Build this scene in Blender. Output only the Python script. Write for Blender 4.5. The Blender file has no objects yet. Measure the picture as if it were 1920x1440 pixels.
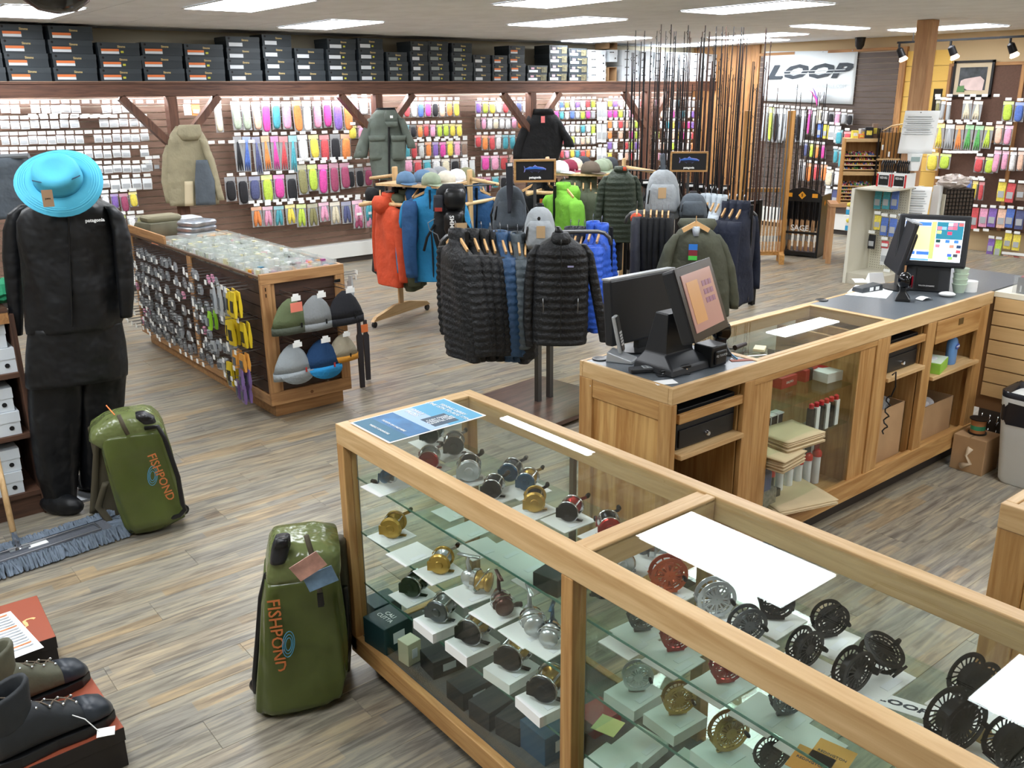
import bpy, math, random
from mathutils import Matrix, Vector, Euler
random.seed(7)
S = bpy.context.scene
COL = S.collection
PI = math.pi
# ---------------------------------------------------------------- camera, world, exposure
H = 2.1
FPX, PITCH, ROLL, YAW = 1690.0, 0.312, -0.0105, 0.677
_fw = Vector((math.sin(YAW)*math.cos(PITCH), math.cos(YAW)*math.cos(PITCH), -math.sin(PITCH)))
_rt = Vector((math.cos(YAW), -math.sin(YAW), 0)); _up = _rt.cross(_fw)
CR = math.cos(ROLL)*_rt + math.sin(ROLL)*_up; CU = -math.sin(ROLL)*_rt + math.cos(ROLL)*_up
cam = bpy.data.cameras.new('camera'); camo = bpy.data.objects.new('camera', cam); COL.objects.link(camo)
cam.sensor_width = 36.0; cam.lens = FPX/1920*36.0; cam.clip_start = 0.05; cam.clip_end = 60
camo.matrix_world = Matrix(((CR.x, CU.x, -_fw.x, 0), (CR.y, CU.y, -_fw.y, 0), (CR.z, CU.z, -_fw.z, H), (0, 0, 0, 1)))
S.camera = camo
W = bpy.data.worlds.new('world'); S.world = W; W.use_nodes = True
W.node_tree.nodes['Background'].inputs[0].default_value = (0.8, 0.9, 1.0, 1)
W.node_tree.nodes['Background'].inputs[1].default_value = 0.3
S.view_settings.view_transform = 'Standard'; S.view_settings.look = 'None'
S.view_settings.exposure = 0.25; S.view_settings.gamma = 1.0; S.view_settings.use_curve_mapping = False
LIGHT = 17.0        # troffer strength
STRIP = 5.0        # strip lamps behind the beam

S.cycles.transparent_max_bounces = 32; S.cycles.max_bounces = 8; S.cycles.diffuse_bounces = 4; S.cycles.glossy_bounces = 4; S.cycles.caustics_reflective = False; S.cycles.caustics_refractive = False; S.cycles.sample_clamp_indirect = 6

def ray(x, y): return CR*((x-960)/FPX) - CU*((y-720)/FPX) + _fw
def PZ(x, y, z): d = ray(x, y); return Vector((0, 0, H)) + d*((z-H)/d.z)
def PX(x, y, X): d = ray(x, y); return Vector((0, 0, H)) + d*(X/d.x)
def PY(x, y, Y): d = ray(x, y); return Vector((0, 0, H)) + d*(Y/d.y)

# ---------------------------------------------------------------- materials
def lin(c):
    return tuple(((v/255)/12.92 if v/255 <= .04045 else ((v/255+.055)/1.055)**2.4) for v in c[:3]) + (1,)
MATS = {}
def mat(name, col=(128, 128, 128), rough=.55, metal=0, emit=0, trans=0, alpha=1, noise=0, nscale=20, bump=0, bscale=60, ior=1.45, spec=.5, stretch=None, sheen=0, bd=.01):
    if name in MATS: return MATS[name]
    m = bpy.data.materials.new(name); m.use_nodes = True; nt = m.node_tree; b = nt.nodes['Principled BSDF']
    c = lin(col); b.inputs['Base Color'].default_value = c
    b.inputs['Roughness'].default_value = rough; b.inputs['Metallic'].default_value = metal
    b.inputs['Specular IOR Level'].default_value = spec; b.inputs['IOR'].default_value = ior
    if emit: b.inputs['Emission Color'].default_value = c; b.inputs['Emission Strength'].default_value = emit
    if trans: b.inputs['Transmission Weight'].default_value = trans
    if alpha < 1: b.inputs['Alpha'].default_value = alpha
    if sheen: b.inputs['Sheen Weight'].default_value = sheen
    if noise or bump:
        tc = nt.nodes.new('ShaderNodeTexCoord'); mp = nt.nodes.new('ShaderNodeMapping'); nt.links.new(tc.outputs['Object'], mp.inputs[0])
        if stretch: mp.inputs['Scale'].default_value = stretch
    if noise:
        n = nt.nodes.new('ShaderNodeTexNoise'); n.inputs['Scale'].default_value = nscale; n.inputs['Detail'].default_value = 4
        nt.links.new(mp.outputs[0], n.inputs['Vector'])
        r = nt.nodes.new('ShaderNodeValToRGB'); e = r.color_ramp.elements
        e[0].position = .3; e[1].position = .7
        e[0].color = tuple(v*(1-noise) for v in c[:3]) + (1,); e[1].color = tuple(min(1, v*(1+noise)) for v in c[:3]) + (1,)
        nt.links.new(n.outputs['Fac'], r.inputs[0]); nt.links.new(r.outputs[0], b.inputs['Base Color'])
    if bump:
        n = nt.nodes.new('ShaderNodeTexNoise'); n.inputs['Scale'].default_value = bscale; n.inputs['Detail'].default_value = 3
        nt.links.new(mp.outputs[0], n.inputs['Vector'])
        bp = nt.nodes.new('ShaderNodeBump'); bp.inputs['Strength'].default_value = bump; bp.inputs['Distance'].default_value = bd
        nt.links.new(n.outputs['Fac'], bp.inputs['Height']); nt.links.new(bp.outputs[0], b.inputs['Normal'])
    MATS[name] = m; return m
def wood(name, a, b_, axis='x', rough=.45, sc=1.0, contrast=1.0):
    if name in MATS: return MATS[name]
    m = bpy.data.materials.new(name); m.use_nodes = True; nt = m.node_tree; B = nt.nodes['Principled BSDF']
    B.inputs['Roughness'].default_value = rough
    tc = nt.nodes.new('ShaderNodeTexCoord'); mp = nt.nodes.new('ShaderNodeMapping'); nt.links.new(tc.outputs['Object'], mp.inputs[0])
    s = {'x': (1.2, 16, 16), 'y': (16, 1.2, 16), 'z': (16, 16, 1.2)}[axis]; mp.inputs['Scale'].default_value = tuple(v*sc for v in s)
    oi = nt.nodes.new('ShaderNodeObjectInfo'); nt.links.new(oi.outputs['Random'], mp.inputs['Location'])
    n1 = nt.nodes.new('ShaderNodeTexNoise'); n1.inputs['Scale'].default_value = 1.6; n1.inputs['Detail'].default_value = 6; n1.inputs['Distortion'].default_value = 1.2
    nt.links.new(mp.outputs[0], n1.inputs['Vector'])
    n2 = nt.nodes.new('ShaderNodeTexNoise'); n2.inputs['Scale'].default_value = 7; n2.inputs['Detail'].default_value = 3
    nt.links.new(mp.outputs[0], n2.inputs['Vector'])
    ad = nt.nodes.new('ShaderNodeMath'); ad.operation = 'MULTIPLY_ADD'; ad.inputs[1].default_value = .35
    nt.links.new(n2.outputs['Fac'], ad.inputs[0]); nt.links.new(n1.outputs['Fac'], ad.inputs[2])
    r = nt.nodes.new('ShaderNodeValToRGB'); e = r.color_ramp.elements
    e[0].position = .67-.2/contrast; e[1].position = .67+.2/contrast; e[0].color = lin(b_); e[1].color = lin(a)
    nt.links.new(ad.outputs[0], r.inputs[0]); nt.links.new(r.outputs[0], B.inputs['Base Color'])
    bp = nt.nodes.new('ShaderNodeBump'); bp.inputs['Strength'].default_value = .12; bp.inputs['Distance'].default_value = .004
    nt.links.new(ad.outputs[0], bp.inputs['Height']); nt.links.new(bp.outputs[0], B.inputs['Normal'])
    MATS[name] = m; return m
def woods(name, a, b_, **k): return [wood(name+'_'+ax, a, b_, ax, **k) for ax in 'xyz']
def glassm(name, col=(235, 245, 240), mixf=.9, rough=0.0):
    # thin pane: mostly clear, with real mirror-like reflection by angle
    if name in MATS: return MATS[name]
    m = bpy.data.materials.new(name); m.use_nodes = True; nt = m.node_tree
    for n in list(nt.nodes):
        if n.type == 'BSDF_PRINCIPLED': nt.nodes.remove(n)
    out = [n for n in nt.nodes if n.type == 'OUTPUT_MATERIAL'][0]
    t = nt.nodes.new('ShaderNodeBsdfTransparent'); t.inputs[0].default_value = lin(col)
    g = nt.nodes.new('ShaderNodeBsdfGlossy'); g.inputs['Roughness'].default_value = rough
    f = nt.nodes.new('ShaderNodeLayerWeight'); f.inputs['Blend'].default_value = .5
    mx = nt.nodes.new('ShaderNodeMixShader'); mp = nt.nodes.new('ShaderNodeMath'); mp.operation = 'POWER'; mp.inputs[1].default_value = 5
    mu = nt.nodes.new('ShaderNodeMath'); mu.operation = 'MULTIPLY_ADD'; mu.inputs[1].default_value = .92*mixf; mu.inputs[2].default_value = .04*mixf; mu.use_clamp = True
    nt.links.new(f.outputs['Facing'], mp.inputs[0]); nt.links.new(mp.outputs[0], mu.inputs[0]); nt.links.new(mu.outputs[0], mx.inputs[0])
    nt.links.new(t.outputs[0], mx.inputs[1]); nt.links.new(g.outputs[0], mx.inputs[2]); nt.links.new(mx.outputs[0], out.inputs[0])
    MATS[name] = m; return m

# ---------------------------------------------------------------- mesh building
class G:
    def __init__(s): s.v = []; s.f = []; s.m = []; s.T = None; s.mi = 0
    def add(s, vs, fs, mi=None):
        o = len(s.v)
        for p in vs:
            p = Vector(p)
            if s.T is not None: p = s.T @ p
            s.v.append(tuple(p))
        mi = s.mi if mi is None else mi
        for f in fs: s.f.append(tuple(i+o for i in f)); s.m.append(mi)
        return s
    def box(s, c, d, rz=0, mi=None, M=None):
        x, y, z = d[0]/2, d[1]/2, d[2]/2
        vs = [Vector((i*x, j*y, k*z)) for i in (-1, 1) for j in (-1, 1) for k in (-1, 1)]
        R_ = M if M is not None else Matrix.Rotation(rz, 3, 'Z')
        vs = [R_ @ v + Vector(c) for v in vs]
        return s.add(vs, [(0, 1, 3, 2), (4, 6, 7, 5), (0, 4, 5, 1), (2, 3, 7, 6), (0, 2, 6, 4), (1, 5, 7, 3)], mi)
    def b2(s, a, b, mi=None):
        return s.box([(a[i]+b[i])/2 for i in range(3)], [abs(b[i]-a[i]) for i in range(3)], mi=mi)
    def bar(s, a, b, w, h, up=(0, 0, 1), mi=None):
        a = Vector(a); b = Vector(b); d = (b-a); L = d.length; d.normalize(); u = Vector(up)
        sd = d.cross(u)
        if sd.length < 1e-4: sd = d.cross(Vector((1, 0, 0)))
        sd.normalize(); u = sd.cross(d)
        M = Matrix((d, sd, u)).transposed()
        return s.box((a+b)/2, (L, w, h), M=M, mi=mi)
    def loft(s, rings, cap=True, closed=True, mi=None):
        n = len(rings[0]); vs = [p for r in rings for p in r]; fs = []
        for i in range(len(rings)-1):
            for j in range(n if closed else n-1):
                k = (j+1) % n
                fs.append((i*n+j, i*n+k, (i+1)*n+k, (i+1)*n+j))
        if cap and closed: fs.append(tuple(range(n-1, -1, -1))); fs.append(tuple((len(rings)-1)*n+j for j in range(n)))
        return s.add(vs, fs, mi)
    def tube(s, pts, r, n=8, cap=True, mi=None):
        pts = [Vector(p) for p in pts]; N = len(pts); rs = r if isinstance(r, (list, tuple)) else [r]*N
        rings = []; pu = None
        for i in range(N):
            d = (pts[min(i+1, N-1)]-pts[max(i-1, 0)]).normalized()
            if pu is None: pu = d.orthogonal().normalized()
            pu = (pu - d*pu.dot(d)); pu = pu.normalized() if pu.length > 1e-6 else d.orthogonal().normalized()
            sd = d.cross(pu)
            rings.append([pts[i]+(pu*math.cos(2*PI*j/n)+sd*math.sin(2*PI*j/n))*rs[i] for j in range(n)])
        return s.loft(rings, cap, mi=mi)
    def lathe(s, prof, n=16, c=(0, 0, 0), cap=True, mi=None, M=None, sx=1, sy=1):
        c = Vector(c); R_ = M or Matrix.Identity(3)
        return s.loft([[c + R_ @ Vector((r*sx*math.cos(2*PI*j/n), r*sy*math.sin(2*PI*j/n), z)) for j in range(n)] for r, z in prof], cap, mi=mi)
    def ball(s, c, r, n=12, m=8, mi=None, M=None):
        r = (r, r, r) if not isinstance(r, (tuple, list)) else r
        R_ = M or Matrix.Identity(3); c = Vector(c); rings = []
        for i in range(m+1):
            a = -PI/2 + PI*(i/m if 0 < i < m else (i/m))
            cr = max(math.cos(a), .02)
            rings.append([c + R_ @ Vector((r[0]*cr*math.cos(2*PI*j/n), r[1]*cr*math.sin(2*PI*j/n), r[2]*math.sin(a))) for j in range(n)])
        return s.loft(rings, True, mi=mi)
    def prism(s, poly, h, mi=None, M=None, c=(0, 0, 0)):
        # poly in xy, extruded by h along z
        R_ = M or Matrix.Identity(3); c = Vector(c)
        return s.loft([[c + R_ @ Vector((p[0], p[1], z)) for p in poly] for z in (0, h)], True, mi=mi)
    def grid(s, fn, nu, nv, mi=None):
        vs = [fn(i/nu, j/nv) for i in range(nu+1) for j in range(nv+1)]
        return s.add(vs, [(i*(nv+1)+j, (i+1)*(nv+1)+j, (i+1)*(nv+1)+j+1, i*(nv+1)+j+1) for i in range(nu) for j in range(nv)], mi)
    def mesh(s, name, mats, smooth=False):
        me = bpy.data.meshes.new(name); me.from_pydata(s.v, [], s.f)
        for m in (mats if isinstance(mats, (list, tuple)) else [mats]): me.materials.append(m)
        if any(s.m): me.polygons.foreach_set('material_index', s.m)
        if smooth: me.polygons.foreach_set('use_smooth', [True]*len(s.f))
        me.update(); return me
    def obj(s, name, mats, parent=None, smooth=False, bevel=0, auto=False, **k):
        me = s.mesh(name, mats, smooth)
        if smooth == 2 or auto:
            me.polygons.foreach_set('use_smooth', [True]*len(s.f)); me.set_sharp_from_angle(angle=.7)
        return put(name, me, parent, bevel=bevel, **k)
def tag(o, label=None, cat=None, group=None, kind=None):
    if label: o['label'] = label
    if cat: o['category'] = cat
    if group: o['group'] = group
    if kind: o['kind'] = kind
    return o
def put(name, me, parent=None, loc=None, rot=None, bevel=0, label=None, cat=None, group=None, kind=None, solid=0, mx=None):
    o = bpy.data.objects.new(name, me); COL.objects.link(o)
    if parent is not None: o.parent = parent
    if loc is not None: o.location = loc
    if rot is not None: o.rotation_euler = rot if isinstance(rot, (tuple, list, Euler)) else (0, 0, rot)
    if mx is not None: o.matrix_local = mx
    if bevel: b = o.modifiers.new('bevel', 'BEVEL'); b.width = bevel; b.segments = 2; b.limit_method = 'ANGLE'
    if solid: b = o.modifiers.new('solid', 'SOLIDIFY'); b.thickness = solid
    return tag(o, label, cat, group, kind)
def thing(name, label, cat, loc=(0, 0, 0), rot=None, group=None):
    return put(name, None, None, loc, rot, label=label, cat=cat, group=group)
def dup(root, loc=None, rot=None, label=None, group=None, parent=None, scale=None, swap=None, name=None):
    def cp(o, p):
        c = o.copy(); COL.objects.link(c); c.parent = p
        if swap and o.data is not None and o.data.name in swap: c.data = swap[o.data.name]
        for ch in o.children: cp(ch, c)
        return c
    r = cp(root, parent)
    if loc is not None: r.location = loc
    if rot is not None: r.rotation_euler = rot if isinstance(rot, (tuple, list)) else (0, 0, rot)
    if scale is not None: r.scale = scale if isinstance(scale, (tuple, list)) else (scale,)*3
    if label: r['label'] = label
    if group: r['group'] = group
    return r
ORD = 'first second third fourth fifth sixth seventh eighth ninth tenth eleventh twelfth thirteenth fourteenth fifteenth sixteenth seventeenth eighteenth nineteenth twentieth'.split()
def od(i):
    if i < 20: return ORD[i]
    if i < 29: return 'twenty-'+ORD[i-20]
    if i == 29: return 'thirtieth'
    if i < 39: return 'thirty-'+ORD[i-30]
    if i == 39: return 'fortieth'
    if i < 49: return 'forty-'+ORD[i-40]
    return 'number %d' % (i+1)
TXT = {}
def text(s, size, m, parent=None, mx=None, name='lettering', extrude=.0006, align='CENTER', shear=0, bold=0, sx=1, font=None, **k):
    key = (s, size, m.name, align, shear, bold, sx)
    if key not in TXT:
        cu = bpy.data.curves.new('t', 'FONT'); cu.body = s; cu.size = size; cu.extrude = extrude; cu.align_x = align; cu.align_y = 'CENTER'; cu.shear = shear; cu.offset = bold; cu.resolution_u = 2
        o = bpy.data.objects.new('t', cu); COL.objects.link(o); bpy.context.view_layer.update()
        me = bpy.data.meshes.new_from_object(o); me.materials.clear(); me.materials.append(m)
        if sx != 1:
            for v in me.vertices: v.co.x *= sx
        bpy.data.objects.remove(o); TXT[key] = me
    return put(name, TXT[key], parent, mx=mx, **k)
def frame(o, x, y): # matrix with local x,y axes at origin o
    x = Vector(x).normalized(); y = Vector(y); y = (y - x*y.dot(x)).normalized(); z = x.cross(y)
    M = Matrix((x, y, z)).transposed().to_4x4(); M.translation = Vector(o); return M
FACE_S = lambda p: frame(p, (1, 0, 0), (0, 0, 1))     # faces -Y (towards the shop)
FACE_W = lambda p: frame(p, (0, -1, 0), (0, 0, 1))    # faces -X

oak = woods('oak', (198, 157, 101), (160, 114, 62)); OX, OY, OZ = oak
pale = woods('pale_oak', (214, 182, 134), (188, 150, 100)); LX, LY, LZ = pale  # oak with strong overhead light put into its colour, mainly for tops
dark = woods('brown_timber', (110, 74, 56), (70, 44, 34), rough=.6); DX, DY, DZ = dark
dboard = woods('dark_board', (74, 50, 38), (46, 32, 26), rough=.6)
fir = woods('fir_timber', (196, 154, 112), (168, 122, 84), rough=.6)
BLACK = mat('black_plastic', (22, 23, 25), .35)
BLACKM = mat('black_metal', (28, 28, 30), .35, .6)
WHITE = mat('white_plastic', (232, 234, 234), .4)
PAPER = mat('white_paper', (240, 242, 242), .8)
CHROME = mat('chrome', (205, 208, 212), .15, 1)
STEEL = mat('steel', (150, 152, 156), .35, 1)
GREY = mat('grey_plastic', (120, 124, 128), .5)
CARDB = mat('cardboard', (176, 142, 104), .85, noise=.08, nscale=8)
# ================================================================ shell
XW, YW, ZC = 12.62, 10.75, 2.8
def floor_mat():
    m = bpy.data.materials.new('vinyl_planks'); m.use_nodes = True; nt = m.node_tree; B = nt.nodes['Principled BSDF']; L = nt.links.new
    ge = nt.nodes.new('ShaderNodeNewGeometry'); sp = nt.nodes.new('ShaderNodeSeparateXYZ'); L(ge.outputs['Position'], sp.inputs[0])
    def mt(op, a, b=None, c=None):
        n = nt.nodes.new('ShaderNodeMath'); n.operation = op
        for i, v in enumerate((a, b, c)):
            if v is None: continue
            if isinstance(v, (int, float)): n.inputs[i].default_value = v
            else: L(v, n.inputs[i])
        return n.outputs[0]
    row = mt('FLOOR', mt('DIVIDE', sp.outputs['Y'], PW)); off = mt('MULTIPLY', mt('FRACT', mt('MULTIPLY', row, .3819)), PL)
    colx = mt('FLOOR', mt('DIVIDE', mt('ADD', sp.outputs['X'], off), PL))
    cb = nt.nodes.new('ShaderNodeCombineXYZ'); L(row, cb.inputs[0]); L(colx, cb.inputs[1])
    wn = nt.nodes.new('ShaderNodeTexWhiteNoise'); wn.noise_dimensions = '2D'; L(cb.outputs[0], wn.inputs['Vector'])
    # grain coordinates
    gc = nt.nodes.new('ShaderNodeCombineXYZ'); L(mt('MULTIPLY', sp.outputs['X'], 3.0), gc.inputs[0]); L(mt('MULTIPLY', sp.outputs['Y'], 34), gc.inputs[1]); L(mt('MULTIPLY', wn.outputs['Value'], 30), gc.inputs[2])
    n = nt.nodes.new('ShaderNodeTexNoise'); n.inputs['Scale'].default_value = 1.1; n.inputs['Detail'].default_value = 7; n.inputs['Roughness'].default_value = .62; n.inputs['Distortion'].default_value = .6; L(gc.outputs[0], n.inputs['Vector'])
    r = nt.nodes.new('ShaderNodeValToRGB'); e = r.color_ramp.elements
    e[0].position = .3; e[0].color = lin((98, 90, 80)); e[1].position = .72; e[1].color = lin((186, 176, 156))
    x = e.new(.42); x.color = lin((126, 118, 106)); x = e.new(.52); x.color = lin((150, 142, 128)); x = e.new(.62); x.color = lin((168, 155, 132))
    L(n.outputs['Fac'], r.inputs[0])
    gc2 = nt.nodes.new('ShaderNodeCombineXYZ'); L(mt('MULTIPLY', sp.outputs['X'], 1.2), gc2.inputs[0]); L(mt('MULTIPLY', sp.outputs['Y'], 6), gc2.inputs[1]); L(mt('MULTIPLY', wn.outputs['Value'], 17), gc2.inputs[2])
    srow = mt('FLOOR', mt('DIVIDE', sp.outputs['Y'], PW/3)); soff = mt('MULTIPLY', mt('FRACT', mt('MULTIPLY', srow, .618)), .52)
    scol = mt('FLOOR', mt('DIVIDE', mt('ADD', sp.outputs['X'], soff), .52)); cs = nt.nodes.new('ShaderNodeCombineXYZ'); L(srow, cs.inputs[0]); L(scol, cs.inputs[1])
    wn2 = nt.nodes.new('ShaderNodeTexWhiteNoise'); wn2.noise_dimensions = '2D'; L(cs.outputs[0], wn2.inputs['Vector'])
    r2 = nt.nodes.new('ShaderNodeValToRGB'); e = r2.color_ramp.elements; r2.color_ramp.interpolation = 'CONSTANT'
    e[0].position = 0; e[0].color = lin((236, 238, 236)); e[1].position = .86; e[1].color = lin((248, 234, 212))
    x = e.new(.3); x.color = lin((222, 226, 230)); x = e.new(.55); x.color = lin((244, 240, 232)); L(wn2.outputs['Value'], r2.inputs[0])
    mx = nt.nodes.new('ShaderNodeMix'); mx.data_type = 'RGBA'; mx.blend_type = 'MULTIPLY'; mx.inputs[0].default_value = 1
    L(r.outputs[0], mx.inputs[6]); L(r2.outputs[0], mx.inputs[7])
    hs = nt.nodes.new('ShaderNodeHueSaturation'); L(mt('MULTIPLY_ADD', wn.outputs['Value'], .16, 1.04), hs.inputs['Value']); L(mx.outputs[2], hs.inputs['Color'])
    L(hs.outputs[0], B.inputs['Base Color']); B.inputs['Roughness'].default_value = .34; B.inputs['Specular IOR Level'].default_value = .45
    bp = nt.nodes.new('ShaderNodeBump'); bp.inputs['Strength'].default_value = .15; bp.inputs['Distance'].default_value = .003; L(n.outputs['Fac'], bp.inputs['Height']); L(bp.outputs[0], B.inputs['Normal'])
    return m
PW, PL = .185, 1.24
FM = floor_mat()
g = G(); g.b2((-3, -3.2, -.1), (XW+.3, YW+.3, -.004)); fl = g.obj('floor', mat('floor_slab', (70, 62, 54), .8), kind='structure')
planks = []
for r in range(int(-1/PW), int(YW/PW)+1):
    off = ((r*.3819) % 1.0)*PL
    for c in range(-3, int((XW+PL)/PL)+2):
        x0 = c*PL-off; x1 = min(x0+PL, XW+.05); y0 = r*PW; y1 = min(y0+PW, YW)
        if x1 < -1 or x0 > XW or x1-x0 < .05: continue
        cx, cy = (x0+x1)/2, (y0+y1)/2
        d = Vector((cx, cy, -H)); de = d.dot(_fw)
        if de < .5: continue
        px, py = 960+FPX*d.dot(CR)/de, 720-FPX*d.dot(CU)/de
        vis = -250 < px < 2170 and 300 < py < 1750
        planks.append((0 if vis else 1, de, x0, x1, y0, y1))
planks.sort()
pm = {}
st = G()
for i, (v, de, x0, x1, y0, y1) in enumerate(planks):
    if v == 0 and i < 290:
        k = round(x1-x0, 3)
        if k not in pm:
            g = G(); hx = k/2-.0008; hy = PW/2-.0008
            g.loft([[(-hx-.0008, -hy-.0008, -.004), (hx+.0008, -hy-.0008, -.004), (hx+.0008, hy+.0008, -.004), (-hx-.0008, hy+.0008, -.004)], [(-hx-.0004, -hy-.0004, -.0012), (hx+.0004, -hy-.0004, -.0012), (hx+.0004, hy+.0004, -.0012), (-hx-.0004, hy+.0004, -.0012)], [(-hx+.001, -hy+.001, 0), (hx-.001, -hy+.001, 0), (hx-.001, hy-.001, 0), (-hx+.001, hy-.001, 0)]], mi=0)
            pm[k] = g.mesh('plank', FM)
        put('plank', pm[k], fl, loc=((x0+x1)/2, (y0+y1)/2, 0))
    else:
        st.add([(x0+.001, y0+.001, 0), (x1-.001, y0+.001, 0), (x1-.001, y1-.001, 0), (x0+.001, y1-.001, 0)], [(0, 1, 2, 3)])
st.obj('far_planks', FM, fl, kind='stuff')

# ceiling with tiles
CM = mat('ceiling_tile', (236, 240, 246), .9, noise=.06, nscale=3, bump=.3, bscale=90)
g = G(); g.b2((-3, -3.2, ZC+.012), (XW+.3, YW+.3, ZC+.1)); ce = g.obj('ceiling', mat('ceiling_void', (96, 94, 88), .9), kind='structure')
TX, TY = .61, 1.22
g = G(); hx, hy = TX/2-.004, TY/2-.004
g.loft([[(-hx, -hy, .012), (hx, -hy, .012), (hx, hy, .012), (-hx, hy, .012)], [(-hx, -hy, .003), (hx, -hy, .003), (hx, hy, .003), (-hx, hy, .003)], [(-hx+.004, -hy+.004, 0), (hx-.004, -hy+.004, 0), (hx-.004, hy-.004, 0), (-hx+.004, hy-.004, 0)]])
tm = g.mesh('ceiling_tile', CM)
st = G()
for i in range(-5, 22):
    for j in range(-3, 9):
        x, y = (i+.5)*TX, (j+.5)*TY
        if x > XW or y > YW: continue
        d = Vector((x, y, ZC-H)); de = d.dot(_fw)
        if de > .5 and -250 < 960+FPX*d.dot(CR)/de < 2150 and 720-FPX*d.dot(CU)/de > -90:
            put('ceiling_tile', tm, ce, loc=(x, y, ZC))
        else: st.add([(x-hx, y-hy, ZC), (x-hx, y+hy, ZC), (x+hx, y+hy, ZC), (x+hx, y-hy, ZC)], [(0, 1, 2, 3)])
st.obj('far_ceiling_tiles', CM, ce, kind='stuff')

# lights
LM = mat('troffer_diffuser', (246, 250, 255), .5, emit=LIGHT)
g = G(); g.loft([[(-.3, -.605, 0), (.3, -.605, 0), (.3, .605, 0), (-.3, .605, 0)], [(-.28, -.585, -.008), (.28, -.585, -.008), (.28, .585, -.008), (-.28, .585, -.008)]]); dm = g.mesh('diffuser', LM)
g = G()
for a, b in (((-.31, -.615), (.31, -.6)), ((-.31, .6), (.31, .615)), ((-.31, -.6), (-.295, .6)), ((.295, -.6), (.31, .6))): g.b2((a[0], a[1], -.006), (b[0], b[1], .002))
fm_ = g.mesh('lamp_frame', WHITE)
def troffer(x, y, label, rz=0, s=1):
    t = thing('ceiling_light', label, 'ceiling light', (x, y, ZC-.004), rz, 'recessed fluorescent ceiling panels')
    put('lamp_frame', fm_, t); put('diffuser', dm, t); t.scale = (s, 1, 1)
for x, y, lb in ((2.0, 8.95, 'leftmost lit ceiling panel above the shoe boxes beside black dome'), (3.25, 7.35, 'lit ceiling panel cut by the top edge above the hat display'),
                 (4.85, 9.0, 'lit ceiling panel above the third group of shoe boxes from left'), (6.75, 7.45, 'lit ceiling panel above the grey jacket with cap'),
                 (9.4, 9.55, 'low lit ceiling panel above the boxes with flag stickers'), (7.05, 5.3, 'large lit ceiling panel at top, right of the middle'),
                 (10.65, 7.95, 'lit ceiling panel above the hanging fishing rods'), (11.6, 8.9, 'farthest small lit ceiling panel in front of the white banner'),
                 (11.7, 9.95, 'lit ceiling panel behind the tips of the hanging rods'), (11.4, 5.75, 'lit ceiling panel behind the top of the square timber pillar')):
    troffer(x, y, lb)
for i_, (x, y) in enumerate(((4.45, 3.25), (5.2, 5.7), (4.45, .95), (2.0, 4.6), (.2, 6.9), (.2, 4.2), (.2, 1.6), (7.6, 2.6), (10.0, 3.2), (2.1, -1.2), (4.7, -1.6), (7.4, -.6), (10.2, .4), (-1.4, 3), (12, .8))):
    troffer(x, y, 'fluorescent ceiling panel outside the picture, %s of those above and behind the counters' % od(i_))
troffer(10.0, 6.43, 'slim fluorescent ceiling panel reflected in the counter glass', PI/2, .5)
# walls
WB = mat('beige_wall', (196, 186, 162), .85, noise=.04, nscale=2)
g = G(); g.b2((-3, YW, 0), (XW+.3, YW+.12, ZC+.02)); wn = g.obj('wall_north', WB, kind='structure')
g = G(); g.b2((XW, -3.2, 0), (XW+.12, YW, ZC+.02)); we = g.obj('wall_east', mat('warm_beige_wall', (196, 172, 134), .85), kind='structure')
g = G(); g.b2((-3.12, -3.2, 0), (-3, YW, ZC+.02)); g.obj('wall_west', WB, kind='structure')
g = G(); g.b2((-3.12, -3.32, 0), (XW+.12, -3.2, ZC+.02)); g.obj('wall_south', WB, kind='structure')
# slatwall on the north wall: separate boards with pale grooves between
SB = woods('slat_brown', (128, 100, 84), (104, 80, 66), rough=.55)
groove = mat('groove_strip', (214, 200, 182), .4)
YS = 10.66
g = G(); g.b2((-.5, YS+.012, .22), (XW, YS+.05, 2.26)); g.obj('slat_backing', groove, wn)
bays = [(-.3, 1.28), (1.28, 3.7), (3.7, 6.15), (6.15, 8.6), (8.6, 11.0), (11.0, 12.6)]
sm_ = {}
for a, b in bays:
    for k in range(26):
        z = .26+k*.0762
        L = round(b-a-.006, 3)
        if L not in sm_:
            gg = G(); gg.box((0, 0, 0), (L, .016, .066)); sm_[L] = gg.mesh('slat', SB[0])
        put('slat', sm_[L], wn, loc=((a+b)/2, YS+.004, z+.036))
g = G(); g.b2((-.5, YS-.12, .07), (XW, YS+.05, .25)); g.obj('plinth', mat('white_painted', (226, 228, 224), .5), wn, bevel=.004)
g = G(); g.b2((-.5, YS-.1, 0), (XW, YS+.05, .07)); g.obj('baseboard_north', mat('dark_kick', (58, 52, 48), .6), kind='structure')
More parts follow.
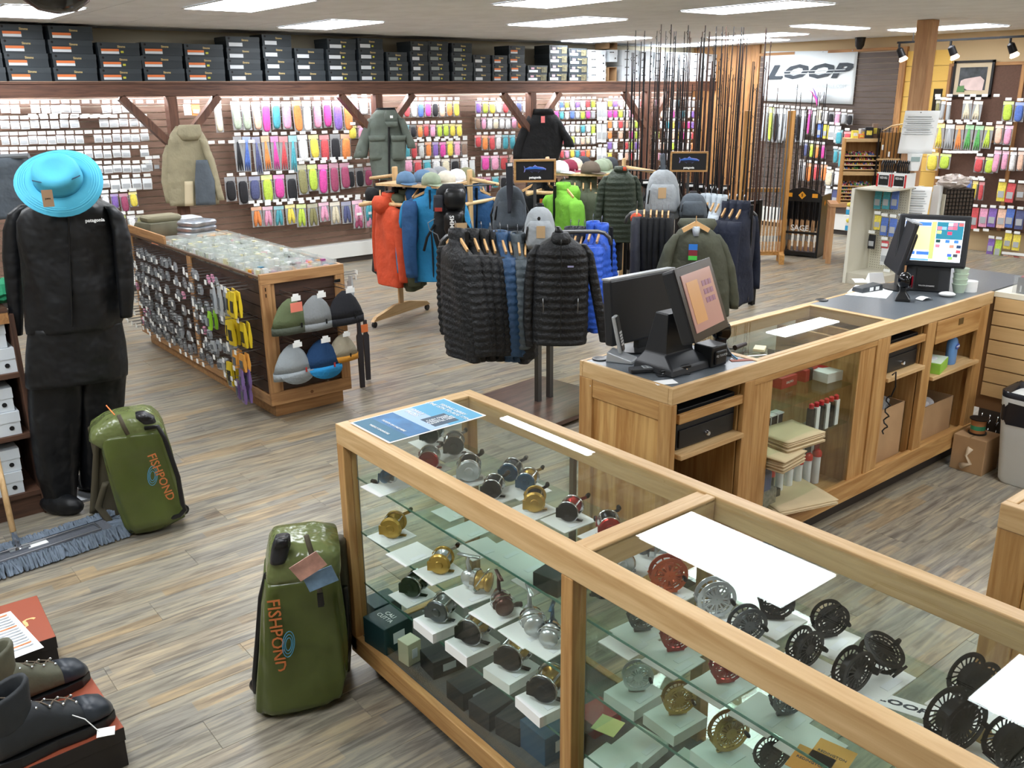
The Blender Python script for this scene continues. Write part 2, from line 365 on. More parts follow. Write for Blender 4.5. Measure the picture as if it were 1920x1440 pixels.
# east wall: dark slatwall, wood panel, pegboard
XE = XW-.03
SG = wood('slat_greybrown', (98, 84, 76), (80, 68, 62), 'y', .55)
g = G(); g.b2((XE+.008, 6.95, .3), (XE+.03, 9.3, 2.62)); g.obj('slat_backing', mat('groove_tan', (178, 160, 138), .5), we)
gg = G(); gg.box((0, 0, 0), (.016, 2.34, .068)); sme = gg.mesh('slat', SG)
for k in range(30): put('slat', sme, we, loc=(XE+.002, 8.125, .31+k*.0766+.036))
g = G(); g.b2((XE-.06, 6.95, .07), (XE+.03, 10.6, .3)); g.obj('plinth', MATS['white_painted'], we, bevel=.004)
g = G(); g.b2((XE-.04, 6.95, 0), (XE+.03, 10.6, .07)); g.obj('baseboard_east', MATS['dark_kick'], kind='structure')
pw = woods('panel_pine', (184, 136, 84), (140, 96, 56), rough=.6)
for k in range(9):
    g = G(); y0 = 9.32+k*.15; g.b2((XE-.004, y0+.003, .3), (XE+.03, y0+.147, 2.79)); g.obj('panel_board', pw[2], we)
g = G(); g.b2((XE-.03, 6.86, 0), (XE+.03, 6.95, 2.62)); g.obj('trim_1', pw[2], kind='structure')
g = G(); g.b2((XE-.03, 6.86, 2.62), (XE+.03, 9.32, 2.66)); g.obj('trim_2', pw[1], kind='structure')
# yellow recess (doorway) and pegboard
YELW = mat('yellow_block_paint', (222, 182, 96), .8)
for k in range(13):
    for j in range(2):
        g = G(); off_ = .2*(k % 2)
        a, b = (6.22, 6.22+.24+off_) if j == 0 else (6.22+.24+off_, 6.86)
        g.b2((XE+.0, a+.002, k*.2+.002), (XE+.03, b-.002, k*.2+.197)); g.obj('block', YELW, we)
g = G(); g.b2((XE-.01, 6.3, 1.75), (XE, 6.42, 2.1)); g.obj('thermostat', mat('dark_glass', (40, 34, 22), .2), label='small dark panel on the yellow block wall', cat='wall panel')
g = G(); g.b2((XE-.02, 3.2, .3), (XE+.0, 6.2, 2.38))
PEG = mat('pegboard_brown', (96, 70, 58), .8, noise=.1, nscale=40)
g.obj('pegboard', PEG, we)
for a, b in (((XE-.035, 3.2, 2.38), (XE, 6.24, 2.42)), ((XE-.035, 6.2, .3), (XE, 6.24, 2.38)), ((XE-.035, 5.26, .3), (XE, 5.31, 2.38)), ((XE-.035, 5.31, 1.42), (XE, 6.2, 1.45)), ((XE-.035, 4.3, .3), (XE, 4.35, 2.38))):
    g = G(); g.b2(a, b); g.obj('board_trim', pw[2] if abs(a[2]-b[2]) > .5 else pw[1], we)
# square timber pillar
# ================================================================ timber shelf along the north wall
YB = 10.15
ZB1, ZB0 = 2.232, 2.105
xe = PY(1404, 168, YB).x
sf = thing('timber_shelf', 'long brown timber shelf on posts along the packet wall, carrying shoe boxes', 'shelf', (0, 0, 0))
g = G(); g.b2((-.6, YB, ZB0), (xe, YB+.09, ZB1)); g.obj('beam', DX, sf, bevel=.004)
g = G(); g.b2((-.6, YB-.01, ZB1), (xe, YS-.02, ZB1+.022)); g.obj('shelf_board', DX, sf)
g = G(); g.b2((-.6, YB+.01, ZB1+.0225), (xe, YB+.02, ZB1+.026)); g.obj('edge_strip', mat('tan_edge', (190, 160, 130), .5), sf)
posts = [PY(p, 200, YB).x for p in (325, 712, 1001, 1217, 1382)]
posts = [posts[0]-2.35] + posts
for i, x in enumerate(posts):
    g = G(); g.b2((x-.05, YB+.002, 0), (x+.05, YB+.13, ZB0)); g.obj('post', DZ, sf, bevel=.004)
    for s in (-1, 1):
        if i == 5 and s == 1: continue
        g = G(); g.bar((x+s*.04, YB+.05, ZB0-.52), (x+s*.52, YB+.05, ZB0-.005), .075, .1, up=(0, 1, 0)); g.obj('brace', DZ, sf)
xend = xe-.05
g = G(); g.b2((xend-.06, YB+.09, ZB0), (xend+.05, YS-.02, ZB1)); g.obj('end_beam', DY, sf)
# strip lamps behind the beam wash the packets
for i in range(5):
    x0 = .4+i*2.45
    t = thing('strip_lamp', 'hidden fluorescent strip lamp behind the timber beam, %s bay from left' % od(i), 'lamp', (x0+1.1, YB+.16, 2.16), group='strip lamps behind the beam')
    g = G(); g.box((0, 0, .03), (2.2, .09, .05)); g.obj('housing', WHITE, t)
    g = G(); g.tube([(-1.08, 0, -.01), (1.08, 0, -.01)], .018, 8); g.obj('lamp_tube', mat('strip_tube', (246, 250, 255), .5, emit=STRIP*12), t)

# ---------------------------------------------------------------- shoe boxes
BOXD = mat('slate_box', (46, 54, 60), .55); BOXL = mat('slate_lid', (54, 62, 68), .5)
ORNG = mat('orange_print', (236, 130, 72), .6); GOLD = mat('gold_print', (214, 190, 130), .5)
LAB = mat('label_white', (226, 232, 238), .6); LABG = mat('label_grey', (150, 160, 160), .6); YST = mat('yellow_sticker', (206, 204, 70), .6)
DK = mat('near_black', (14, 14, 15), .7); WBX = mat('white_box', (214, 222, 228), .6, noise=.03, nscale=3)
CAMO = mat('camo_print', (104, 100, 78), .7, noise=.45, nscale=26); RED = mat('red_print', (196, 50, 46), .55)
bxc = {}
def shoebox(x, z, w, h, style, label, group, y=YB+.01, dep=.33, rz=0, key=None):
    k = (round(w, 2), round(h, 3), style, dep)
    if k not in bxc:
        g = G(); g.b2((-w/2+.003, .003, 0), (w/2-.003, dep-.003, h*.94), 0); g.b2((-w/2, 0, h*.62 if style != 'white' else h*.55), (w/2, dep, h-.0015), 1)
        bm = g.mesh('box', [WBX, WBX] if style == 'white' else [BOXD, BOXL])
        ch = []
        def quad(n, x0, x1, z0, z1, m, y_=-.0015):
            g = G(); g.b2((x0, y_, z0), (x1, 0, z1)); ch.append((n, g.mesh(n, m), None))
        g = G(); g.lathe([(.012, -.0015), (.012, .0005)], 10, M=Matrix.Rotation(PI/2, 3, 'X'), c=((-w/2+.035, 0, h*.82) if style != 'white' else (w/2-.045, 0, h*.3)))
        ch.append(('finger_hole', g.mesh('finger_hole', DK), None))
        if style == 'white':
            ch.append(('T', ('patagonia', .024, DK), (-w*.22, -.001, h*.8)))
        else:
            lx = -w/2+.03
            if style in ('orange', 'orangedot'): quad('label_band', lx, lx+w*.42, h*.32, h*.5, ORNG); quad('label', lx, lx+w*.42, h*.12, h*.31, LAB)
            elif style == 'camo': quad('label', lx-.01, lx+w*.42, h*.12, h*.42, LAB); quad('flag_sticker', lx+.03, lx+.03+w*.16, h*.5, h*.74, mat('flag_pink', (214, 170, 190), .6)); quad('camo_panel', w*.18, w*.46, h*.1, h*.82, CAMO)
            else: quad('label', lx, lx+w*.4, h*.12, h*.45, LABG if style == 'dim' else LAB)
            if style in ('orangedot', 'dot', 'dim'): quad('round_sticker', lx+w*.46, lx+w*.53, h*.2, h*.36, YST)
            ch.append(('T', ('Simms', .03, GOLD), (w*.06, -.001, h*.68)))
        bxc[k] = (bm, ch)
    bm, ch = bxc[k]
    t = put('shoe_box', bm, None, (x, y, z), rz, label=label, cat='box', group=group)
    for n, m, p in ch:
        if n == 'T': text(m[0], m[1], m[2], t, FACE_S(p), bold=.0008)
        else: put(n, m, t)
    return t
cols = [(-78, 17, 70, 3, 'orange'), (18, 102, 45, 4, 'orange'), (104, 188, 48, 4, 'orange'), (191, 271, 79, 3, 'orangedot'), (273, 351, 79, 3, 'orange'), (353, 427, 82, 3, 'orangedot'),
        (432, 496, 68, 4, 'plain'), (500, 556, 64, 4, 'plain'), (559, 615, 90, 3, 'plain'), (619, 674, 72, 4, 'dot'), (677, 725, 71, 4, 'dot'), (730, 770, 97, 3, 'dim'),
        (773, 807, 77, 4, 'plain'), (808, 846, 77, 4, 'dim'), (850, 889, 80, 4, 'dim'), (891, 924, 102, 3, 'plain'), (926, 955, 103, 3, 'orange'), (957, 988, 85, 4, 'orange'),
        (991, 1029, 122, 2, 'camo'), (1031, 1066, 84, 4, 'camo'), (1068, 1103, 90, 4, 'camo'),
        (1105, 1138, 93, 4, 'white'), (1167, 1199, 93, 4, 'white'), (1200, 1226, 95, 4, 'white'), (1227, 1249, 97, 4, 'white'), (1250, 1273, 97, 4, 'white'), (1274, 1297, 98, 4, 'white'), (1298, 1322, 99, 4, 'white'), (1323, 1346, 101, 4, 'white'), (1348, 1380, 128, 2, 'white')]
stn = {'orange': 'black shoe box with orange label', 'orangedot': 'black shoe box, orange label, yellow dot', 'plain': 'black shoe box with white label', 'dot': 'black shoe box, white label, yellow dot', 'dim': 'black shoe box with dim label', 'camo': 'black shoe box with camouflage panel', 'white': 'white shoe box with black hole'}
lv = {2: ['bottom', 'top'], 3: ['bottom', 'middle', 'top'], 4: ['bottom', 'second up', 'third up', 'top']}
for ci, (a, b, yt, n, sty) in enumerate(cols):
    p0, p1 = PY(a, 158, YB), PY(b, 158, YB); w = p1.x-p0.x; zt = PY((a+b)/2, yt, YB).z
    h = (zt-ZB1-.03)/n
    for r in range(n):
        o = random.uniform(-.012, .012) if r else 0
        if ci in (1,): o = -.02*(r/3)
        shoebox((p0.x+p1.x)/2+o, ZB1+.0265+r*h, w-.012, h, sty, '%s, %s of the %s stack from the left' % (stn[sty], lv[n][r], od(ci)), 'shoe boxes on the timber shelf', y=YB+.015+random.uniform(0, .02))
pm_ = PY(1152, 112, YB)
shoebox(pm_.x, ZB1+.30, .17, .17, 'white', 'tilted white shoe box jammed between two white stacks on the shelf', 'shoe boxes on the timber shelf', y=YB+.02)
for i, (px, yy, lb) in enumerate(((1152, 155, 'open brown carton under the tilted white shoe box'), (1152, 95, 'open brown carton above the tilted white shoe box'))):
    p = PY(px, yy, YB+.1); g = G(); w, h = .17, .2
    z0 = ZB1+.027 if i == 0 else ZB1+.478
    for a, b in (((-w/2, 0, 0), (w/2, .3, .006)), ((-w/2, 0, h-.006), (w/2, .3, h)), ((-w/2, 0, 0), (-w/2+.006, .3, h)), ((w/2-.006, 0, 0), (w/2, .3, h)), ((-w/2, .294, 0), (w/2, .3, h))): g.b2(a, b)
    put('carton', g.mesh('carton', CARDB), None, (pm_.x, YB+.03, z0), label=lb, cat='box')

x_ = PY(447, 100, YB).x

# ---------------------------------------------------------------- packets on hooks
PCOL = dict(white=(236, 238, 240), clear=(205, 208, 206), silver=(176, 180, 184), pink=(240, 150, 190), magenta=(220, 40, 150), wine=(140, 30, 70), red=(206, 44, 50), orange=(240, 120, 40), yellow=(238, 214, 50),
            chartreuse=(180, 214, 40), green=(60, 160, 60), olive=(120, 116, 60), teal=(40, 150, 170), blue=(50, 90, 190), navy=(44, 52, 104), purple=(110, 70, 170), black=(34, 34, 38), brown=(110, 80, 60), cream=(226, 214, 180), grizzly=(150, 166, 140), peach=(246, 190, 160))
FILM = mat('clear_film', (214, 220, 224), .15, alpha=.36, spec=.8); FILMD = mat('pouch_white', (222, 226, 228), .3)
HOOKS = []
pkc = {}
def pmat(c): return mat('fill_'+c, tuple(int(v*.76+52) for v in PCOL[c]) if c != 'black' else PCOL[c], .75, noise=.18, nscale=60)
def packet_mesh(w, h, c, kind):
    key = (round(w, 2), round(h*25)/25, c, kind); w, h = key[0], max(key[1], .04)
    if key in pkc: return pkc[key]
    g = G(); d = .006
    bul = .012
    if kind == 'flat':
        g.loft([[(-w/2, 0, 0), (w/2, 0, 0), (w/2, d, 0), (-w/2, d, 0)], [(-w/2, -bul, -h*.5), (w/2, -bul, -h*.5), (w/2, d, -h*.5), (-w/2, d, -h*.5)], [(-w/2, -bul*.6, -h), (w/2, -bul*.6, -h), (w/2, d, -h), (-w/2, d, -h)]])
        root = g.mesh('packet', pmat(c) if c not in ('white', 'clear', 'silver') else FILMD); ch = []
        g = G(); g.b2((-w*.38, -bul-.002, -h*.8), (w*.38, -bul+.0, -h*.45)); ch.append(('packet_label', g.mesh('packet_label', mat('fill_silver', PCOL['silver'], .6))))
    else:
        g.b2((-w/2, 0, -h), (w/2, .003, 0), 0); g.b2((-w/2, -.004, -h*.17), (w/2, .004, 0), 1)
        root = g.mesh('packet', [FILM, mat('header_'+c, tuple(int(v*.4+150) for v in PCOL[c]) if kind != 'red_header' else (214, 60, 60), .6)]); ch = []
        g = G()
        if kind == 'fur' or kind == 'red_header': g.loft([[Vector((w*s*math.cos(2*PI*j/8), .012*q*math.sin(2*PI*j/8)-.008, -h*zz)) for j in range(8)] for s, q, zz in ((.22, .5, .16), (.38, 1, .24), (.42, 1.1, .5), (.43, 1.2, .72), (.36, 1, .9), (.16, .6, .97))])
        elif kind == 'split':
            for s in (-1, 1): g.loft([[Vector((s*w*(.08+.16*zz)+w*q*math.cos(2*PI*j/6), .008*math.sin(2*PI*j/6)-.008, -h*zz)) for j in range(6)] for q, zz in ((.1, .2), (.18, .4), (.2, .7), (.1, .95))])
        elif kind == 'plume':
            for s in (-.25, 0, .25): g.loft([[Vector((s*w*2*zz*.6+w*q*math.cos(2*PI*j/5), .006*math.sin(2*PI*j/5)-.008, -h*zz)) for j in range(5)] for q, zz in ((.05, .15), (.1, .45), (.14, .7), (.05, .97))])
        ch.append(('fill', g.mesh('fill', pmat(c), True)))
    pkc[key] = (root, ch); return pkc[key]
KN = dict(fur='fur', split='tail', plume='feather', flat='', red_header='red-topped')
def hook(p, axis='S', tag_=True): HOOKS.append((p, axis, tag_))
def prow(x0, y0, x1, y1, n, hpx, kind, pal, bay, row, group, wf=.88, gap=0, plane=None, axis='S', jit=2, tags=1.0, lift=10, stuff=None):
    for i in range(n):
        f = i/(n-1) if n > 1 else .5
        x, y = x0+(x1-x0)*f, y0+(y1-y0)*f
        if axis == 'S':
            YP = (plane or YS-.05)-.14
            p = PY(x, y, YP); q = PY(x, y+hpx, YP); r_ = PY(x+abs(x1-x0)/max(n-1, 1), y, YP); w = (r_.x-p.x)*wf if n > 1 else .09
        else:
            YP = (plane or XE)-.12
            p = PX(x, y, YP); q = PX(x, y+hpx, YP); r_ = PX(x+abs(x1-x0)/max(n-1, 1), y, YP); w = (p.y-r_.y)*wf if n > 1 else .09
        h = p.z-q.z
        if random.random() < tags: hook((p.x, p.y, p.z+.02), axis)
        if random.random() < gap: continue
        c = pal[i] if len(pal) == n else random.choice(pal)
        if c is None: continue
        me, ch = packet_mesh(min(w, .16), h*random.uniform(.94, 1.04), c, kind)
        if stuff is not None:
            for m_ in [me]+[q_[1] for q_ in ch]:
                ms = stuff.setdefault('mats', []); ix = []
                for mm in m_.materials:
                    if mm not in ms: ms.append(mm)
                    ix.append(ms.index(mm))
                gg_ = stuff.setdefault('g', G()); o_ = len(gg_.v)
                for v_ in m_.vertices: gg_.v.append(tuple(v_.co+p))
                for f_ in m_.polygons: gg_.f.append(tuple(i_+o_ for i_ in f_.vertices)); gg_.m.append(ix[f_.material_index])
            continue
        t = put('hanging_packet', me, None, p + Vector((0, 0, -.004*(i % 3))), (random.uniform(-.04, .04), random.uniform(-.04, .04), 0 if axis == 'S' else -PI/2),
                label=' '.join(('%s %s packet, %s from left, %s row, %s' % (c, KN[kind], od(i), row, bay)).split()), cat='packet', group=group)
        for nme, m in ch: put(nme, m, t)
GA = 'packets on the wall behind the blue hat'
wh = ['white']*5+['clear', 'silver']
A_ = 'wall behind blue hat'
prow(8, 196, 236, 196, 13, 17, 'flat', wh, A_, 'top', GA, gap=.15)
prow(8, 226, 268, 222, 15, 18, 'flat', wh, A_, 'second', GA, gap=.3)
prow(8, 256, 270, 250, 16, 17, 'flat', wh, A_, 'third', GA, gap=.1)
prow(8, 284, 270, 280, 16, 17, 'flat', wh, A_, 'fourth', GA, gap=.1)
prow(60, 312, 272, 308, 13, 16, 'flat', wh+['pink'], A_, 'fifth', GA, gap=.1)
prow(175, 338, 275, 333, 6, 18, 'flat', wh+['pink'], A_, 'sixth', GA)
prow(196, 364, 248, 360, 4, 32, 'fur', ['white', 'purple', 'wine', 'yellow'], A_, 'seventh', GA)
prow(228, 404, 262, 402, 3, 32, 'fur', ['chartreuse', 'white', 'olive'], A_, 'lowest', GA)
prow(240, 442, 262, 440, 2, 40, 'flat', ['navy', 'clear'], A_, 'hidden', GA)
prow(278, 300, 292, 299, 2, 20, 'flat', ['silver', 'brown'], 'beside tan hanging jacket', 'top', GA)
prow(350, 195, 366, 195, 2, 22, 'flat', ['white', 'orange'], 'above tan hanging jacket', 'top', GA)
GC = 'packets on the wall left of the grey jacket'
C_ = 'left of grey jacket'
prow(407, 194, 407, 194, 1, 58, 'fur', ['cream'], C_, 'top', GC)
prow(440, 190, 650, 188, 12, 56, 'fur', ['grizzly', 'grizzly', 'peach', 'magenta', 'teal', 'pink', 'orange', 'white', 'pink', 'magenta', 'purple', 'orange'], C_, 'upper', GC)
prow(444, 256, 548, 254, 7, 68, 'plume', ['black', 'blue', 'navy', 'orange', 'magenta', 'red', 'teal'], C_, 'second', GC)
prow(566, 253, 648, 251, 5, 50, 'fur', ['white', 'yellow', 'red', 'black', 'orange'], C_, 'middle', GC)
prow(430, 332, 545, 326, 6, 50, 'fur', ['black', 'black', 'navy', 'chartreuse', 'magenta', 'black'], C_, 'third', GC)
prow(564, 309, 645, 305, 5, 52, 'fur', ['olive', 'chartreuse', 'magenta', 'wine', 'wine'], C_, 'fourth', GC)
prow(480, 388, 690, 374, 11, 40, 'split', ['orange', 'pink', 'teal', 'yellow', 'chartreuse', 'olive', 'pink', 'cream', 'navy', 'pink', 'teal'], C_, 'fifth', GC)
prow(672, 405, 694, 403, 2, 24, 'split', ['wine', 'pink'], C_, 'lowest', GC)
prow(662, 184, 700, 184, 3, 34, 'fur', ['pink', 'white', 'white'], C_, 'short', GC)
prow(660, 236, 678, 235, 2, 28, 'fur', ['yellow', 'pink'], C_, 'small', GC)
prow(656, 316, 690, 312, 3, 36, 'fur', ['black', 'black', 'wine'], C_, 'dark', GC)
GE = 'packets on the wall between the grey and black jackets'
E_ = 'between hanging jackets'
prow(762, 190, 855, 189, 8, 30, 'fur', ['red', 'white', 'blue', 'magenta', 'black', 'peach', 'orange', 'yellow'], E_, 'top', GE)
prow(762, 234, 860, 232, 9, 24, 'fur', ['teal', 'black', 'orange', 'red', 'pink', 'chartreuse', 'chartreuse', 'yellow', 'yellow'], E_, 'second', GE)
prow(762, 268, 870, 264, 9, 28, 'fur', ['teal', 'red', 'clear', 'orange', 'purple', 'magenta', 'yellow', 'pink', 'brown'], E_, 'third', GE)
prow(765, 300, 870, 296, 7, 26, 'fur', ['pink', 'red', 'teal', 'white', 'cream', 'black', 'white'], E_, 'fourth', GE)
prow(897, 190, 985, 189, 8, 22, 'fur', ['purple', 'chartreuse', 'yellow', 'white', 'red', 'clear', 'navy', 'white'], E_, 'short top', GE)
prow(895, 220, 975, 219, 8, 22, 'fur', ['brown', 'pink', 'white', 'cream', 'white', 'white', 'pink', 'orange'], E_, 'short second', GE)
prow(896, 254, 960, 252, 6, 26, 'fur', ['red', 'orange', 'red', 'white', 'teal', 'teal'], E_, 'short third', GE)
prow(910, 292, 962, 290, 4, 28, 'fur', ['magenta', 'pink', 'red', 'peach'], E_, 'short fourth', GE)
prow(898, 332, 944, 329, 4, 24, 'fur', ['wine', 'wine', 'teal', 'black'], E_, 'short fifth', GE)
prow(885, 300, 885, 300, 1, 40, 'flat', ['clear'], E_, 'tube', GE)
GG_ = 'packets on the wall right of the black jacket'
G1 = 'right of black jacket'; STF = {}
many = ['white', 'white', 'pink', 'magenta', 'red', 'orange', 'yellow', 'chartreuse', 'teal', 'blue', 'purple', 'white', 'cream', 'silver', 'clear', 'peach']
for k, (y, h) in enumerate(((188, 15), (208, 17), (234, 17), (256, 17), (281, 16))):
    prow(1043, y, 1112, y-1, 8, h, 'fur', many, G1, od(k), GG_, gap=.08)
for k, y in enumerate((190, 232, 276)): prow(1123, y, 1133, y, 2, 36, 'flat', ['clear', 'silver'], 'pale tubes '+G1, od(k), GG_)
for k, y in enumerate((186, 206, 226, 246, 266, 286)):
    prow(1143, y, 1204, y, 7, 14, 'fur', many, 'near rods '+G1, od(k), GG_, gap=.08, stuff=STF)
    prow(1232, y+1, 1338, y+2, 12, 14, 'fur', many, 'wall behind the hanging rods', od(k), GG_, gap=.08, tags=.7, stuff=STF)
STF['g'].obj('small_packets', STF['mats'], None, kind='stuff', label='small bright packets hanging behind the fishing rods', cat='packets')
# east wall packets
EW = 'packets on the dark wall under the banner'
e1 = 'dark wall under banner'
prow(1437, 200, 1508, 206, 8, 64, 'red_header', ['silver', 'chartreuse', 'black', 'silver', 'silver', 'clear', 'black', 'silver'], e1, 'left', EW, axis='E')
prow(1537, 206, 1595, 212, 6, 24, 'fur', ['cream', 'white', 'black', 'pink', 'silver', 'black'], e1, 'top', EW, axis='E')
prow(1520, 206, 1528, 208, 2, 48, 'fur', ['magenta', 'silver'], e1, 'narrow', EW, axis='E')
prow(1538, 232, 1572, 236, 4, 28, 'flat', ['blue', 'yellow', 'white', 'white'], e1, 'second', EW, axis='E')
prow(1574, 244, 1590, 246, 2, 28, 'fur', ['teal', 'red'], e1, 'teal', EW, axis='E')
prow(1512, 268, 1544, 272, 4, 26, 'fur', ['navy', 'chartreuse', 'orange', 'magenta'], e1, 'third', EW, axis='E')
prow(1568, 280, 1578, 282, 2, 28, 'fur', ['teal', 'teal'], e1, 'fourth', EW, axis='E')
prow(1505, 304, 1546, 309, 4, 34, 'red_header', ['silver', 'orange', 'red', 'orange'], e1, 'fifth', EW, axis='E')
prow(1556, 318, 1572, 321, 2, 28, 'fur', ['cream', 'white'], e1, 'sixth', EW, axis='E')
prow(1500, 358, 1524, 361, 3, 26, 'fur', ['teal', 'magenta', 'magenta'], e1, 'lowest', EW, axis='E')
prow(1554, 354, 1568, 356, 2, 30, 'flat', ['clear', 'navy'], e1, 'corner', EW, axis='E')
# pegboard packets
PGR = 'packets on the brown pegboard'
XP_ = XE-.03
pb = 'brown pegboard'
prow(1760, 188, 1780, 190, 3, 36, 'fur', ['olive', 'silver', 'silver'], pb, 'top left', PGR, axis='E', plane=XP_)
prow(1815, 188, 1835, 189, 2, 36, 'plume', ['cream', 'cream'], pb, 'top', PGR, axis='E', plane=XP_)
prow(1892, 190, 1914, 191, 2, 36, 'fur', ['chartreuse', 'blue'], pb, 'top right', PGR, axis='E', plane=XP_)
prow(1764, 232, 1856, 236, 6, 44, 'plume', ['yellow', 'silver', 'orange', 'green', 'green', 'chartreuse'], pb, 'second', PGR, axis='E', plane=XP_)
prow(1875, 234, 1893, 235, 2, 38, 'red_header', ['peach', 'pink'], pb, 'second right', PGR, axis='E', plane=XP_)
prow(1750, 286, 1774, 288, 2, 32, 'fur', ['yellow', 'chartreuse'], pb, 'third left', PGR, axis='E', plane=XP_)
prow(1838, 294, 1858, 295, 2, 30, 'red_header', ['red', 'chartreuse'], pb, 'third', PGR, axis='E', plane=XP_)
prow(1872, 282, 1916, 284, 4, 40, 'red_header', ['pink', 'pink', 'white', 'peach'], pb, 'third right', PGR, axis='E', plane=XP_)
prow(1818, 338, 1842, 340, 3, 36, 'red_header', ['blue', 'yellow', 'red'], pb, 'fourth', PGR, axis='E', plane=XP_)
prow(1880, 342, 1916, 345, 3, 34, 'flat', ['yellow', 'red', 'brown'], pb, 'fourth right', PGR, axis='E', plane=XP_)
prow(1812, 388, 1880, 392, 5, 38, 'flat', ['orange', 'red', 'pink', 'purple', 'peach'], pb, 'fifth', PGR, axis='E', plane=XP_)
prow(1896, 392, 1914, 394, 2, 36, 'flat', ['blue', 'navy'], pb, 'fifth right', PGR, axis='E', plane=XP_)
prow(1860, 448, 1874, 450, 2, 32, 'flat', ['purple', 'chartreuse'], pb, 'sixth', PGR, axis='E', plane=XP_)
prow(1892, 438, 1908, 440, 2, 28, 'flat', ['yellow', 'yellow'], pb, 'sixth right', PGR, axis='E', plane=XP_)
prow(1885, 478, 1916, 481, 4, 34, 'flat', ['peach', 'peach', 'red', 'peach'], pb, 'seventh', PGR, axis='E', plane=XP_)
for (a, b, y) in ((1760, 1870, 180), (1750, 1830, 228), (1780, 1830, 286), (1760, 1840, 334), (1760, 1850, 432), (1820, 1870, 482)):
    for k in range(6): hook(PX(a+(b-a)*k/5, y, XP_-.1), 'E')
# empty hooks with tags in the rows of the north wall
for (a, b, y0, y1, n) in ((240, 300, 192, 192, 4), (60, 200, 218, 218, 8), (395, 470, 268, 266, 5), (470, 700, 380, 366, 16), (560, 700, 300, 296, 10), (750, 870, 262, 258, 8)):
    for k in range(n): f = k/(n-1); hook(PY(a+(b-a)*f, y0+(y1-y0)*f, YS-.19), 'S')
def hookmesh(g, p=(0, 0, 0), s='S'):
    old = g.T; M = Matrix.Translation(p) @ (Matrix.Identity(4) if s == 'S' else Matrix.Rotation(-PI/2, 4, 'Z'))
    g.T = M if old is None else old @ M
    g.tube([(0, .13, 0), (0, -.02, 0)], .0028, 4, mi=1); g.box((0, -.025, .008), (.075, .003, .034), mi=0); g.T = old
g = G(); hookmesh(g); hmS = g.mesh('peg_hook', [mat('tag_white', (240, 242, 240), .5), STEEL])
HOOKS.sort(key=lambda h: Vector(h[0]).length)
cnt = {'S': 0, 'E': 0}; rest = {'S': G(), 'E': G()}
for p, s, tg in HOOKS:
    cnt[s] += 1
    if cnt[s] <= 290: put('peg_hook', hmS, wn if s == 'S' else we, p, 0 if s == 'S' else -PI/2)
    else: hookmesh(rest[s], p, s)
for s, par in (('S', wn), ('E', we)):
    if rest[s].v: rest[s].obj('far_peg_hooks', [MATS['tag_white'], STEEL], par, kind='stuff')
# ================================================================ reel display case
GL = glassm('clear_glass', (251, 254, 252), 1.0); GLS = glassm('shelf_glass', (243, 251, 247), .8)
GLE = mat('glass_edge', (70, 120, 104), .15, alpha=.75)
def gpane(n, a, b, par, m=None, edge=None):
    g = G(); g.b2(a, b); o = g.obj(n, m or GL, par)
    return o
KX0, KX1, KY1, KY0, KYM = 1.38, 1.97, 2.715, -1.1, 1.5
case = thing('display_case', 'long oak framed glass display case full of fishing reels in the foreground', 'display case', (0, 0, 0))
def bm(n, a, b, m, par=None, bev=.003): g = G(); g.b2(a, b); return g.obj(n, m, par if par is not None else case, bevel=bev)
rw, rh = .05, .075
bm('top_rail', (KX0, KY0, 1-rh), (KX0+rw, KY1, 1), LY); bm('top_rail', (KX1-rw, KY0, 1-rh), (KX1, KY1, 1), LY)
bm('top_rail', (KX0+rw, KY1-rw-.012, 1-rh), (KX1-rw, KY1, 1), LX)
for dy in (-.033, .001): bm('cross_rail', (KX0+rw, KYM+dy, 1-rh), (KX1-rw, KYM+dy+.032, .998 if dy < 0 else .994), LX)
bm('top_rail', (KX0+rw, KY0, 1-rh), (KX1-rw, KY0+rw, 1), LX)
for y in (KY1-.045, KYM-.02, KY0):
    bm('post', (KX0, y, .09), (KX0+.03, y+.045, 1-rh), OZ); bm('post', (KX0+.03, y+.005, .09), (KX0+.055, y+.04, 1-rh), DZ if 0 else OZ)
    bm('post', (KX1-.045, y, .09), (KX1, y+.045, 1-rh), OZ)
    bm('shelf_track', (KX0+.056, y+.01, .2), (KX0+.06, y+.024, .9), STEEL, bev=0)
bm('bottom_rail', (KX0, KY0, .075), (KX0+.028, KY1, .15), OY); bm('bottom_rail', (KX1-.03, KY0, .075), (KX1, KY1, .15), OY); bm('bottom_rail', (KX0+.028, KY1-.03, .075), (KX1-.03, KY1, .15), OX)
bm('toe_kick', (KX0+.06, KY0+.05, 0), (KX1-.06, KY1-.06, .075), mat('dark_kick', (58, 52, 48)), bev=0)
CARP = mat('grey_carpet', (84, 84, 82), .95, bump=.3, bscale=200)
bm('carpeted_deck', (KX0+.028, KY0+.03, .13), (KX1-.03, KY1-.03, .145), CARP, bev=0)
gpane('top_glass', (KX0+rw, KYM+.03, .985), (KX1-rw, KY1-rw-.012, .991), case); gpane('top_glass', (KX0+rw, KY0+rw, .985), (KX1-rw, KYM-.033, .991), case)
gpane('front_glass', (KX0+.03, KYM+.03, .15), (KX0+.034, KY1-.05, 1-rh), case); gpane('front_glass', (KX0+.03, KY0+.05, .15), (KX0+.034, KYM-.02, 1-rh), case)
gpane('end_glass', (KX0+.05, KY1-.02, .15), (KX1-.05, KY1-.016, 1-rh), case)
for a, b in ((1.55, 2.12), (2.08, 2.66), (.3, 1.42)): gpane('sliding_glass', (KX1-.03+(.012 if a == 2.08 else 0), a, .15), (KX1-.026+(.012 if a == 2.08 else 0), b, .925), case)
bm('glass_edge_trim', (KX1-.034, 2.08, .15), (KX1-.018, 2.1, .925), mat('bronze_trim', (96, 80, 62), .4, .4), bev=0)
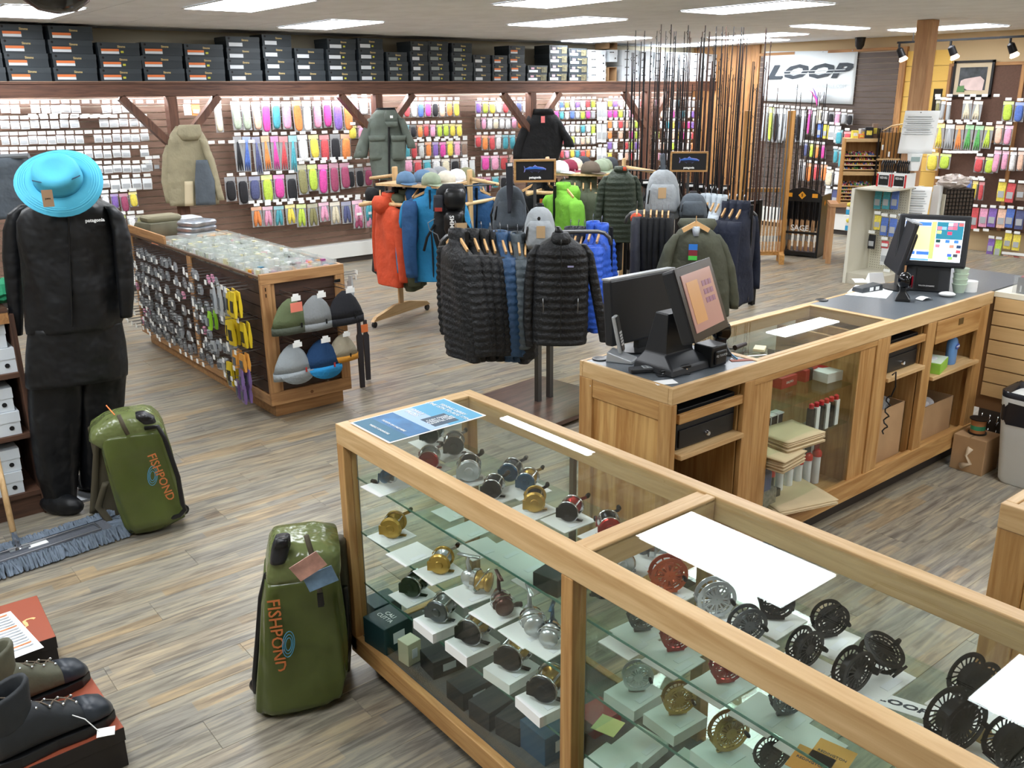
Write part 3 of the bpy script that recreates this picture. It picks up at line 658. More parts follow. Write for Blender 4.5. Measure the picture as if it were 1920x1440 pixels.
SZ = (.80, .585, .375)
for z in SZ:
    for a, b in ((KYM+.03, KY1-.055), (KY0+.06, KYM-.03)):
        sh = gpane('glass_shelf', (KX0+.045, a, z-.006), (KX1-.06, b, z), case, GLS)
        g = G(); g.b2((KX0+.043, a, z-.0062), (KX0+.045, b, z+.0002)); g.obj('shelf_edge', GLE, sh)
CARD = mat('display_card', (244, 245, 243), .75, bump=.1, bscale=6, stretch=(8, 1, 1))
g = G(); g.box((0, 0, .0015), (.135, .12, .003)); cardm = g.mesh('display_card', CARD)
g = G(); g.box((0, -.038, .0035), (.06, .02, .001)); cl = g.mesh('price_strip', mat('strip_white', (246, 248, 252), .5))
g = G(); g.b2((-.0675, -.06, 0), (.0675, .06, .035)); cardbx = g.mesh('display_card', CARD)
def card(x, y, z, rz, label, blk=False):
    t = put('display_card', cardbx if blk else cardm, None, (x, y, z+.0006), rz, label=label, cat='card', group='display cards in the reel case')
    put('price_strip', cl, t, loc=(0, 0, .0325) if blk else None); return t
def disc(g, y, R, n, r0=.3, r1=.8, th=.0025, mi=0):
    # spoked plate around the local Y axis
    def ann(a, b, seg=28):
        rings = []
        for (r, yy) in ((a, y), (b, y), (b, y+th), (a, y+th)): rings.append([(r*math.cos(2*PI*j/seg), yy, r*math.sin(2*PI*j/seg)) for j in range(seg)])
        rings.append(rings[0]); g.loft(rings, False, mi=mi)
    ann(R*r1, R); ann(.001, R*r0, 14)
    for k in range(n):
        a = 2*PI*k/n; c, s = math.cos(a), math.sin(a)
        g.bar((R*r0*c*.9, y+th/2, R*r0*s*.9), (R*(r1+.02)*c, y+th/2, R*(r1+.02)*s), th, R*.9/n*(1 if n > 8 else .8), up=(-s, 0, c), mi=mi)
RC = {}
def fly_reel(R, w, c, n=14):
    key = ('fly', R, w, c, n)
    if key not in RC:
        m = mat('reel_'+c, REELC[c], .3, .75 if c not in ('black',) else .3)
        ch = []
        g = G(); disc(g, -w/2, R, n); disc(g, -w/2+.001, R*.72, 18, .35, .86)
        for k in range(6):
            a = PI*(k/5)+PI; g.tube([(R*.97*math.cos(a), -w/2, R*.97*math.sin(a)), (R*.97*math.cos(a), w/2, R*.97*math.sin(a))], .002, 5)
        ch.append(('frame', g.mesh('frame', m, 0)))
        g = G(); disc(g, w/2-.0025, R*.96, n, .34, .78); g.lathe([(R*.3, -w/2+.003), (R*.34, 0), (R*.3, w/2-.003)], 16, M=Matrix.Rotation(PI/2, 3, 'X')); g.lathe([(R*.62, -w*.3), (R*.62, w*.3)], 20, M=Matrix.Rotation(PI/2, 3, 'X'), cap=False)
        ch.append(('spool', g.mesh('spool', m, 0)))
        g = G(); g.lathe([(.005, 0), (.0065, .01), (.005, .02)], 8, M=Matrix.Rotation(PI/2, 3, 'X'), c=(R*.75, -w/2, -R*.1)); ch.append(('handle', g.mesh('handle', mat('reel_black', REELC['black'], .3))))
        g = G(); g.box((0, 0, -R-.004), (R*1.1, .008, .006)); g.box((0, 0, -R), (R*.5, .01, .01)); ch.append(('reel_foot', g.mesh('reel_foot', m)))
        RC[key] = ch
    return RC[key], R+.008
def bait_reel(s, c, c2):
    key = ('bait', s, c, c2)
    if key not in RC:
        m = mat('reel_'+c, REELC[c], .25, .7); m2 = mat('reel_'+c2, REELC[c2], .25, .6); ch = []; RX = Matrix.Rotation(PI/2, 3, 'Y')
        for sd in (-1, 1):
            RM = Matrix.Rotation(sd*PI/2, 3, 'Y'); g = G(); g.lathe([(.004, 0), (.029*s, 0), (.029*s, .005*s), (.026*s, .008*s), (.012*s, .009*s), (.01*s, .013*s), (.004*s, .014*s)], 24, c=(sd*.021*s, 0, 0), M=RM); g.box((sd*.026*s, .02*s, -.006*s), (.008*s, .026*s, .026*s)); ch.append(('side_plate', g.mesh('side_plate', m)))
            g = G(); g.lathe([(.0285*s, -.0006), (.031*s, .0), (.031*s, .004*s), (.0285*s, .0046*s)], 24, c=(sd*.021*s, 0, 0), M=RM); ch.append(('rim', g.mesh('rim', MATS['chrome'] if c != 'gold' else m, 2)))
        g = G(); g.lathe([(.024*s, -.021*s), (.023*s, -.018*s), (.015*s, -.016*s), (.015*s, .016*s), (.023*s, .018*s), (.024*s, .021*s)], 20, M=RX); ch.append(('spool', g.mesh('spool', m2, True)))
        g = G()
        for a in (.6, 2.4, 4.2, 5.4): g.tube([(-.024*s, .026*s*math.cos(a), .026*s*math.sin(a)), (.024*s, .026*s*math.cos(a), .026*s*math.sin(a))], .0028*s, 6)
        ch.append(('frame_bars', g.mesh('frame_bars', mat('chrome', (205, 208, 212)))))
        g = G(); g.bar((.043*s, -.032*s, .02*s), (.043*s, .03*s, -.012*s), .004*s, .008*s); g.tube([(.036*s, 0, .004*s), (.047*s, 0, .004*s)], .006*s, 8)
        for yy, zz in ((-.032, .02), (.03, -.012)): g.tube([(.043*s, yy*s, zz*s), (.05*s, yy*s, zz*s), (.062*s, yy*s, zz*s)], [.003*s, .007*s, .006*s], 8, mi=1)
        ch.append(('crank_handle', g.mesh('crank_handle', [m2, mat('reel_black', REELC['black'])])))
        g = G(); g.box((0, 0, -.031*s), (.01*s, .07*s, .003)); g.box((0, 0, -.027*s), (.012*s, .02*s, .01*s)); ch.append(('reel_foot', g.mesh('reel_foot', m)))
        RC[key] = ch
    return RC[key], .033*s
def spin_reel(s, c, c2):
    key = ('spin', s, c, c2)
    if key not in RC:
        m = mat('reel_'+c, REELC[c], .3, .7); m2 = mat('reel_'+c2, REELC[c2], .25, .7); ch = []; RX = Matrix.Rotation(PI/2, 3, 'X')
        g = G(); g.ball((0, .012*s, 0), (.016*s, .024*s, .024*s)); g.tube([(0, .01*s, .02*s), (0, .016*s, .045*s), (0, .012*s, .062*s)], [.006*s, .005*s, .004*s], 8); g.box((0, .012*s, .064*s), (.01*s, .06*s, .004*s)); ch.append(('body', g.mesh('body', m, True)))
        g = G(); g.lathe([(.012*s, .01*s), (.026*s, .012*s), (.026*s, .018*s), (.02*s, .02*s), (.02*s, .038*s), (.025*s, .04*s), (.025*s, .046*s), (.008*s, .05*s)], 18, M=RX); ch.append(('spool', g.mesh('spool', m2, 2)))
        g = G(); g.tube([(.032*s*math.cos(a), -.02*s-.02*s*math.sin(a), .032*s*math.sin(a)) for a in [PI*k/10 for k in range(11)]], .0018*s, 6); g.lathe([(.028*s, .0), (.03*s, .012*s)], 18, M=RX, cap=False); ch.append(('bail_wire', g.mesh('bail_wire', mat('chrome', (205, 208, 212)))))
        g = G(); g.tube([(.012*s, .01*s, 0), (.03*s, .012*s, 0), (.034*s, .012*s, -.03*s), (.04*s, .012*s, -.034*s)], .003*s, 6); g.tube([(.038*s, .012*s, -.034*s), (.05*s, .012*s, -.034*s), (.064*s, .012*s, -.034*s)], [.004*s, .009*s, .007*s], 8, mi=1); ch.append(('crank_handle', g.mesh('crank_handle', [m, mat('reel_black', REELC['black'])])))
        RC[key] = ch
    return RC[key], .036*s
REELC = dict(black=(30, 31, 34), silver=(200, 204, 208), gold=(196, 158, 80), copper=(196, 96, 60), red=(170, 44, 40), blue=(50, 84, 110), gunmetal=(96, 100, 106), clear=(206, 212, 214), brown=(84, 54, 48), green=(52, 66, 54))
def reel(px, py, z, mk, label, rz=0, tilt=0, cd=True, ctilt=None, blk=False):
    ch, zh = mk
    z += .0365 if blk else .004 if cd else .001
    p = PZ(px, py, z+zh*.9)
    t = thing('fishing_reel', label, 'fishing reel', (p.x, p.y, z+zh), None, 'fishing reels in the display case')
    t.rotation_euler = (tilt, 0, rz)
    for n, m in ch: put(n, m, t)
    if cd: card(p.x-.01, p.y-.0, z-.0365 if blk else z-.004, random.uniform(-.08, .08), 'white card under the '+' '.join(label.split()[:12]), blk)
    return t
z1, z2, z3 = SZ
A45 = .7
reel(811, 812, z1, bait_reel(1.25, 'black', 'gunmetal'), 'black round reel half hidden under the blue poster', .6)
reel(852, 832, z1, bait_reel(1.25, 'gunmetal', 'silver'), 'chrome and dark round reel behind the red-sided reel', .9)
reel(805, 860, z1, bait_reel(1.25, 'red', 'silver'), 'silver reel with bright red side plate', .9)
reel(880, 878, z1, bait_reel(1.35, 'silver', 'black'), 'large silver round reel with long black crank handle', .9)
reel(728, 892, z1, spin_reel(1.1, 'blue', 'silver'), 'blue and silver reel lying at the left end of the top shelf', 1.8)
reel(925, 913, z1, bait_reel(1.15, 'black', 'black'), 'black low-profile reel left of the gold one', .7)
reel(958, 882, z1, bait_reel(1.15, 'blue', 'gunmetal'), 'blue reel at the left of the close blue pair', .6, cd=False)
reel(990, 900, z1, bait_reel(1.1, 'blue', 'gold'), 'blue reel with gold spool at the right of the blue pair', .6)
reel(1003, 937, z1, bait_reel(1.15, 'gold', 'black'), 'gold round reel with black side plate on the top shelf', .8)
reel(1070, 955, z1, bait_reel(1.15, 'black', 'red'), 'black reel with red detail standing alone on its card', .5)
reel(1142, 984, z1, bait_reel(1.15, 'red', 'black'), 'dark red reel peeping out beside the oak cross rail', .9)
reel(738, 985, z2, bait_reel(1.3, 'gold', 'gold'), 'all gold reel at the left end of the second shelf', .7)
reel(828, 1052, z2, bait_reel(1.2, 'gold', 'silver'), 'gold and silver reel with a black round knob', .7)
reel(888, 1088, z2, spin_reel(1.25, 'silver', 'gold'), 'white and gold spinning reel with dark knob', .5)
reel(938, 1125, z2, spin_reel(1.15, 'brown', 'brown'), 'dark red-brown spinning reel with long crank', -.4)
reel(995, 1158, z2, spin_reel(1.25, 'silver', 'silver'), 'bright chrome spinning reel near the middle post', -.5)
reel(1034, 1182, z2, spin_reel(1.1, 'blue', 'silver'), 'blue spinning reel cut by the middle post', -.9)
card(*PZ(772, 1040, z2).xy, z2, .05, 'empty white card between the two gold reels')
for i, (px, py) in enumerate(((852, 960), (880, 995), (945, 1035), (985, 1060), (1010, 1090), (900, 1030))):
    card(*PZ(px, py, z2).xy, z2, random.uniform(-.1, .1), 'white card on the second glass shelf, %s from the left behind' % od(i))
reel(778, 1095, z3, bait_reel(1.35, 'green', 'green'), 'dark green large reel at the left end of the third shelf', .5)
reel(828, 1140, z3, bait_reel(1.35, 'gunmetal', 'silver'), 'grey level-wind reel with silver knob on a card block', .5, blk=True)
reel(890, 1178, z3, bait_reel(1.5, 'black', 'gold'), 'black reel with one thick gold ring', .4, blk=True)
reel(965, 1225, z3, bait_reel(1.5, 'black', 'gold'), 'black reel with gold bars, centre of the third shelf', .4, blk=True)
reel(1028, 1282, z3, bait_reel(1.5, 'black', 'gold'), 'black and gold reel beside the middle post, lowest shelf', .4, blk=True)
# bottom deck boxes
def deckbox(px, py, d, rz, col, lb, txt=None, z=.146):
    p = PZ(px, py, z+d[2]/2)
    g = G(); g.box((0, 0, d[2]/2), d); t = g.obj('reel_box', mat('card_'+col, REELC.get(col, (28, 58, 60)) if col != 'cream' else (206, 206, 178), .5), None, bevel=.002, loc=(p.x, p.y, z), rot=rz, label=lb, cat='box', group='reel boxes on the case deck')
    if txt: text(txt, .026, PAPER, t, frame((0, 0, d[2]+.0004), (0, -1, 0), (1, 0, 0)))
    g = G(); g.box((0, -d[1]/2-.0005, d[2]*.5), (d[0]*.4, .001, d[2]*.4)); g.obj('box_label', LAB, t)
deckbox(728, 1180, (.13, .13, .11), .1, 'teal', 'dark teal carton with white lettering, nearest the oak corner post', 'CALI\nCUTTA')
deckbox(716, 1140, (.12, .1, .09), 0, 'teal', 'dark teal carton behind the lettered one on the case deck')
deckbox(768, 1218, (.06, .06, .09), .1, 'cream', 'small cream and green box beside the teal carton')
for i, (px, py, lb) in enumerate(((830, 1235, 'left'), (882, 1290, 'second'), (925, 1325, 'third'), (975, 1352, 'stacked fourth'))):
    deckbox(px, py, (.13, .1, .07), -.1+.1*i, 'black', 'black reel carton on the case deck, %s from the teal one' % lb)
deckbox(1030, 1375, (.14, .12, .1), 0, 'blue', 'blue patterned carton beside the middle post on the deck')
deckbox(1040, 1085, (.1, .1, .06), .2, 'black', 'small black box on glass beside the middle post', z=z2+.003)
deckbox(1120, 1345, (.12, .1, .05), 0, 'red', 'red carton low in the second bay of the case', z=.146)
# second bay
reel(1165, 1050, z1, bait_reel(1.2, 'silver', 'silver'), 'silver round reel just under the cross rail', .9)
reel(1215, 1027, z1, spin_reel(1.1, 'gunmetal', 'silver'), 'grey reel with black knob near the far rail', .9)
reel(1252, 1078, z1, fly_reel(.052, .034, 'copper', 10), 'copper coloured fly reel', -.55)
reel(1340, 1122, z1, fly_reel(.052, .034, 'silver', 12), 'silver fly reel beside the bright reflection', -.55)
reel(1400, 1172, z1, fly_reel(.048, .03, 'gunmetal', 14), 'dark silver fly reel standing at an angle', -.45)
reel(1455, 1130, z1, fly_reel(.045, .03, 'black', 14), 'black fly reel half covered by the light reflection', -.75)
reel(1555, 1162, z1, fly_reel(.046, .03, 'black', 16), 'black fly reel nearest the far rail, upright', -.5)
reel(1508, 1215, z1, fly_reel(.047, .034, 'black', 16), 'black fly reel seen nearly edge-on, left of two', -.15)
reel(1598, 1258, z1, fly_reel(.052, .034, 'black', 16), 'black fly reel edge-on with red tag at its foot', -.15)
reel(1652, 1228, z1, fly_reel(.05, .03, 'black', 18), 'black fly reel lying flat on its side', 0, tilt=-1.1)
reel(1825, 1278, z1, fly_reel(.056, .044, 'black', 18), 'black wide fly reel at the back, partly hidden', -.35)
reel(1790, 1352, z1, fly_reel(.062, .05, 'black', 20), 'largest black fly reel, nearest the front rail', -.3)
reel(1895, 1395, z1, fly_reel(.056, .04, 'black', 20), 'black fly reel cut by the right picture edge', -.4)
# shelf 2, second bay
reel(1130, 1098, z2+.09, bait_reel(1.1, 'black', 'gold'), 'black and gold reel right of the middle post under the rail', .9, cd=False)
reel(1205, 1155, z2, fly_reel(.046, .03, 'gunmetal', 14), 'grey fly reel mostly hidden below the front rail', -.5)
reel(1268, 1192, z2, fly_reel(.046, .03, 'red', 14), 'red fly reel mostly hidden below the front rail, left', -.5)
reel(1362, 1250, z2, fly_reel(.046, .03, 'red', 14), 'red fly reel mostly hidden below the front rail, right', -.5)
reel(1475, 1310, z2, fly_reel(.044, .03, 'gunmetal', 14), 'purple-grey fly reel mostly hidden below the front rail', -.5)
for i, (px, py) in enumerate(((1180, 1205), (1262, 1240), (1345, 1290), (1430, 1340), (1520, 1400))): card(*PZ(px, py, z2).xy, z2, .02, 'white card on the second shelf under the front rail, %s from the post' % od(i))
reel(1195, 1268, z3, fly_reel(.046, .03, 'clear', 16), 'pale silver fly reel on the third shelf', -.6, blk=True)
reel(1272, 1310, z3, fly_reel(.048, .03, 'gold', 16), 'gold fly reel on the third shelf with black knob', -.5, blk=True)
reel(1365, 1372, z3, fly_reel(.056, .034, 'gold', 20), 'brass coloured fly reel, biggest of the gold pair', -.35, blk=True)
reel(1445, 1415, z3, fly_reel(.046, .034, 'black', 16), 'black fly reel at the bottom edge of the picture', -.3, blk=True)
for i, (px, py) in enumerate(((1200, 1385), (1140, 1420), (1290, 1430))): card(*PZ(px, py, .2).xy, .146, .1, 'white card low on the deck of the second bay, %s from the post' % od(i), True)
g = G(); g.box((0, 0, .001), (.08, .08, .002)); p = PZ(1140, 1360, .2); g.obj('sticky_note', mat('pale_yellow', (226, 230, 150), .7), None, loc=(p.x, p.y, .1985), rot=.3, label='pale yellow note low in the second bay', cat='note')
# stickers with the banner logo
def logo(txt, size, m, par, mx): return text(txt, size, m, par, mx, shear=.25, bold=size*.035, sx=1.5)
INK = mat('ink_slate', (52, 60, 68), .6)
for i, (px, py) in enumerate(((1690, 1322), (1668, 1352))):
    p = PZ(px, py, z1+.002); g = G(); g.box((0, 0, .0006), (.13, .05, .0012)); t = g.obj('sticker_sheet', PAPER, None, loc=(p.x, p.y, z1+.0012+.0015*i), rot=-1.25, label='white sticker with slanted dark lettering, %s in the case' % ('farther one' if i == 0 else 'nearer one'), cat='sticker')
    logo('LOOP', .026, INK, t, frame((0, 0, .0014), (1, 0, 0), (0, 1, 0)))
for px, py, lb in ((1520, 1430, 'orange diamond sticker at the bottom edge'), (1560, 1418, 'orange sticker beside the diamond one at the bottom edge')):
    p = PZ(px, py, z2+.004); g = G(); g.box((0, 0, .0006), (.09, .09, .0012)); t = g.obj('sticker', mat('orange_sticker', (238, 164, 60), .6), None, loc=(p.x, p.y, z2+.0045), rot=.2, label=lb, cat='sticker')
    text('REDINGTON', .012, INK, t, frame((0, 0, .0014), (0, -1, 0), (1, 0, 0)))
# poster on the case
p0, p1, p2, p3 = [PZ(x, y, 1.002) for x, y in ((659, 793), (836, 747), (909, 781), (727, 833))]
ctr = (p0+p1+p2+p3)/4; ux = (p1-p0).normalized(); uy = Vector((-ux.y, ux.x, 0)); Wd = ((p1-p0).length+(p2-p3).length)/2; Ht = ((p3-p0).length+(p2-p1).length)/2
g = G(); g.grid(lambda u, v: Vector(((u-.5)*Wd, (v-.5)*Ht, .0016+.006*max(0, u-.85)**2*40*max(0, .3-v))), 16, 6)
po = g.obj('poster', PAPER, None, solid=.0006, mx=frame(ctr, ux, uy), label='blue fishing derby poster lying across the end of the display case', cat='poster')
def pp(n, x0, x1, y0, y1, m, z=.003): g = G(); g.b2(((x0-.5)*Wd, (y0-.5)*Ht, z-.0008), ((x1-.5)*Wd, (y1-.5)*Ht, z)); g.obj(n, m, po)
B1 = mat('poster_teal', (58, 110, 136), .55); B2 = mat('poster_sky', (96, 168, 204), .55); B3 = mat('poster_blue', (70, 120, 166), .55, noise=.3, nscale=12); B4 = mat('poster_pale', (170, 196, 226), .55); B5 = mat('poster_slate', (70, 88, 106), .55)
pp('poster_band', .02, .2, .03, .97, B1); pp('poster_sea', .2, .42, .03, .97, B3); pp('poster_cloud', .42, .62, .03, .97, B4); pp('poster_sky', .62, .98, .03, .97, B2); pp('poster_text_box', .5, .75, .1, .46, B5, .0036)
Mx = lambda u, v, z=.0042: frame(((u-.5)*Wd, (v-.5)*Ht, z), (0, -1, 0), (1, 0, 0))
text('FISHING DERBY\nJUNE 15TH TO AUG 17TH', .022, PAPER, po, Mx(.84, .5)); text('DAILY\nPRIZES', .026, PAPER, po, Mx(.56, .74)); text('CASH PRIZES\nWEEKLY PRIZES\nREGISTER HERE', .016, mat('ink_white', (235, 240, 245)), po, frame((.125*Wd, -.22*Ht, .0045), (1, 0, 0), (0, 1, 0)))
text('TICKETS ON SALE HERE', .014, PAPER, po, Mx(.24, .5)); text('WEEKLY SPONSORS', .014, PAPER, po, Mx(.1, .5))
for o in po.children: pass

# ================================================================ checkout counter
CX0, CX1, CY0, CY1 = 2.57, 5.27, 2.2, 2.73
cn = thing('checkout_counter', 'long oak checkout counter with grey top and open shelves', 'counter', (0, 0, 0))
LAM = mat('grey_laminate', (96, 102, 108), .28, noise=.12, nscale=120)
def cb(n, a, b, m, bev=.003): return bm(n, a, b, m, cn, bev)
cb('top_edge', (CX0, CY0, .93), (CX1+.03, CY0+.022, 1), LX); cb('top_edge', (CX0, CY1-.02, .93), (CX1+.03, CY1, 1), LX); cb('top_edge', (CX0, CY0+.022, .93), (CX0+.02, CY1-.02, 1), LY)
cb('worktop', (CX0+.02, CY0+.022, .965), (3.13, CY1-.02, .998), LAM, 0); cb('worktop', (4.25, CY0+.022, .965), (5.9, CY1-.02, .998), LAM, 0)
cb('glass_frame', (3.13, CY0+.02, .94), (3.165, CY1-.02, 1.001), LY); cb('glass_frame', (4.215, CY0+.02, .94), (4.25, CY1-.02, 1.001), LY)
cb('glass_frame', (3.165, CY0+.022, .94), (4.215, CY0+.05, 1.001), LX); cb('glass_frame', (3.165, CY1-.05, .94), (4.215, CY1-.02, 1.001), LX)
gpane('top_glass', (3.165, CY0+.05, .99), (4.215, CY1-.05, .996), cn)
# west end panel
cb('end_stile', (CX0, CY1-.08, .08), (CX0+.03, CY1, .93), OZ); cb('end_stile', (CX0, CY0, .08), (CX0+.03, CY0+.07, .93), OZ); cb('end_rail', (CX0+.002, CY0+.07, .85), (CX0+.03, CY1-.08, .93), OY)
GRN = woods('flame_oak', (214, 172, 108), (174, 124, 66), sc=.55, contrast=1.6)
cb('end_panel', (CX0+.014, CY0+.07, .08), (CX0+.028, CY1-.08, .87), GRN[2], 0)
# front stiles and rails
for a, b, dd in ((2.57, 2.605, .02), (3.03, 3.1, .0), (3.1, 3.24, .008), (3.94, 4.08, .008), (4.08, 4.2, 0), (4.57, 4.66, 0), (5.16, 5.27, 0)):
    cb('stile', (a+.0005, CY0+dd, .12), (b-.0005, CY0+.025+dd, .93), OZ)
for x in (2.6, 3.03, 3.2, 3.97, 4.14, 4.57, 5.2): cb('divider', (x, CY0+.03, .12), (x+.02, CY1-.02, .93), OZ)
cb('bottom_rail', (CX0, CY0-.005, .11), (CX1, CY0+.025, .215), OX); cb('front_rail', (3.1, CY0+.003, .9), (4.2, CY0+.02, .932), OX)
cb('toe_kick', (CX0+.05, CY0+.07, 0), (CX1, CY1-.05, .11), mat('dark_kick', (58, 52, 48)), 0)
cb('deck', (CX0+.03, CY0+.02, .17), (CX1, CY1-.02, .19), OX)
cb('back_panel', (CX0+.03, CY1-.02, .12), (3.2, CY1-.002, .93), OZ); cb('back_panel', (4.16, CY1-.02, .12), (5.27, CY1-.002, .93), OZ)
cb('display_back', (3.22, CY1-.02, .12), (4.14, CY1-.008, .3), OX); gpane('front_glass', (3.24, CY0+.012, .22), (3.94, CY0+.015, .9), cn); gpane('back_glass', (3.22, CY1-.016, .3), (4.14, CY1-.012, .93), cn)
for z in (.72, .52): gpane('glass_shelf', (3.23, CY0+.05, z-.006), (3.96, CY1-.04, z), cn, GLS)
for x0, x1 in ((2.625, 3.03), (4.2, 4.57)):
    cb('tray_front', (x0, CY0+.005, .835), (x1, CY0+.025, .875), OX); cb('tray', (x0, CY0+.025, .845), (x1, CY1-.1, .86), OX); cb('shelf', (x0, CY0-.012, .685), (x1, CY1-.04, .707), LX)
cb('shelf', (4.66, CY0-.02, .6), (5.19, CY1-.04, .622), LX)
dr = cb('drawer', (4.665, CY0-.004, .80), (5.155, CY0+.016, .925), OX)
g = G(); g.b2((4.9, CY0-.007, .87), (4.95, CY0-.004, .905)); g.obj('drawer_pull', mat('worn_brass', (110, 92, 60), .4, .7), dr)
# ================================================================ things on and in the checkout counter
RUB = mat('black_rubber', (20, 21, 23), .5); BK2 = mat('satin_black', (34, 36, 40), .4); BK3 = mat('bezel_black', (30, 24, 24), .25)
TC = 1.0
def on(px, py, z=TC-.0015): return PZ(px, py, z)
# cordless phone on base
p = on(1166, 676); t = thing('cordless_phone', 'silver cordless phone standing in its charging base at the counter end', 'phone', (p.x, p.y, p.z), .5)
g = G(); g.loft([[(-.045, -.06, 0), (.045, -.06, 0), (.045, .06, 0), (-.045, .06, 0)], [(-.043, -.055, .012), (.043, -.055, .012), (.043, .055, .045), (-.043, .055, .045)]]); g.obj('charging_base', [mat('silver_plastic', (176, 180, 184), .35, .3)], t, bevel=.004)
M = Matrix.Rotation(-.22, 3, 'X')
g = G(); g.box((0, .02, .115), (.048, .018, .165), M=M); g.obj('handset', MATS['silver_plastic'], t, bevel=.006)
g = G(); g.box((0, .0095, .12), (.04, .002, .15), M=M); g.obj('faceplate', BLACK, t)
g = G(); g.box((0, .02, .16), (.034, .002, .04), M=M, mi=0); g.obj('phone_screen', mat('phone_screen', (30, 20, 30), .2), t)
for r in range(5):
    for c in range(3): g = G(); v = M @ Vector(((c-1)*.012, -.0125, -.045+r*.013)); g.box(v+Vector((0, .02, .115)), (.009, .002, .009), M=M); g.obj('phone_key', WHITE, t)
g = G(); g.box((.0, .004+.03, .185), (.012, .001, .008), M=M); g.obj('red_light', mat('red_led', (230, 40, 60), .3, emit=1), t)
# second handset, stapler, card
p = on(1213, 697); t = thing('cordless_handset', 'grey cordless handset lying flat beside the stapler', 'phone', (p.x, p.y, p.z+.0), -.5)
g = G(); g.box((0, 0, .011), (.15, .045, .02)); g.obj('handset', BK2, t, bevel=.005); g = G(); g.box((.02, 0, .0215), (.08, .036, .002)); g.obj('keypad', MATS['silver_plastic'], t, bevel=.0008)
for k in range(12): g = G(); g.box((-.01+(k % 4)*.018, -.01+(k//4)*.01, .0235), (.01, .006, .002)); g.obj('phone_key', GREY, t)
p = on(1262, 703); t = thing('stapler', 'black stapler lying open in front of the screen stand', 'stapler', (p.x, p.y, p.z), -.45)
g = G(); g.b2((-.07, -.016, 0), (.07, .016, .006)); g.obj('base_plate', BLACK, t, bevel=.002); g = G(); g.bar((-.06, 0, .02), (.075, 0, .036), .022, .014); g.obj('arm', BLACK, t, bevel=.004); g = G(); g.bar((-.05, 0, .012), (.06, 0, .022), .012, .006); g.obj('staple_track', CHROME, t)
g = G(); g.box((0, 0, .0008), (.09, .055, .001)); p = on(1247, 717); g.obj('business_card', PAPER, None, loc=(p.x, p.y, p.z+.0), rot=-.4, label='white card under the end of the cordless handset', cat='card')
# cable grommets
for px, py, lb in ((1125, 673, 'black cable grommet beside the phone'), (1541, 563, 'black cable grommet in the worktop past the glass')):
    p = on(px, py); g = G(); g.lathe([(.034, 0), (.034, .004), (.028, .005), (.02, .002)], 20); g.obj('cable_grommet', BLACK, None, 2, loc=p, label=lb, cat='grommet')
# POS terminal one
def slab(par, n, c, ux, uy, w, h, th, m, bev=.006, lift=0):
    M = frame(c, ux, uy); g = G(); g.box((0, 0, -th/2+lift), (w, h, th)); return g.obj(n, m, par, bevel=bev, mx=M)
p = on(1262, 690); t = thing('touch_terminal', 'black point of sale terminal with tilted reddish touch screen', 'till', (0, 0, 0))
bx, by = 2.80, 2.40
g = G()
g.loft([[(bx-.13, by-.11, 1), (bx+.13, by-.11, 1), (bx+.13, by+.11, 1), (bx-.13, by+.11, 1)], [(bx-.125, by-.1, 1.03), (bx+.125, by-.1, 1.03), (bx+.125, by+.105, 1.03), (bx-.125, by+.105, 1.03)],
        [(bx-.085, by-.03, 1.07), (bx+.085, by-.03, 1.07), (bx+.085, by+.09, 1.07), (bx-.085, by+.09, 1.07)], [(bx-.07, by-.02, 1.24), (bx+.07, by-.02, 1.24), (bx+.07, by+.05, 1.24), (bx-.07, by+.05, 1.24)]]); g.obj('stand', BK2, t, bevel=.006)
A, B_, C_, D_ = (1257, 546), (1309, 518), (1345, 610), (1292, 648)
def quadpts(A, B, C, Dd, y0, tilt):   # plane through tilt about X at y0
    pass
sc = Vector((2.84, 2.30, 1.30)); ux = Vector((.97, .26, 0)); uy = Vector((0, .36, .93))
slab(t, 'screen_housing', sc, ux, uy, .33, .30, .06, BK2, .01); slab(t, 'screen_bezel', sc+Vector((0, -.003, .001)), ux, uy, .332, .302, .006, BK3, .003)
scr = slab(t, 'touch_screen', sc+Vector((0, -.006, .0022)), ux, uy, .265, .235, .004, mat('screen_dusk', (170, 128, 120), .15, emit=.12), 0)
g = G(); g.box((-.06, .0, .0008), (.1, .17, .001)); g.obj('screen_panel', mat('screen_amber', (196, 146, 98), .2, emit=.12), scr)
for i in range(3):
    for j in range(3): g = G(); g.box((.035+i*.03, .06-j*.035, .0008), (.024, .022, .001)); g.obj('screen_key', mat('screen_mauve', (140, 100, 124), .2, emit=.1), scr)
p = on(1313, 690); g = G(); g.box((2.95, 2.33, 1.045), (.1, .1, .09)); g.box((2.95, 2.275, 1.04), (.07, .012, .06)); g.obj('card_reader', BLACK, t, bevel=.008); text('IQ TOUCH', .014, mat('dim_white', (180, 184, 188)), t, FACE_S((2.95, 2.2685, 1.05)))
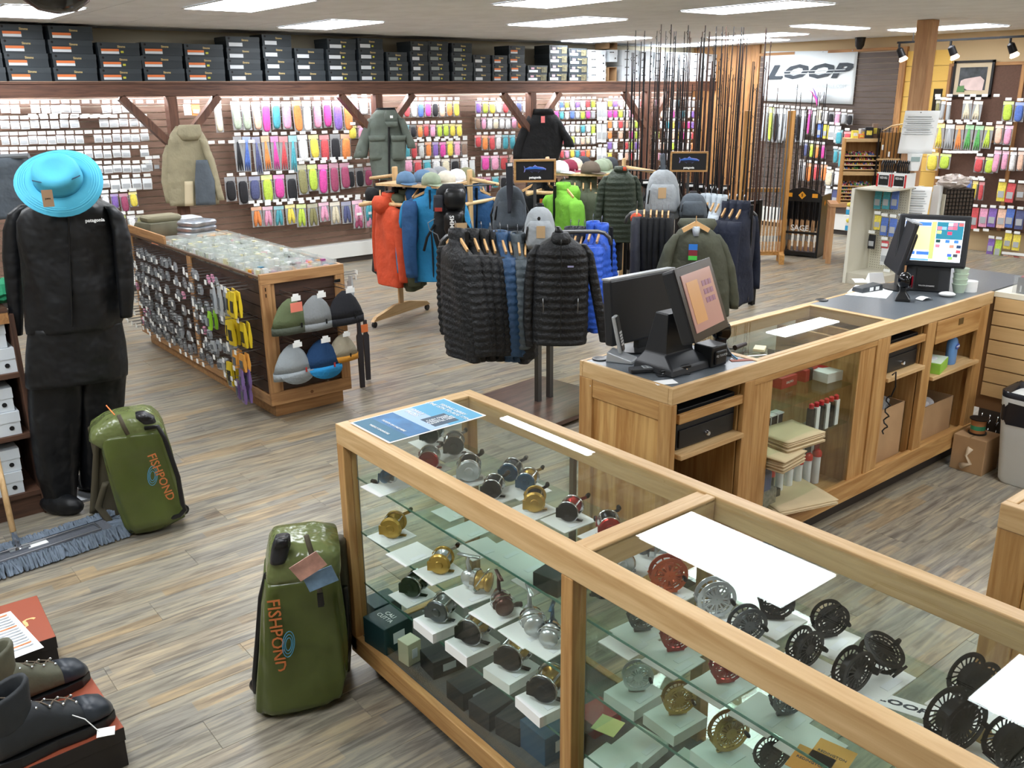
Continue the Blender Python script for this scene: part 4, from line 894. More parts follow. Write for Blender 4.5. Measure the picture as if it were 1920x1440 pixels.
# monitor one seen from behind
def monitor(label, c, rz, w, h, tilt=0, foot=True, hump=True):
    t = thing('monitor', label, 'monitor', (c[0], c[1], TC-.0015), rz)
    M = Matrix.Rotation(tilt, 3, 'X')
    z0_ = .1 if hump else .05
    g = G(); g.box((0, 0, z0_+h/2), (w, .028 if hump else .05, h), M=M); g.obj('screen_back', BK2, t, bevel=.012)
    g = G(); g.box(M @ Vector((0, .0, h/2+.0))+Vector((0, 0, z0_+h/2)), (w*.99, .05, .008), M=M); g.obj('top_edge', MATS['silver_plastic'], t)
    if hump: g = G(); g.box((0, -.03, .1+h*.5), (w*.55, .045, h*.55), M=M); g.obj('electronics_hump', BK2, t, bevel=.015)
    g = G(); g.box((0, -.012, .07), (.07, .03, .14)); g.obj('neck', BLACK, t); g = G(); g.lathe([(.1, 0), (.1, .008), (.03, .014)], 24, sx=1.1, sy=.8); g.obj('foot', BLACK, t, 2)
    return t
monitor('black monitor seen from behind with silver top edge', (2.90, 2.69), 0, .42, .29, -.1, hump=False)
# cables
g = G(); random.seed(3)
for k in range(6):
    a0 = random.uniform(0, 6); cx, cy = 2.86+random.uniform(-.04, .05), 2.49+random.uniform(-.04, .03)
    g.tube([(cx+.055*math.cos(a0+q*.7)+q*.003, cy+.035*math.sin(a0+q*.7), 1.006+.03*abs(math.sin(q*.5+k))) for q in range(14)], .0035, 6)
g.tube([(3.1, 2.44, 1.003), (3.16, 2.47, 1.003), (3.18, 2.42, 1.004), (3.2, 2.4, 1.004)], .003, 6)
g.obj('cables', BLACK, None, True, label='tangle of black cables between phone and terminal stand', cat='cable')
g = G(); g.tube([(2.73, 2.53, 1.004), (2.8, 2.47, 1.004), (2.9, 2.4, 1.004)], .004, 6); g.obj('grey_cable', GREY, None, True, label='grey cable running behind the phone base', cat='cable')
def scanner(px, py, label, rz, red=False):
    p = on(px, py); t = thing('barcode_scanner', label, 'scanner', (p.x, p.y, p.z), rz)
    g = G(); g.loft([[(-.045, -.04, 0), (.045, -.04, 0), (.045, .04, 0), (-.045, .04, 0)], [(-.042, -.036, .015), (.042, -.036, .015), (.042, .036, .015), (-.042, .036, .015)], [(-.025, -.012, .05), (.025, -.012, .05), (.025, .02, .05), (-.025, .02, .05)], [(-.03, -.012, .1), (.03, -.012, .1), (.03, .022, .1), (-.03, .022, .1)]]); g.obj('stand', BLACK, t, bevel=.005)
    g = G(); g.ball((0, 0, .11), (.045, .038, .046), 20, 14); g.obj('scanner_head', mat('gloss_black', (14, 15, 18), .08), t, True)
    g = G(); g.lathe([(.034, 0), (.034, .006), (.028, .008)], 20, M=Matrix.Rotation(PI/2, 3, 'X'), c=(0, -.033, .105)); g.obj('scan_window', mat('scan_red', (90, 6, 20), .1, emit=.25) if red else mat('gloss_black2', (10, 10, 12), .05), t, 2)
scanner(1349, 664, 'black barcode scanner ball beside the reddish screen', -.6); scanner(1692, 563, 'black barcode scanner with red window facing the clerk', .5, True)
g = G(); a, b = on(1366, 662), on(1382, 675); g.tube([a+Vector((0, 0, .005)), b+Vector((0, 0, .005))], .0035, 8); g.obj('pen', mat('pen_blue', (60, 140, 190), .4), None, label='blue pen on the counter beside the scanner ball', cat='pen')
# on the glass
z_ = 1.0
def pbox(n, px, py, z, d, rz, m, lb, cat, bev=.002): p = PZ(px, py, z); g = G(); g.box((0, 0, d[2]/2), d); return g.obj(n, m, None, bevel=bev, loc=(p.x, p.y, z), rot=rz, label=lb, cat=cat)
zg = .9965
pbox('sticky_pad', 1424, 656, zg, (.075, .05, .012), .5, mat('cream_paper', (236, 228, 190), .8), 'cream sticky note pad on the counter glass', 'notepad')
pbox('ruler', 1412, 668, zg, (.13, .012, .004), -.45, WHITE, 'white pen lying on the near corner of the counter glass', 'pen')
pbox('red_marker', 1394, 676, zg, (.12, .03, .004), -.5, mat('brick_red', (150, 80, 60), .6), 'reddish strip at the near left corner of the counter glass', 'strip')
p = PZ(1388, 654, zg); g = G(); g.tube([p+Vector((-.04, .0, .012)), p+Vector((.05, .01, .012))], [.012, .009], 10); g.obj('marker', mat('black_marker', (40, 26, 28), .4), None, 2, label='black and red marker on the counter glass', cat='marker')
for k, (px, py) in enumerate(((1440, 646), (1466, 650), (1488, 640), (1528, 630), (1556, 622), (1585, 612))):
    p = PZ(px, py, .93); g = G()
    for s in (-1, 1): g.lathe([(.026, 0), (.026, .003), (.023, .003)], 18, c=(s*.032, 0, .0), sx=1, sy=.75, M=Matrix.Rotation(.9, 3, 'X')); g.tube([(s*.058, 0, .01), (s*.062, .05, .008), (s*.058, .1, .0)], .0018, 5)
    t = g.obj('glasses', mat('dark_lens', (44, 40, 38), .15, alpha=.75), None, 2, loc=(p.x, p.y, .88), rot=random.uniform(-.3, .3), label='pair of dark glasses under the counter glass, %s from the scanner ball' % od(k), cat='glasses', group='glasses under the counter glass')
gpane('glass_shelf', (3.23, CY0+.05, .872), (4.14, CY1-.04, .878), cn, GLS)
# card terminal and papers
p = on(1632, 547); g = G(); g.box((0, 0, .0006), (.3, .22, .0008)); g.obj('paper_sheet', PAPER, None, loc=(p.x, p.y, p.z+.0002), rot=.35, label='white papers under the card terminal', cat='paper')
p = on(1626, 545); t = thing('card_terminal', 'dark grey card terminal lying on white paper', 'card terminal', (p.x, p.y, p.z+.0015), -.15)
g = G(); g.loft([[(-.09, -.04, 0), (.09, -.04, 0), (.09, .04, 0), (-.09, .04, 0)], [(-.085, -.035, .025), (.085, -.035, .035), (.085, .035, .035), (-.085, .035, .025)]]); g.obj('terminal_body', mat('dark_grey', (64, 68, 72), .4), t, bevel=.006)
for x in (-.03, .02): g = G(); g.b2((x, -.041, .006), (x+.03, -.039, .026)); g.obj('white_button', WHITE, t)
for px, py, d, rz, lb in ((1608, 528, (.1, .07, .002), .9, 'small folded white card standing near the grey shelf unit'), (1733, 562, (.08, .05, .003), -.3, 'curled white slip in front of the bright screen')):
    q = on(px, py); g = G(); g.grid(lambda u, v: Vector(((u-.5)*d[0], (v-.5)*d[1], .004+.012*(1-(2*u-1)**2))), 8, 2); g.obj('paper_slip', PAPER, None, solid=.0006, loc=(q.x, q.y, q.z), rot=rz, label=lb, cat='paper')
p = on(1640, 530); g = G(); g.loft([[(-.05, -.03, 0), (.05, -.03, 0), (.05, .03, 0), (-.05, .03, 0)], [(-.045, -.003, .06), (.045, -.003, .06), (.045, .003, .06), (-.045, .003, .06)]]); g.obj('tent_card', PAPER, None, loc=(p.x, p.y, p.z), rot=-.5, label='white and maroon tent card behind the card terminal', cat='card')
# POS terminal two with bright screen
t = thing('touch_terminal', 'black point of sale terminal with bright colourful screen', 'till', (0, 0, 0))
cc = on(1752, 545); cc.z = 1.0; cc = cc+Vector((.02, .06, 0))
view = Vector((-cc.x, -cc.y, 0)).normalized(); rx = Vector((-view.y, view.x, 0)); 
def L3(a, b, c): return cc + rx*a - view*b + Vector((0, 0, c))
g = G(); g.loft([[L3(-.12, -.1, 0), L3(.12, -.1, 0), L3(.12, .1, 0), L3(-.12, .1, 0)], [L3(-.115, -.06, .16), L3(.115, -.06, .16), L3(.115, .06, .16), L3(-.115, .06, .16)]]); g.obj('stand', BK2, t, bevel=.008)
g = G(); g.loft([[L3(-.06, -.105, .02), L3(.06, -.105, .02), L3(.06, -.09, .02), L3(-.06, -.09, .02)], [L3(-.055, -.08, .13), L3(.055, -.08, .13), L3(.055, -.07, .13), L3(-.055, -.07, .13)]]); g.obj('front_panel', BLACK, t)
text('TOUCH DYNAMIC', .01, PAPER, t, frame(L3(.0, -.108, .035), rx, Vector((0, 0, 1))+view*-.2))
sc = L3(0, -.06, .285); uy = (Vector((0, 0, 1)) - view*.22).normalized()
slab(t, 'screen_housing', sc, rx, uy, .37, .29, .05, BK2, .01)
nrm = rx.cross(uy)
def ui(u0, u1, v0, v1, col, lift=.0012, e=1.1): M = frame(sc+nrm*lift, rx, uy); g = G(); g.b2(((u0-.5)*.30, (v0-.5)*.225, -.0005), ((u1-.5)*.30, (v1-.5)*.225, 0)); return g.obj('screen_tile', mat('ui_%d_%d_%d' % col, col, .3, emit=e), scr2, mx=scr2.matrix_basis.inverted() @ M)
scr2 = slab(t, 'screen', sc+nrm*.0006, rx, uy, .305, .23, .002, mat('ui_base', (226, 232, 240), .3, emit=.9), 0)
ui(0, .45, .86, .95, (60, 110, 200)); ui(0, .46, .26, .85, (236, 216, 150)); ui(.46, .54, .05, .97, (170, 216, 110)); ui(.02, .22, .14, .22, (60, 110, 200)); ui(.25, .47, .14, .22, (60, 110, 200)); ui(0, .47, .0, .04, (90, 150, 220))
ui(.55, 1, .55, .97, (40, 110, 130))
for (u, v, c) in ((.56, .78, (230, 110, 120)), (.64, .78, (120, 160, 230)), (.74, .88, (230, 232, 240)), (.82, .88, (226, 110, 130)), (.74, .79, (226, 110, 130)), (.82, .79, (210, 90, 110)), (.56, .68, (240, 214, 120)), (.74, .66, (230, 60, 90)), (.92, .88, (230, 90, 90)), (.56, .46, (20, 60, 60)), (.72, .46, (60, 110, 200)), (.87, .46, (60, 110, 200)), (.56, .34, (230, 110, 130)), (.8, .34, (240, 120, 100)), (.92, .34, (40, 60, 90)), (.78, .12, (60, 90, 210)), (.88, .12, (60, 60, 70)), (.8, .05, (130, 210, 90)), (.92, .22, (230, 70, 80)), (.66, .05, (240, 200, 200))): ui(u, u+.075, v, v+.075, c, .002)
monitor('dark monitor seen edge-on behind the bright screen', (4.98, 2.62), .72, .36, .30, .22)
# cups and roll
p = on(1797, 548); g = G()
for k in range(4): g.lathe([(.028, .03*k), (.04, .03*k+.045), (.042, .03*k+.05)], 16)
g.obj('cup_stack', mat('pale_green_cup', (206, 226, 206), .5, alpha=.85), None, 2, loc=(p.x, p.y, p.z), label='stack of pale green cups beside the bright screen', cat='cups')
p = on(1817, 546); g = G(); g.lathe([(.012, 0), (.04, 0), (.04, .06), (.012, .06)], 24); g.obj('receipt_roll', PAPER, None, 2, loc=(p.x, p.y, p.z), label='white paper roll at the end of the counter', cat='paper roll')
p = on(1775, 556); g = G(); g.ball((0, 0, .014), (.03, .045, .014)); g.obj('mouse', WHITE, None, True, loc=(p.x, p.y, p.z), rot=.6, label='small white mouse at the foot of the bright screen', cat='mouse')
# in the shelves
def cash(x0, x1, lb):
    t = thing('cash_drawer', lb, 'cash drawer', ((x0+x1)/2, 2.24, .7085)); w = x1-x0-.02
    g = G(); g.b2((-w/2, 0, 0), (w/2, .4, .11)); g.obj('drawer_box', BK2, t, bevel=.003); g = G(); g.b2((-w/2+.01, -.008, .008), (w/2-.01, 0, .085)); g.obj('drawer_front', BLACK, t, bevel=.003)
    g = G(); g.lathe([(.012, 0), (.009, .012)], 12, M=Matrix.Rotation(PI/2, 3, 'X'), c=(.0, -.008, .035)); g.obj('key_lock', CHROME, t, 2)
cash(2.64, 3.03, 'black cash drawer with chrome lock under the near terminal'); cash(4.24, 4.57, 'black cash drawer with chrome lock under the bright terminal')
for x0, x1, lb in ((2.65, 3.01, 'black keyboard in the slot under the near terminal'), (4.25, 4.54, 'black keyboard in the slot under the bright terminal')): g = G(); g.b2((x0, 2.235, .8615), (x1, 2.4, .885)); g.obj('keyboard', BLACK, None, bevel=.003, label=lb, cat='keyboard')
g = G(); g.loft([[(2.7, 2.28, .1915), (3.0, 2.28, .1915), (3.0, 2.6, .1915), (2.7, 2.6, .1915)], [(2.7, 2.28, .33), (3.0, 2.28, .33), (3.0, 2.6, .33), (2.7, 2.6, .33)], [(2.73, 2.36, .39), (2.97, 2.36, .39), (2.97, 2.58, .39), (2.73, 2.58, .39)]]); g.obj('printer', BK2, None, bevel=.008, label='dark printer on the deck under the near cash drawer', cat='printer')
# glass section contents (shelves z .52/.72, deck .19)
def cbx(n, px, py, z, d, rz, m, lb, cat): return pbox(n, px, py, z, d, rz, m, lb, cat)
REDM = mat('red_box', (176, 56, 52), .55)
t = cbx('red_box', 1465, 722, .721, (.13, .09, .055), .0, REDM, 'red box with white lettering at the left of the counter shelf', 'box'); text('SALMO', .018, PAPER, t, FACE_S((0, -.0465, .028)))
t = cbx('red_box', 1500, 708, .721, (.12, .12, .06), .1, REDM, 'red box with black band on the counter shelf', 'box'); g = G(); g.b2((-.02, -.0615, 0), (.01, .061, .0615)); g.obj('band', BLACK, t); text('SALMO', .018, PAPER, t, FACE_S((.035, -.0625, .03)))
t = cbx('white_box', 1553, 702, .721, (.27, .2, .05), -.1, mat('carton_white', (232, 232, 230), .6), 'white carton with a red fish shape on its lid', 'box')
g = G(); g.prism([(-.08, -.01), (-.07, -.035), (0, -.045), (.03, -.025), (.06, -.04), (.08, -.01), (.06, .0), (.04, -.005), (.02, .03), (-.03, .035), (-.06, .02)], .001, c=(0, .02, .05)); g.obj('fish_print', mat('fish_red', (214, 52, 60), .5), t)
BLU = mat('blue_clear', (110, 160, 214), .2, alpha=.7)
for i, (px, py) in enumerate(((1592, 675), (1604, 668), (1616, 662))): p = PZ(px, py, .76); g = G(); g.lathe([(.022, 0), (.024, .06), (.01, .08), (.012, .1)], 12); g.obj('clear_bottle', BLU, None, 2, loc=(p.x, p.y, .7215), label='clear blue bottle on the counter shelf, %s of three' % od(i), cat='bottle')
RC_ = mat('red_cap', (200, 30, 44), .4)
for i in range(6):
    t = thing('tube_box', 'red capped black and white box, %s from left on the middle shelf' % od(i), 'box', (3.66+.042*i, 2.27+.0*i, .5215), 0, 'red capped boxes on the middle shelf')
    g = G(); g.b2((-.014, -.014, 0), (.014, .014, .13)); g.obj('carton', WHITE if i % 2 else BLACK, t); g = G(); g.lathe([(.012, .13), (.012, .15), (.004, .156)], 10); g.obj('cap', RC_, t, 2)
for i in range(4):
    t = thing('white_stand', 'little white framed box hanging under the white carton, %s from left' % od(i), 'box', (3.44+.055*i, 2.42, .5215), 0, 'small framed boxes on the middle shelf')
    g = G(); g.b2((-.02, -.02, 0), (.02, .02, .08)); g.obj('carton', BLACK, t); g = G(); g.b2((-.024, -.024, .08), (.024, .024, .086)); g.b2((-.024, -.024, 0), (-.02, -.02, .08)); g.obj('white_rim', WHITE, t)
KR = mat('kraft_paper', (196, 176, 140), .85, noise=.06, nscale=6)
def bagstack(name, c, w, l, n, rz, lb, th=.008):
    t = thing(name, lb, 'paper bags', c, rz)
    for k in range(n):
        o = random.uniform(-.008, .008)
        g = G(); g.grid(lambda u, v: Vector(((u-.5)*w+o, (v-.5)*l+o, th*k+.002+.004*math.sin(u*5+k)*math.sin(v*3)+(.01*max(0, v-.8) if k == n-1 else 0))), 10, 6)
        g.obj('paper_bag', KR, t, True, solid=th*.7)
bagstack('paper_bag_stack', (3.50, 2.27, .53), .26, .2, 6, -.1, 'upper stack of folded brown paper bags on the glass shelf'); bagstack('paper_bag_stack', (3.35, 2.24, .47), .2, .2, 8, .1, 'lower stack of narrow brown paper bags on the glass shelf')
gpane('glass_shelf', (3.23, CY0+.05, .455), (3.5, CY1-.04, .461), cn, GLS)
bagstack('paper_bag_stack', (3.52, 2.26, .235), .34, .3, 3, -.3, 'large flat brown paper bags with handle on the bottom rail', .006)
WR = mat('tube_red', (190, 40, 34), .4); WHT = mat('tube_white', (220, 220, 224), .5)
for i in range(14):
    row, k = (i // 7, i % 7); x, y = 3.38+.078*k+.02*row, 2.33+.17*row
    t = thing('hanging_tool', 'red and white carded tube, %s from left in the %s row under the counter glass' % (od(k), ('front', 'back')[row]), 'carded tube', (x, y, .1925), random.uniform(-.2, .2), 'carded red and white tubes under the counter glass'); t.scale = (1.2, 1.2, .98)
    g = G(); g.tube([(0, 0, 0), (0, 0, .14), (0, 0, .17)], [.017, .017, .012], 10); g.obj('tube', WHT if k > 1 or row else BLACK, t, 2); g = G(); g.lathe([(.02, .15), (.02, .17), (.012, .185)], 10); g.obj('collar', WR, t, 2)
    g = G(); g.box((0, .004, .215), (.036, .004, .07)); g.obj('card', BK2 if k % 2 else mat('maroon_card', (110, 26, 30), .6), t)
for i in range(5):
    t = thing('hanging_brush', 'pale carded packet, %s from left at the right of the counter bay' % od(i), 'carded packet', (3.72+.05*i, 2.42, .22), .1, 'pale carded packets at the right of the counter bay')
    g = G(); g.box((0, .004, .17), (.045, .003, .2)); g.obj('backing_card', mat('pale_card', (190, 196, 190), .6), t); g = G(); g.tube([(0, -.012, .03), (0, -.012, .16)], .014, 8); g.obj('tube', WHT, t, 2)
g = G(); g.b2((3.27, 2.25, .1915), (3.36, 2.4, .42)); g.obj('plastic_tub', mat('violet_tub', (70, 84, 140), .3, alpha=.8), None, bevel=.01, label='violet blue plastic tub against the left stile inside the counter', cat='tub')
g = G(); g.box((3.42, 2.33, .24), (.12, .1, .09)); g.obj('black_box', BLACK, None, bevel=.002, label='black box with white label behind the paper bag', cat='box')
g = G(); g.box((3.62, 2.3, .215), (.16, .09, .04)); g.obj('black_case', BLACK, None, bevel=.006, label='black case on the deck beside the tubes', cat='case')
g = G(); g.b2((3.26, 2.245, .2155), (3.40, 2.30, .33)); g.obj('clear_bag', mat('bag_multi', (120, 116, 104), .4, noise=.5, nscale=60), None, bevel=.01, label='clear bag of small parts at the lower left of the glass bay', cat='bag')
# right bays: cartons, tissue, sanitizer
def openbox(x, y, z, w, d, h, lb, rz=0):
    t = thing('carton', lb, 'box', (x, y, z), rz); g = G(); th = .006
    for a, b in (((-w/2, -d/2, 0), (w/2, d/2, th)), ((-w/2, -d/2, th), (-w/2+th, d/2, h)), ((w/2-th, -d/2, th), (w/2, d/2, h)), ((-w/2, -d/2, th), (w/2, -d/2+th, h)), ((-w/2, d/2-th, th), (w/2, d/2, h))): g.b2(a, b)
    g.obj('box_body', CARDB, t); g = G(); g.bar((0, d/2, h), (0, d/2+.05, h-.03), w*.9, .004); g.obj('flap', CARDB, t); return t
t = openbox(4.39, 2.42, .1915, .32, .32, .3, 'open brown carton full of clear plastic in the bay under the cash drawer')
CRP = mat('crumpled_plastic', (190, 194, 196), .15, alpha=.5, noise=.3, nscale=30)
def crumple(n, c, r, m, lb=None, cat=None, par=None, amp=.3, seed=1):
    rnd = random.Random(seed); g = G(); g.ball((0, 0, 0), r, 18, 12); g.v = [tuple(Vector(v)*(1+rnd.uniform(-amp, amp))) for v in g.v]; return g.obj(n, m, par, loc=c, label=lb, cat=cat)
crumple('plastic_film', (4.39, 2.42, .44), (.15, .14, .13), CRP, 'crumpled clear plastic bulging from the carton under the cash drawer', 'plastic', amp=.12)
t = openbox(4.93, 2.44, .1915, .42, .34, .2, 'low brown carton on the deck below the sanitizer shelf')
crumple('red_pouch', (4.78, 2.42, .3), (.08, .1, .07), mat('pouch_red', (190, 60, 56), .5), 'red and white pouch in the low carton', 'pouch', amp=.15)
crumple('white_wrap', (4.95, 2.4, .34), (.1, .1, .06), mat('wrap_white', (214, 214, 218), .4), 'white wrapping on top of the low carton', 'wrapping', amp=.15, seed=4)
p = Vector((4.8, 2.26, .6225)); t = thing('tissue_box', 'green and white tissue box on the shelf beside the sanitizer', 'tissue box', p, .25)
g = G(); g.b2((-.09, -.06, 0), (.09, .06, .06)); g.obj('carton', mat('tissue_green', (146, 196, 70), .6), t, bevel=.002); g = G(); g.b2((-.088, -.058, .06), (.088, .058, .062)); g.obj('top_print', mat('tissue_pale', (214, 228, 206), .6), t); g = G(); g.lathe([(.04, .0622), (.04, .063)], 16, sx=1.2, sy=.5); g.obj('opening', PAPER, t)
t = thing('sanitizer_bottle', 'blue pump bottle of hand sanitizer on the counter shelf', 'bottle', (4.985, 2.25, .6225), .1)
g = G(); g.lathe([(.036, 0), (.04, .01), (.04, .12), (.03, .145), (.013, .155), (.013, .165)], 20, sx=1.1, sy=.7); g.obj('bottle_body', mat('sanitizer_blue', (110, 160, 220), .1, alpha=.75), t, 2)
g = G(); g.lathe([(.015, .165), (.015, .185), (.006, .19), (.006, .215), (.012, .216), (.012, .222)], 14); g.bar((0, 0, .219), (-.045, -.01, .217), .012, .008); g.obj('pump', WHITE, t, 2)
g = G(); g.lathe([(.026, 0), (.026, .002)], 20, sx=1, sy=.6, M=Matrix.Rotation(PI/2, 3, 'X'), c=(0, -.028, .105)); g.obj('label', mat('label_blue', (40, 80, 170), .4), t); text('PURELL', .014, PAPER, t, FACE_S((0, -.0315, .105)))
g = G(); g.tube([(4.235, 2.19, .72), (4.24, 2.175, .74), (4.245, 2.17, .66), (4.25, 2.19, .6)]+[(4.25+.012*math.cos(k*1.3), 2.2+.012*math.sin(k*1.3), .6-.012*k) for k in range(18)], .004, 6); g.obj('coiled_cord', BLACK, None, True, label='black coiled cord hanging over the shelf front', cat='cord')
# carton with line spool, bin, slat counter, key rings
f0, f1, f2 = PZ(1834, 867, 0), PZ(1777, 848, 0), PZ(1857, 851, 0)
t = thing('carton', 'closed brown carton on the floor beside the bin, with glue marks', 'box', (4.97, 1.99, 0), 0)
t.location = (5.02, 2.0, 0)
g = G(); g.b2((0, 0, 0), (.19, .185, .21)); g.obj('box_body', CARDB, t, bevel=.003); g = G(); g.b2((0, .088, .21), (.19, .096, .212)); g.obj('flap_seam', mat('cardboard_dark', (140, 110, 78), .8), t)
g = G(); g.tube([(-.003, .08, .15), (-.004, .1, .1), (-.004, .07, .06), (-.004, .12, .03)], [.018, .008, .012, .02], 6); g.obj('glue_mark', mat('torn_paper', (216, 196, 168), .5), t, True)
p = Vector((5.12, 2.1, 0)); t = thing('line_spool', 'spool of green and copper fishing line on the brown carton', 'spool', (p.x, p.y, .2125))
for z in (0, .085): g = G(); g.lathe([(.05, z), (.05, z+.006)], 24); g.obj('spool_flange', BLACK, t)
for z0, z1_, m in ((.006, .025, mat('line_copper', (176, 120, 76), .4)), (.025, .05, mat('line_green', (60, 150, 110), .4)), (.05, .085, MATS['line_copper'])): g = G(); g.lathe([(.04, z0), (.04, z1_)], 24); g.obj('line', m, t, 2)
p = Vector((5.13, 1.79, 0)); t = thing('waste_bin', 'white waste bin lined with a black bag', 'bin', (p.x, p.y, 0), PI/2)
def rr(w, d, z, r=.05, n=6): return [(sx*(w-r)+r*math.cos(a), sy*(d-r)+r*math.sin(a), z) for sx, sy, a0 in ((1, 1, 0), (-1, 1, PI/2), (-1, -1, PI), (1, -1, 1.5*PI)) for a in [a0+PI/2*k/n for k in range(n+1)]]
g = G(); g.loft([rr(.13, .1, 0), rr(.14, .11, .02), rr(.175, .14, .5)]); g.obj('bin_body', mat('bin_white', (222, 226, 226), .5, noise=.04, nscale=5), t, 2)
rnd = random.Random(5); rings = []
for z, e in ((.36, .006), (.42, .008), (.5, .012), (.535, .016), (.53, .0), (.45, -.03), (.38, -.06)):
    rings.append([(x*(1+e*5*1), y*(1+e*6), z+rnd.uniform(-.012, .012)*(1 if z < .5 else .3)) for x, y, _ in rr(.165+.0*z, .13, 0)])
g = G(); g.loft(rings, cap=False); g.tube([(-.1, -.15, .42), (-.09, -.16, .36), (-.09, -.158, .32)], [.018, .012, .015], 8); g.obj('bin_bag', mat('bag_black', (34, 36, 42), .18), t, True)
TN = wood('tan_slat', (206, 172, 122), (192, 158, 108), 'y', .5, contrast=.7)
t = thing('slatwall_counter', 'tan slatwall counter side joining the checkout counter at right', 'counter', (0, 0, 0))
XS = 5.3
g = G(); g.b2((XS+.012, .6, .3), (XS+.04, 2.22, .97)); g.obj('groove_backing', mat('groove_brown', (120, 88, 56), .7), t)
for k in range(7): g = G(); g.b2((XS, .6, .385+k*.085), (XS+.018, 2.19, .385+k*.085+.077)); g.obj('slat', TN, t)
g = G(); g.b2((XS, .6, .97), (XS+.65, 2.2, 1.0)); g.obj('worktop', mat('top_cream', (226, 220, 200), .5), t)
g = G(); g.b2((XS+.05, .6, .05), (XS+.6, 2.2, .97)); g.obj('carcass', OY, t)
t = thing('wire_display', 'clear acrylic rack of hooks and red tags on the slatwall counter', 'display rack', (0, 0, 0))
g = G(); g.b2((XS+.03, 1.2, 1.0015), (XS+.036, 2.12, 1.1)); g.obj('acrylic_front', mat('acrylic', (190, 194, 196), .1, alpha=.3), t)
for k in range(14):
    y = 2.08-.06*k; g = G(); g.b2((XS+.04, y-.022, 1.0015), (XS+.2, y+.022, 1.09)); g.obj('lure_box', mat('dark_clear', (60, 56, 56), .2, alpha=.8), t); g = G(); g.b2((XS+.038, y-.004, 1.01), (XS+.04, y+.004, 1.045)); g.obj('hook_mark', WHITE, t); g = G(); g.b2((XS+.05, y-.012, 1.09), (XS+.07, y+.012, 1.096)); g.obj('red_tag', RC_, t)
t = thing('keyring_display', 'low wire rack of small metal clips beside the brown carton', 'display rack', (0, 0, 0))
g = G(); g.b2((XS+.012, 1.75, .06), (XS+.02, 2.19, .3)); g.obj('back_plate', mat('rack_dark', (60, 54, 48), .5), t)
for r in range(3):
    for k in range(9): g = G(); y = 2.16-.045*k; g.tube([(XS, y, .28-.085*r), (XS-.01, y, .25-.085*r), (XS, y+.01, .215-.085*r), (XS+.008, y, .24-.085*r)], .004, 5); g.obj('metal_clip', CHROME, t, True)
# right hand oak cabinet
t = thing('oak_cabinet', 'oak cabinet corner cut by the right picture edge', 'cabinet', (0, 0, 0))
for n, a, b, m in (('top_rail', (2.49, -.6, .925), (2.52, .93, 1), LY), ('top_rail', (2.52, .9, .925), (3.4, .93, 1), LX), ('worktop', (2.52, -.6, .96), (3.4, .9, .995), LY), ('stile', (2.495, .84, .08), (2.52, .93, .925), OZ), ('stile', (2.52, .9, .08), (3.4, .928, .925), OZ), ('side_panel', (2.505, -.6, .08), (2.52, .84, .925), GRN[2]), ('bottom_rail', (2.495, -.6, .08), (2.503, .84, .2), OY)):
    g = G(); g.b2(a, b); g.obj(n, m, t, bevel=.003)
for px, lb in ((1068, 'white price tag sticking out beside the counter end'),): 
    p = PZ(1073, 713, .85); g = G(); g.box((0, 0, 0), (.06, .002, .03)); g.tube([(.03, 0, 0), (2.569-p.x, .0, 0)], .003, 5); g.obj('price_tag', WHITE, None, loc=(p.x, 2.66, .9), label=lb, cat='price tag')
# ================================================================ clothing helpers
Z3 = Vector((0, 0, 1))
def D(px, py, de): return Vector((0, 0, H)) + ray(px, py)*de
FH = Vector((math.sin(YAW), math.cos(YAW), 0))
def FD(de, z): return (de-(H-z)*math.sin(PITCH))/math.cos(PITCH)     # level distance of a point at height z
def DF(px, py, f): d = ray(px, py); return Vector((0, 0, H)) + d*(f/d.dot(FH))   # on an upright plane
def DB(px, py, de, b): return DF(px, py, FD(de, b[2]))
def DEP(p): return (Vector(p)-Vector((0, 0, H))).dot(_fw)
def facing(px): d = ray(px, 700); return -math.atan2(d.x, d.y)
def pxrings(rows, de, ry, n=26, fold=.0, seed=0, sup=2.4, quilt=0):
    out = []; q0 = None
    # resample for smoothness
    R2 = []
    for i in range(len(rows)-1):
        a, b = rows[i], rows[i+1]; k = max(1, int(abs(b[0]-a[0])/(2.6 if quilt else 7)))
        for j in range(k): f = j/k; f2 = f; R2.append([a[m]+(b[m]-a[m])*f2 for m in range(3)] + [((a[3] if len(a) > 3 else 1)*(1-f)+(b[3] if len(b) > 3 else 1)*f)])
    R2.append(list(rows[-1][:3])+[rows[-1][3] if len(rows[-1]) > 3 else 1])
    for i, (y, xl, xr, k) in enumerate(R2):
        c = DF((xl+xr)/2, y, de); hw = (DF(xr, y, de)-DF(xl, y, de)).length/2
        d = ray((xl+xr)/2, y); vd = Vector((d.x, d.y, 0)).normalized(); rt = Vector((vd.y, -vd.x, 0))
        ring = []
        qm = 1 - quilt*.5*(1+math.cos(2*PI*c.z/.045)) if quilt else 1
        for j in range(n):
            t = 2*PI*j/n; cx, cy = math.cos(t), math.sin(t)
            cx = math.copysign(abs(cx)**(2/sup), cx); cy = math.copysign(abs(cy)**(2/sup), cy)
            f = 1+fold*(.6*math.sin(3*t+seed+c.z*5)+.5*math.sin(7*t+seed*2+c.z*9))*min(1, i/5)
            ring.append(c + rt*hw*(1-(1-qm)*.22)*cx*(1+(f-1)*.3) + vd*min(ry*k, max(hw*1.1, .01) if k < 1.2 else 9)*cy*f*qm)
        out.append(ring)
    return out
def pxpart(name, rows, de, ry, m, par, base, **k):
    g = G(); g.T = Matrix.Translation(-Vector(base)); g.loft(pxrings(rows, FD(de, base[2]), ry, **k)); return g.obj(name, m, par, True)
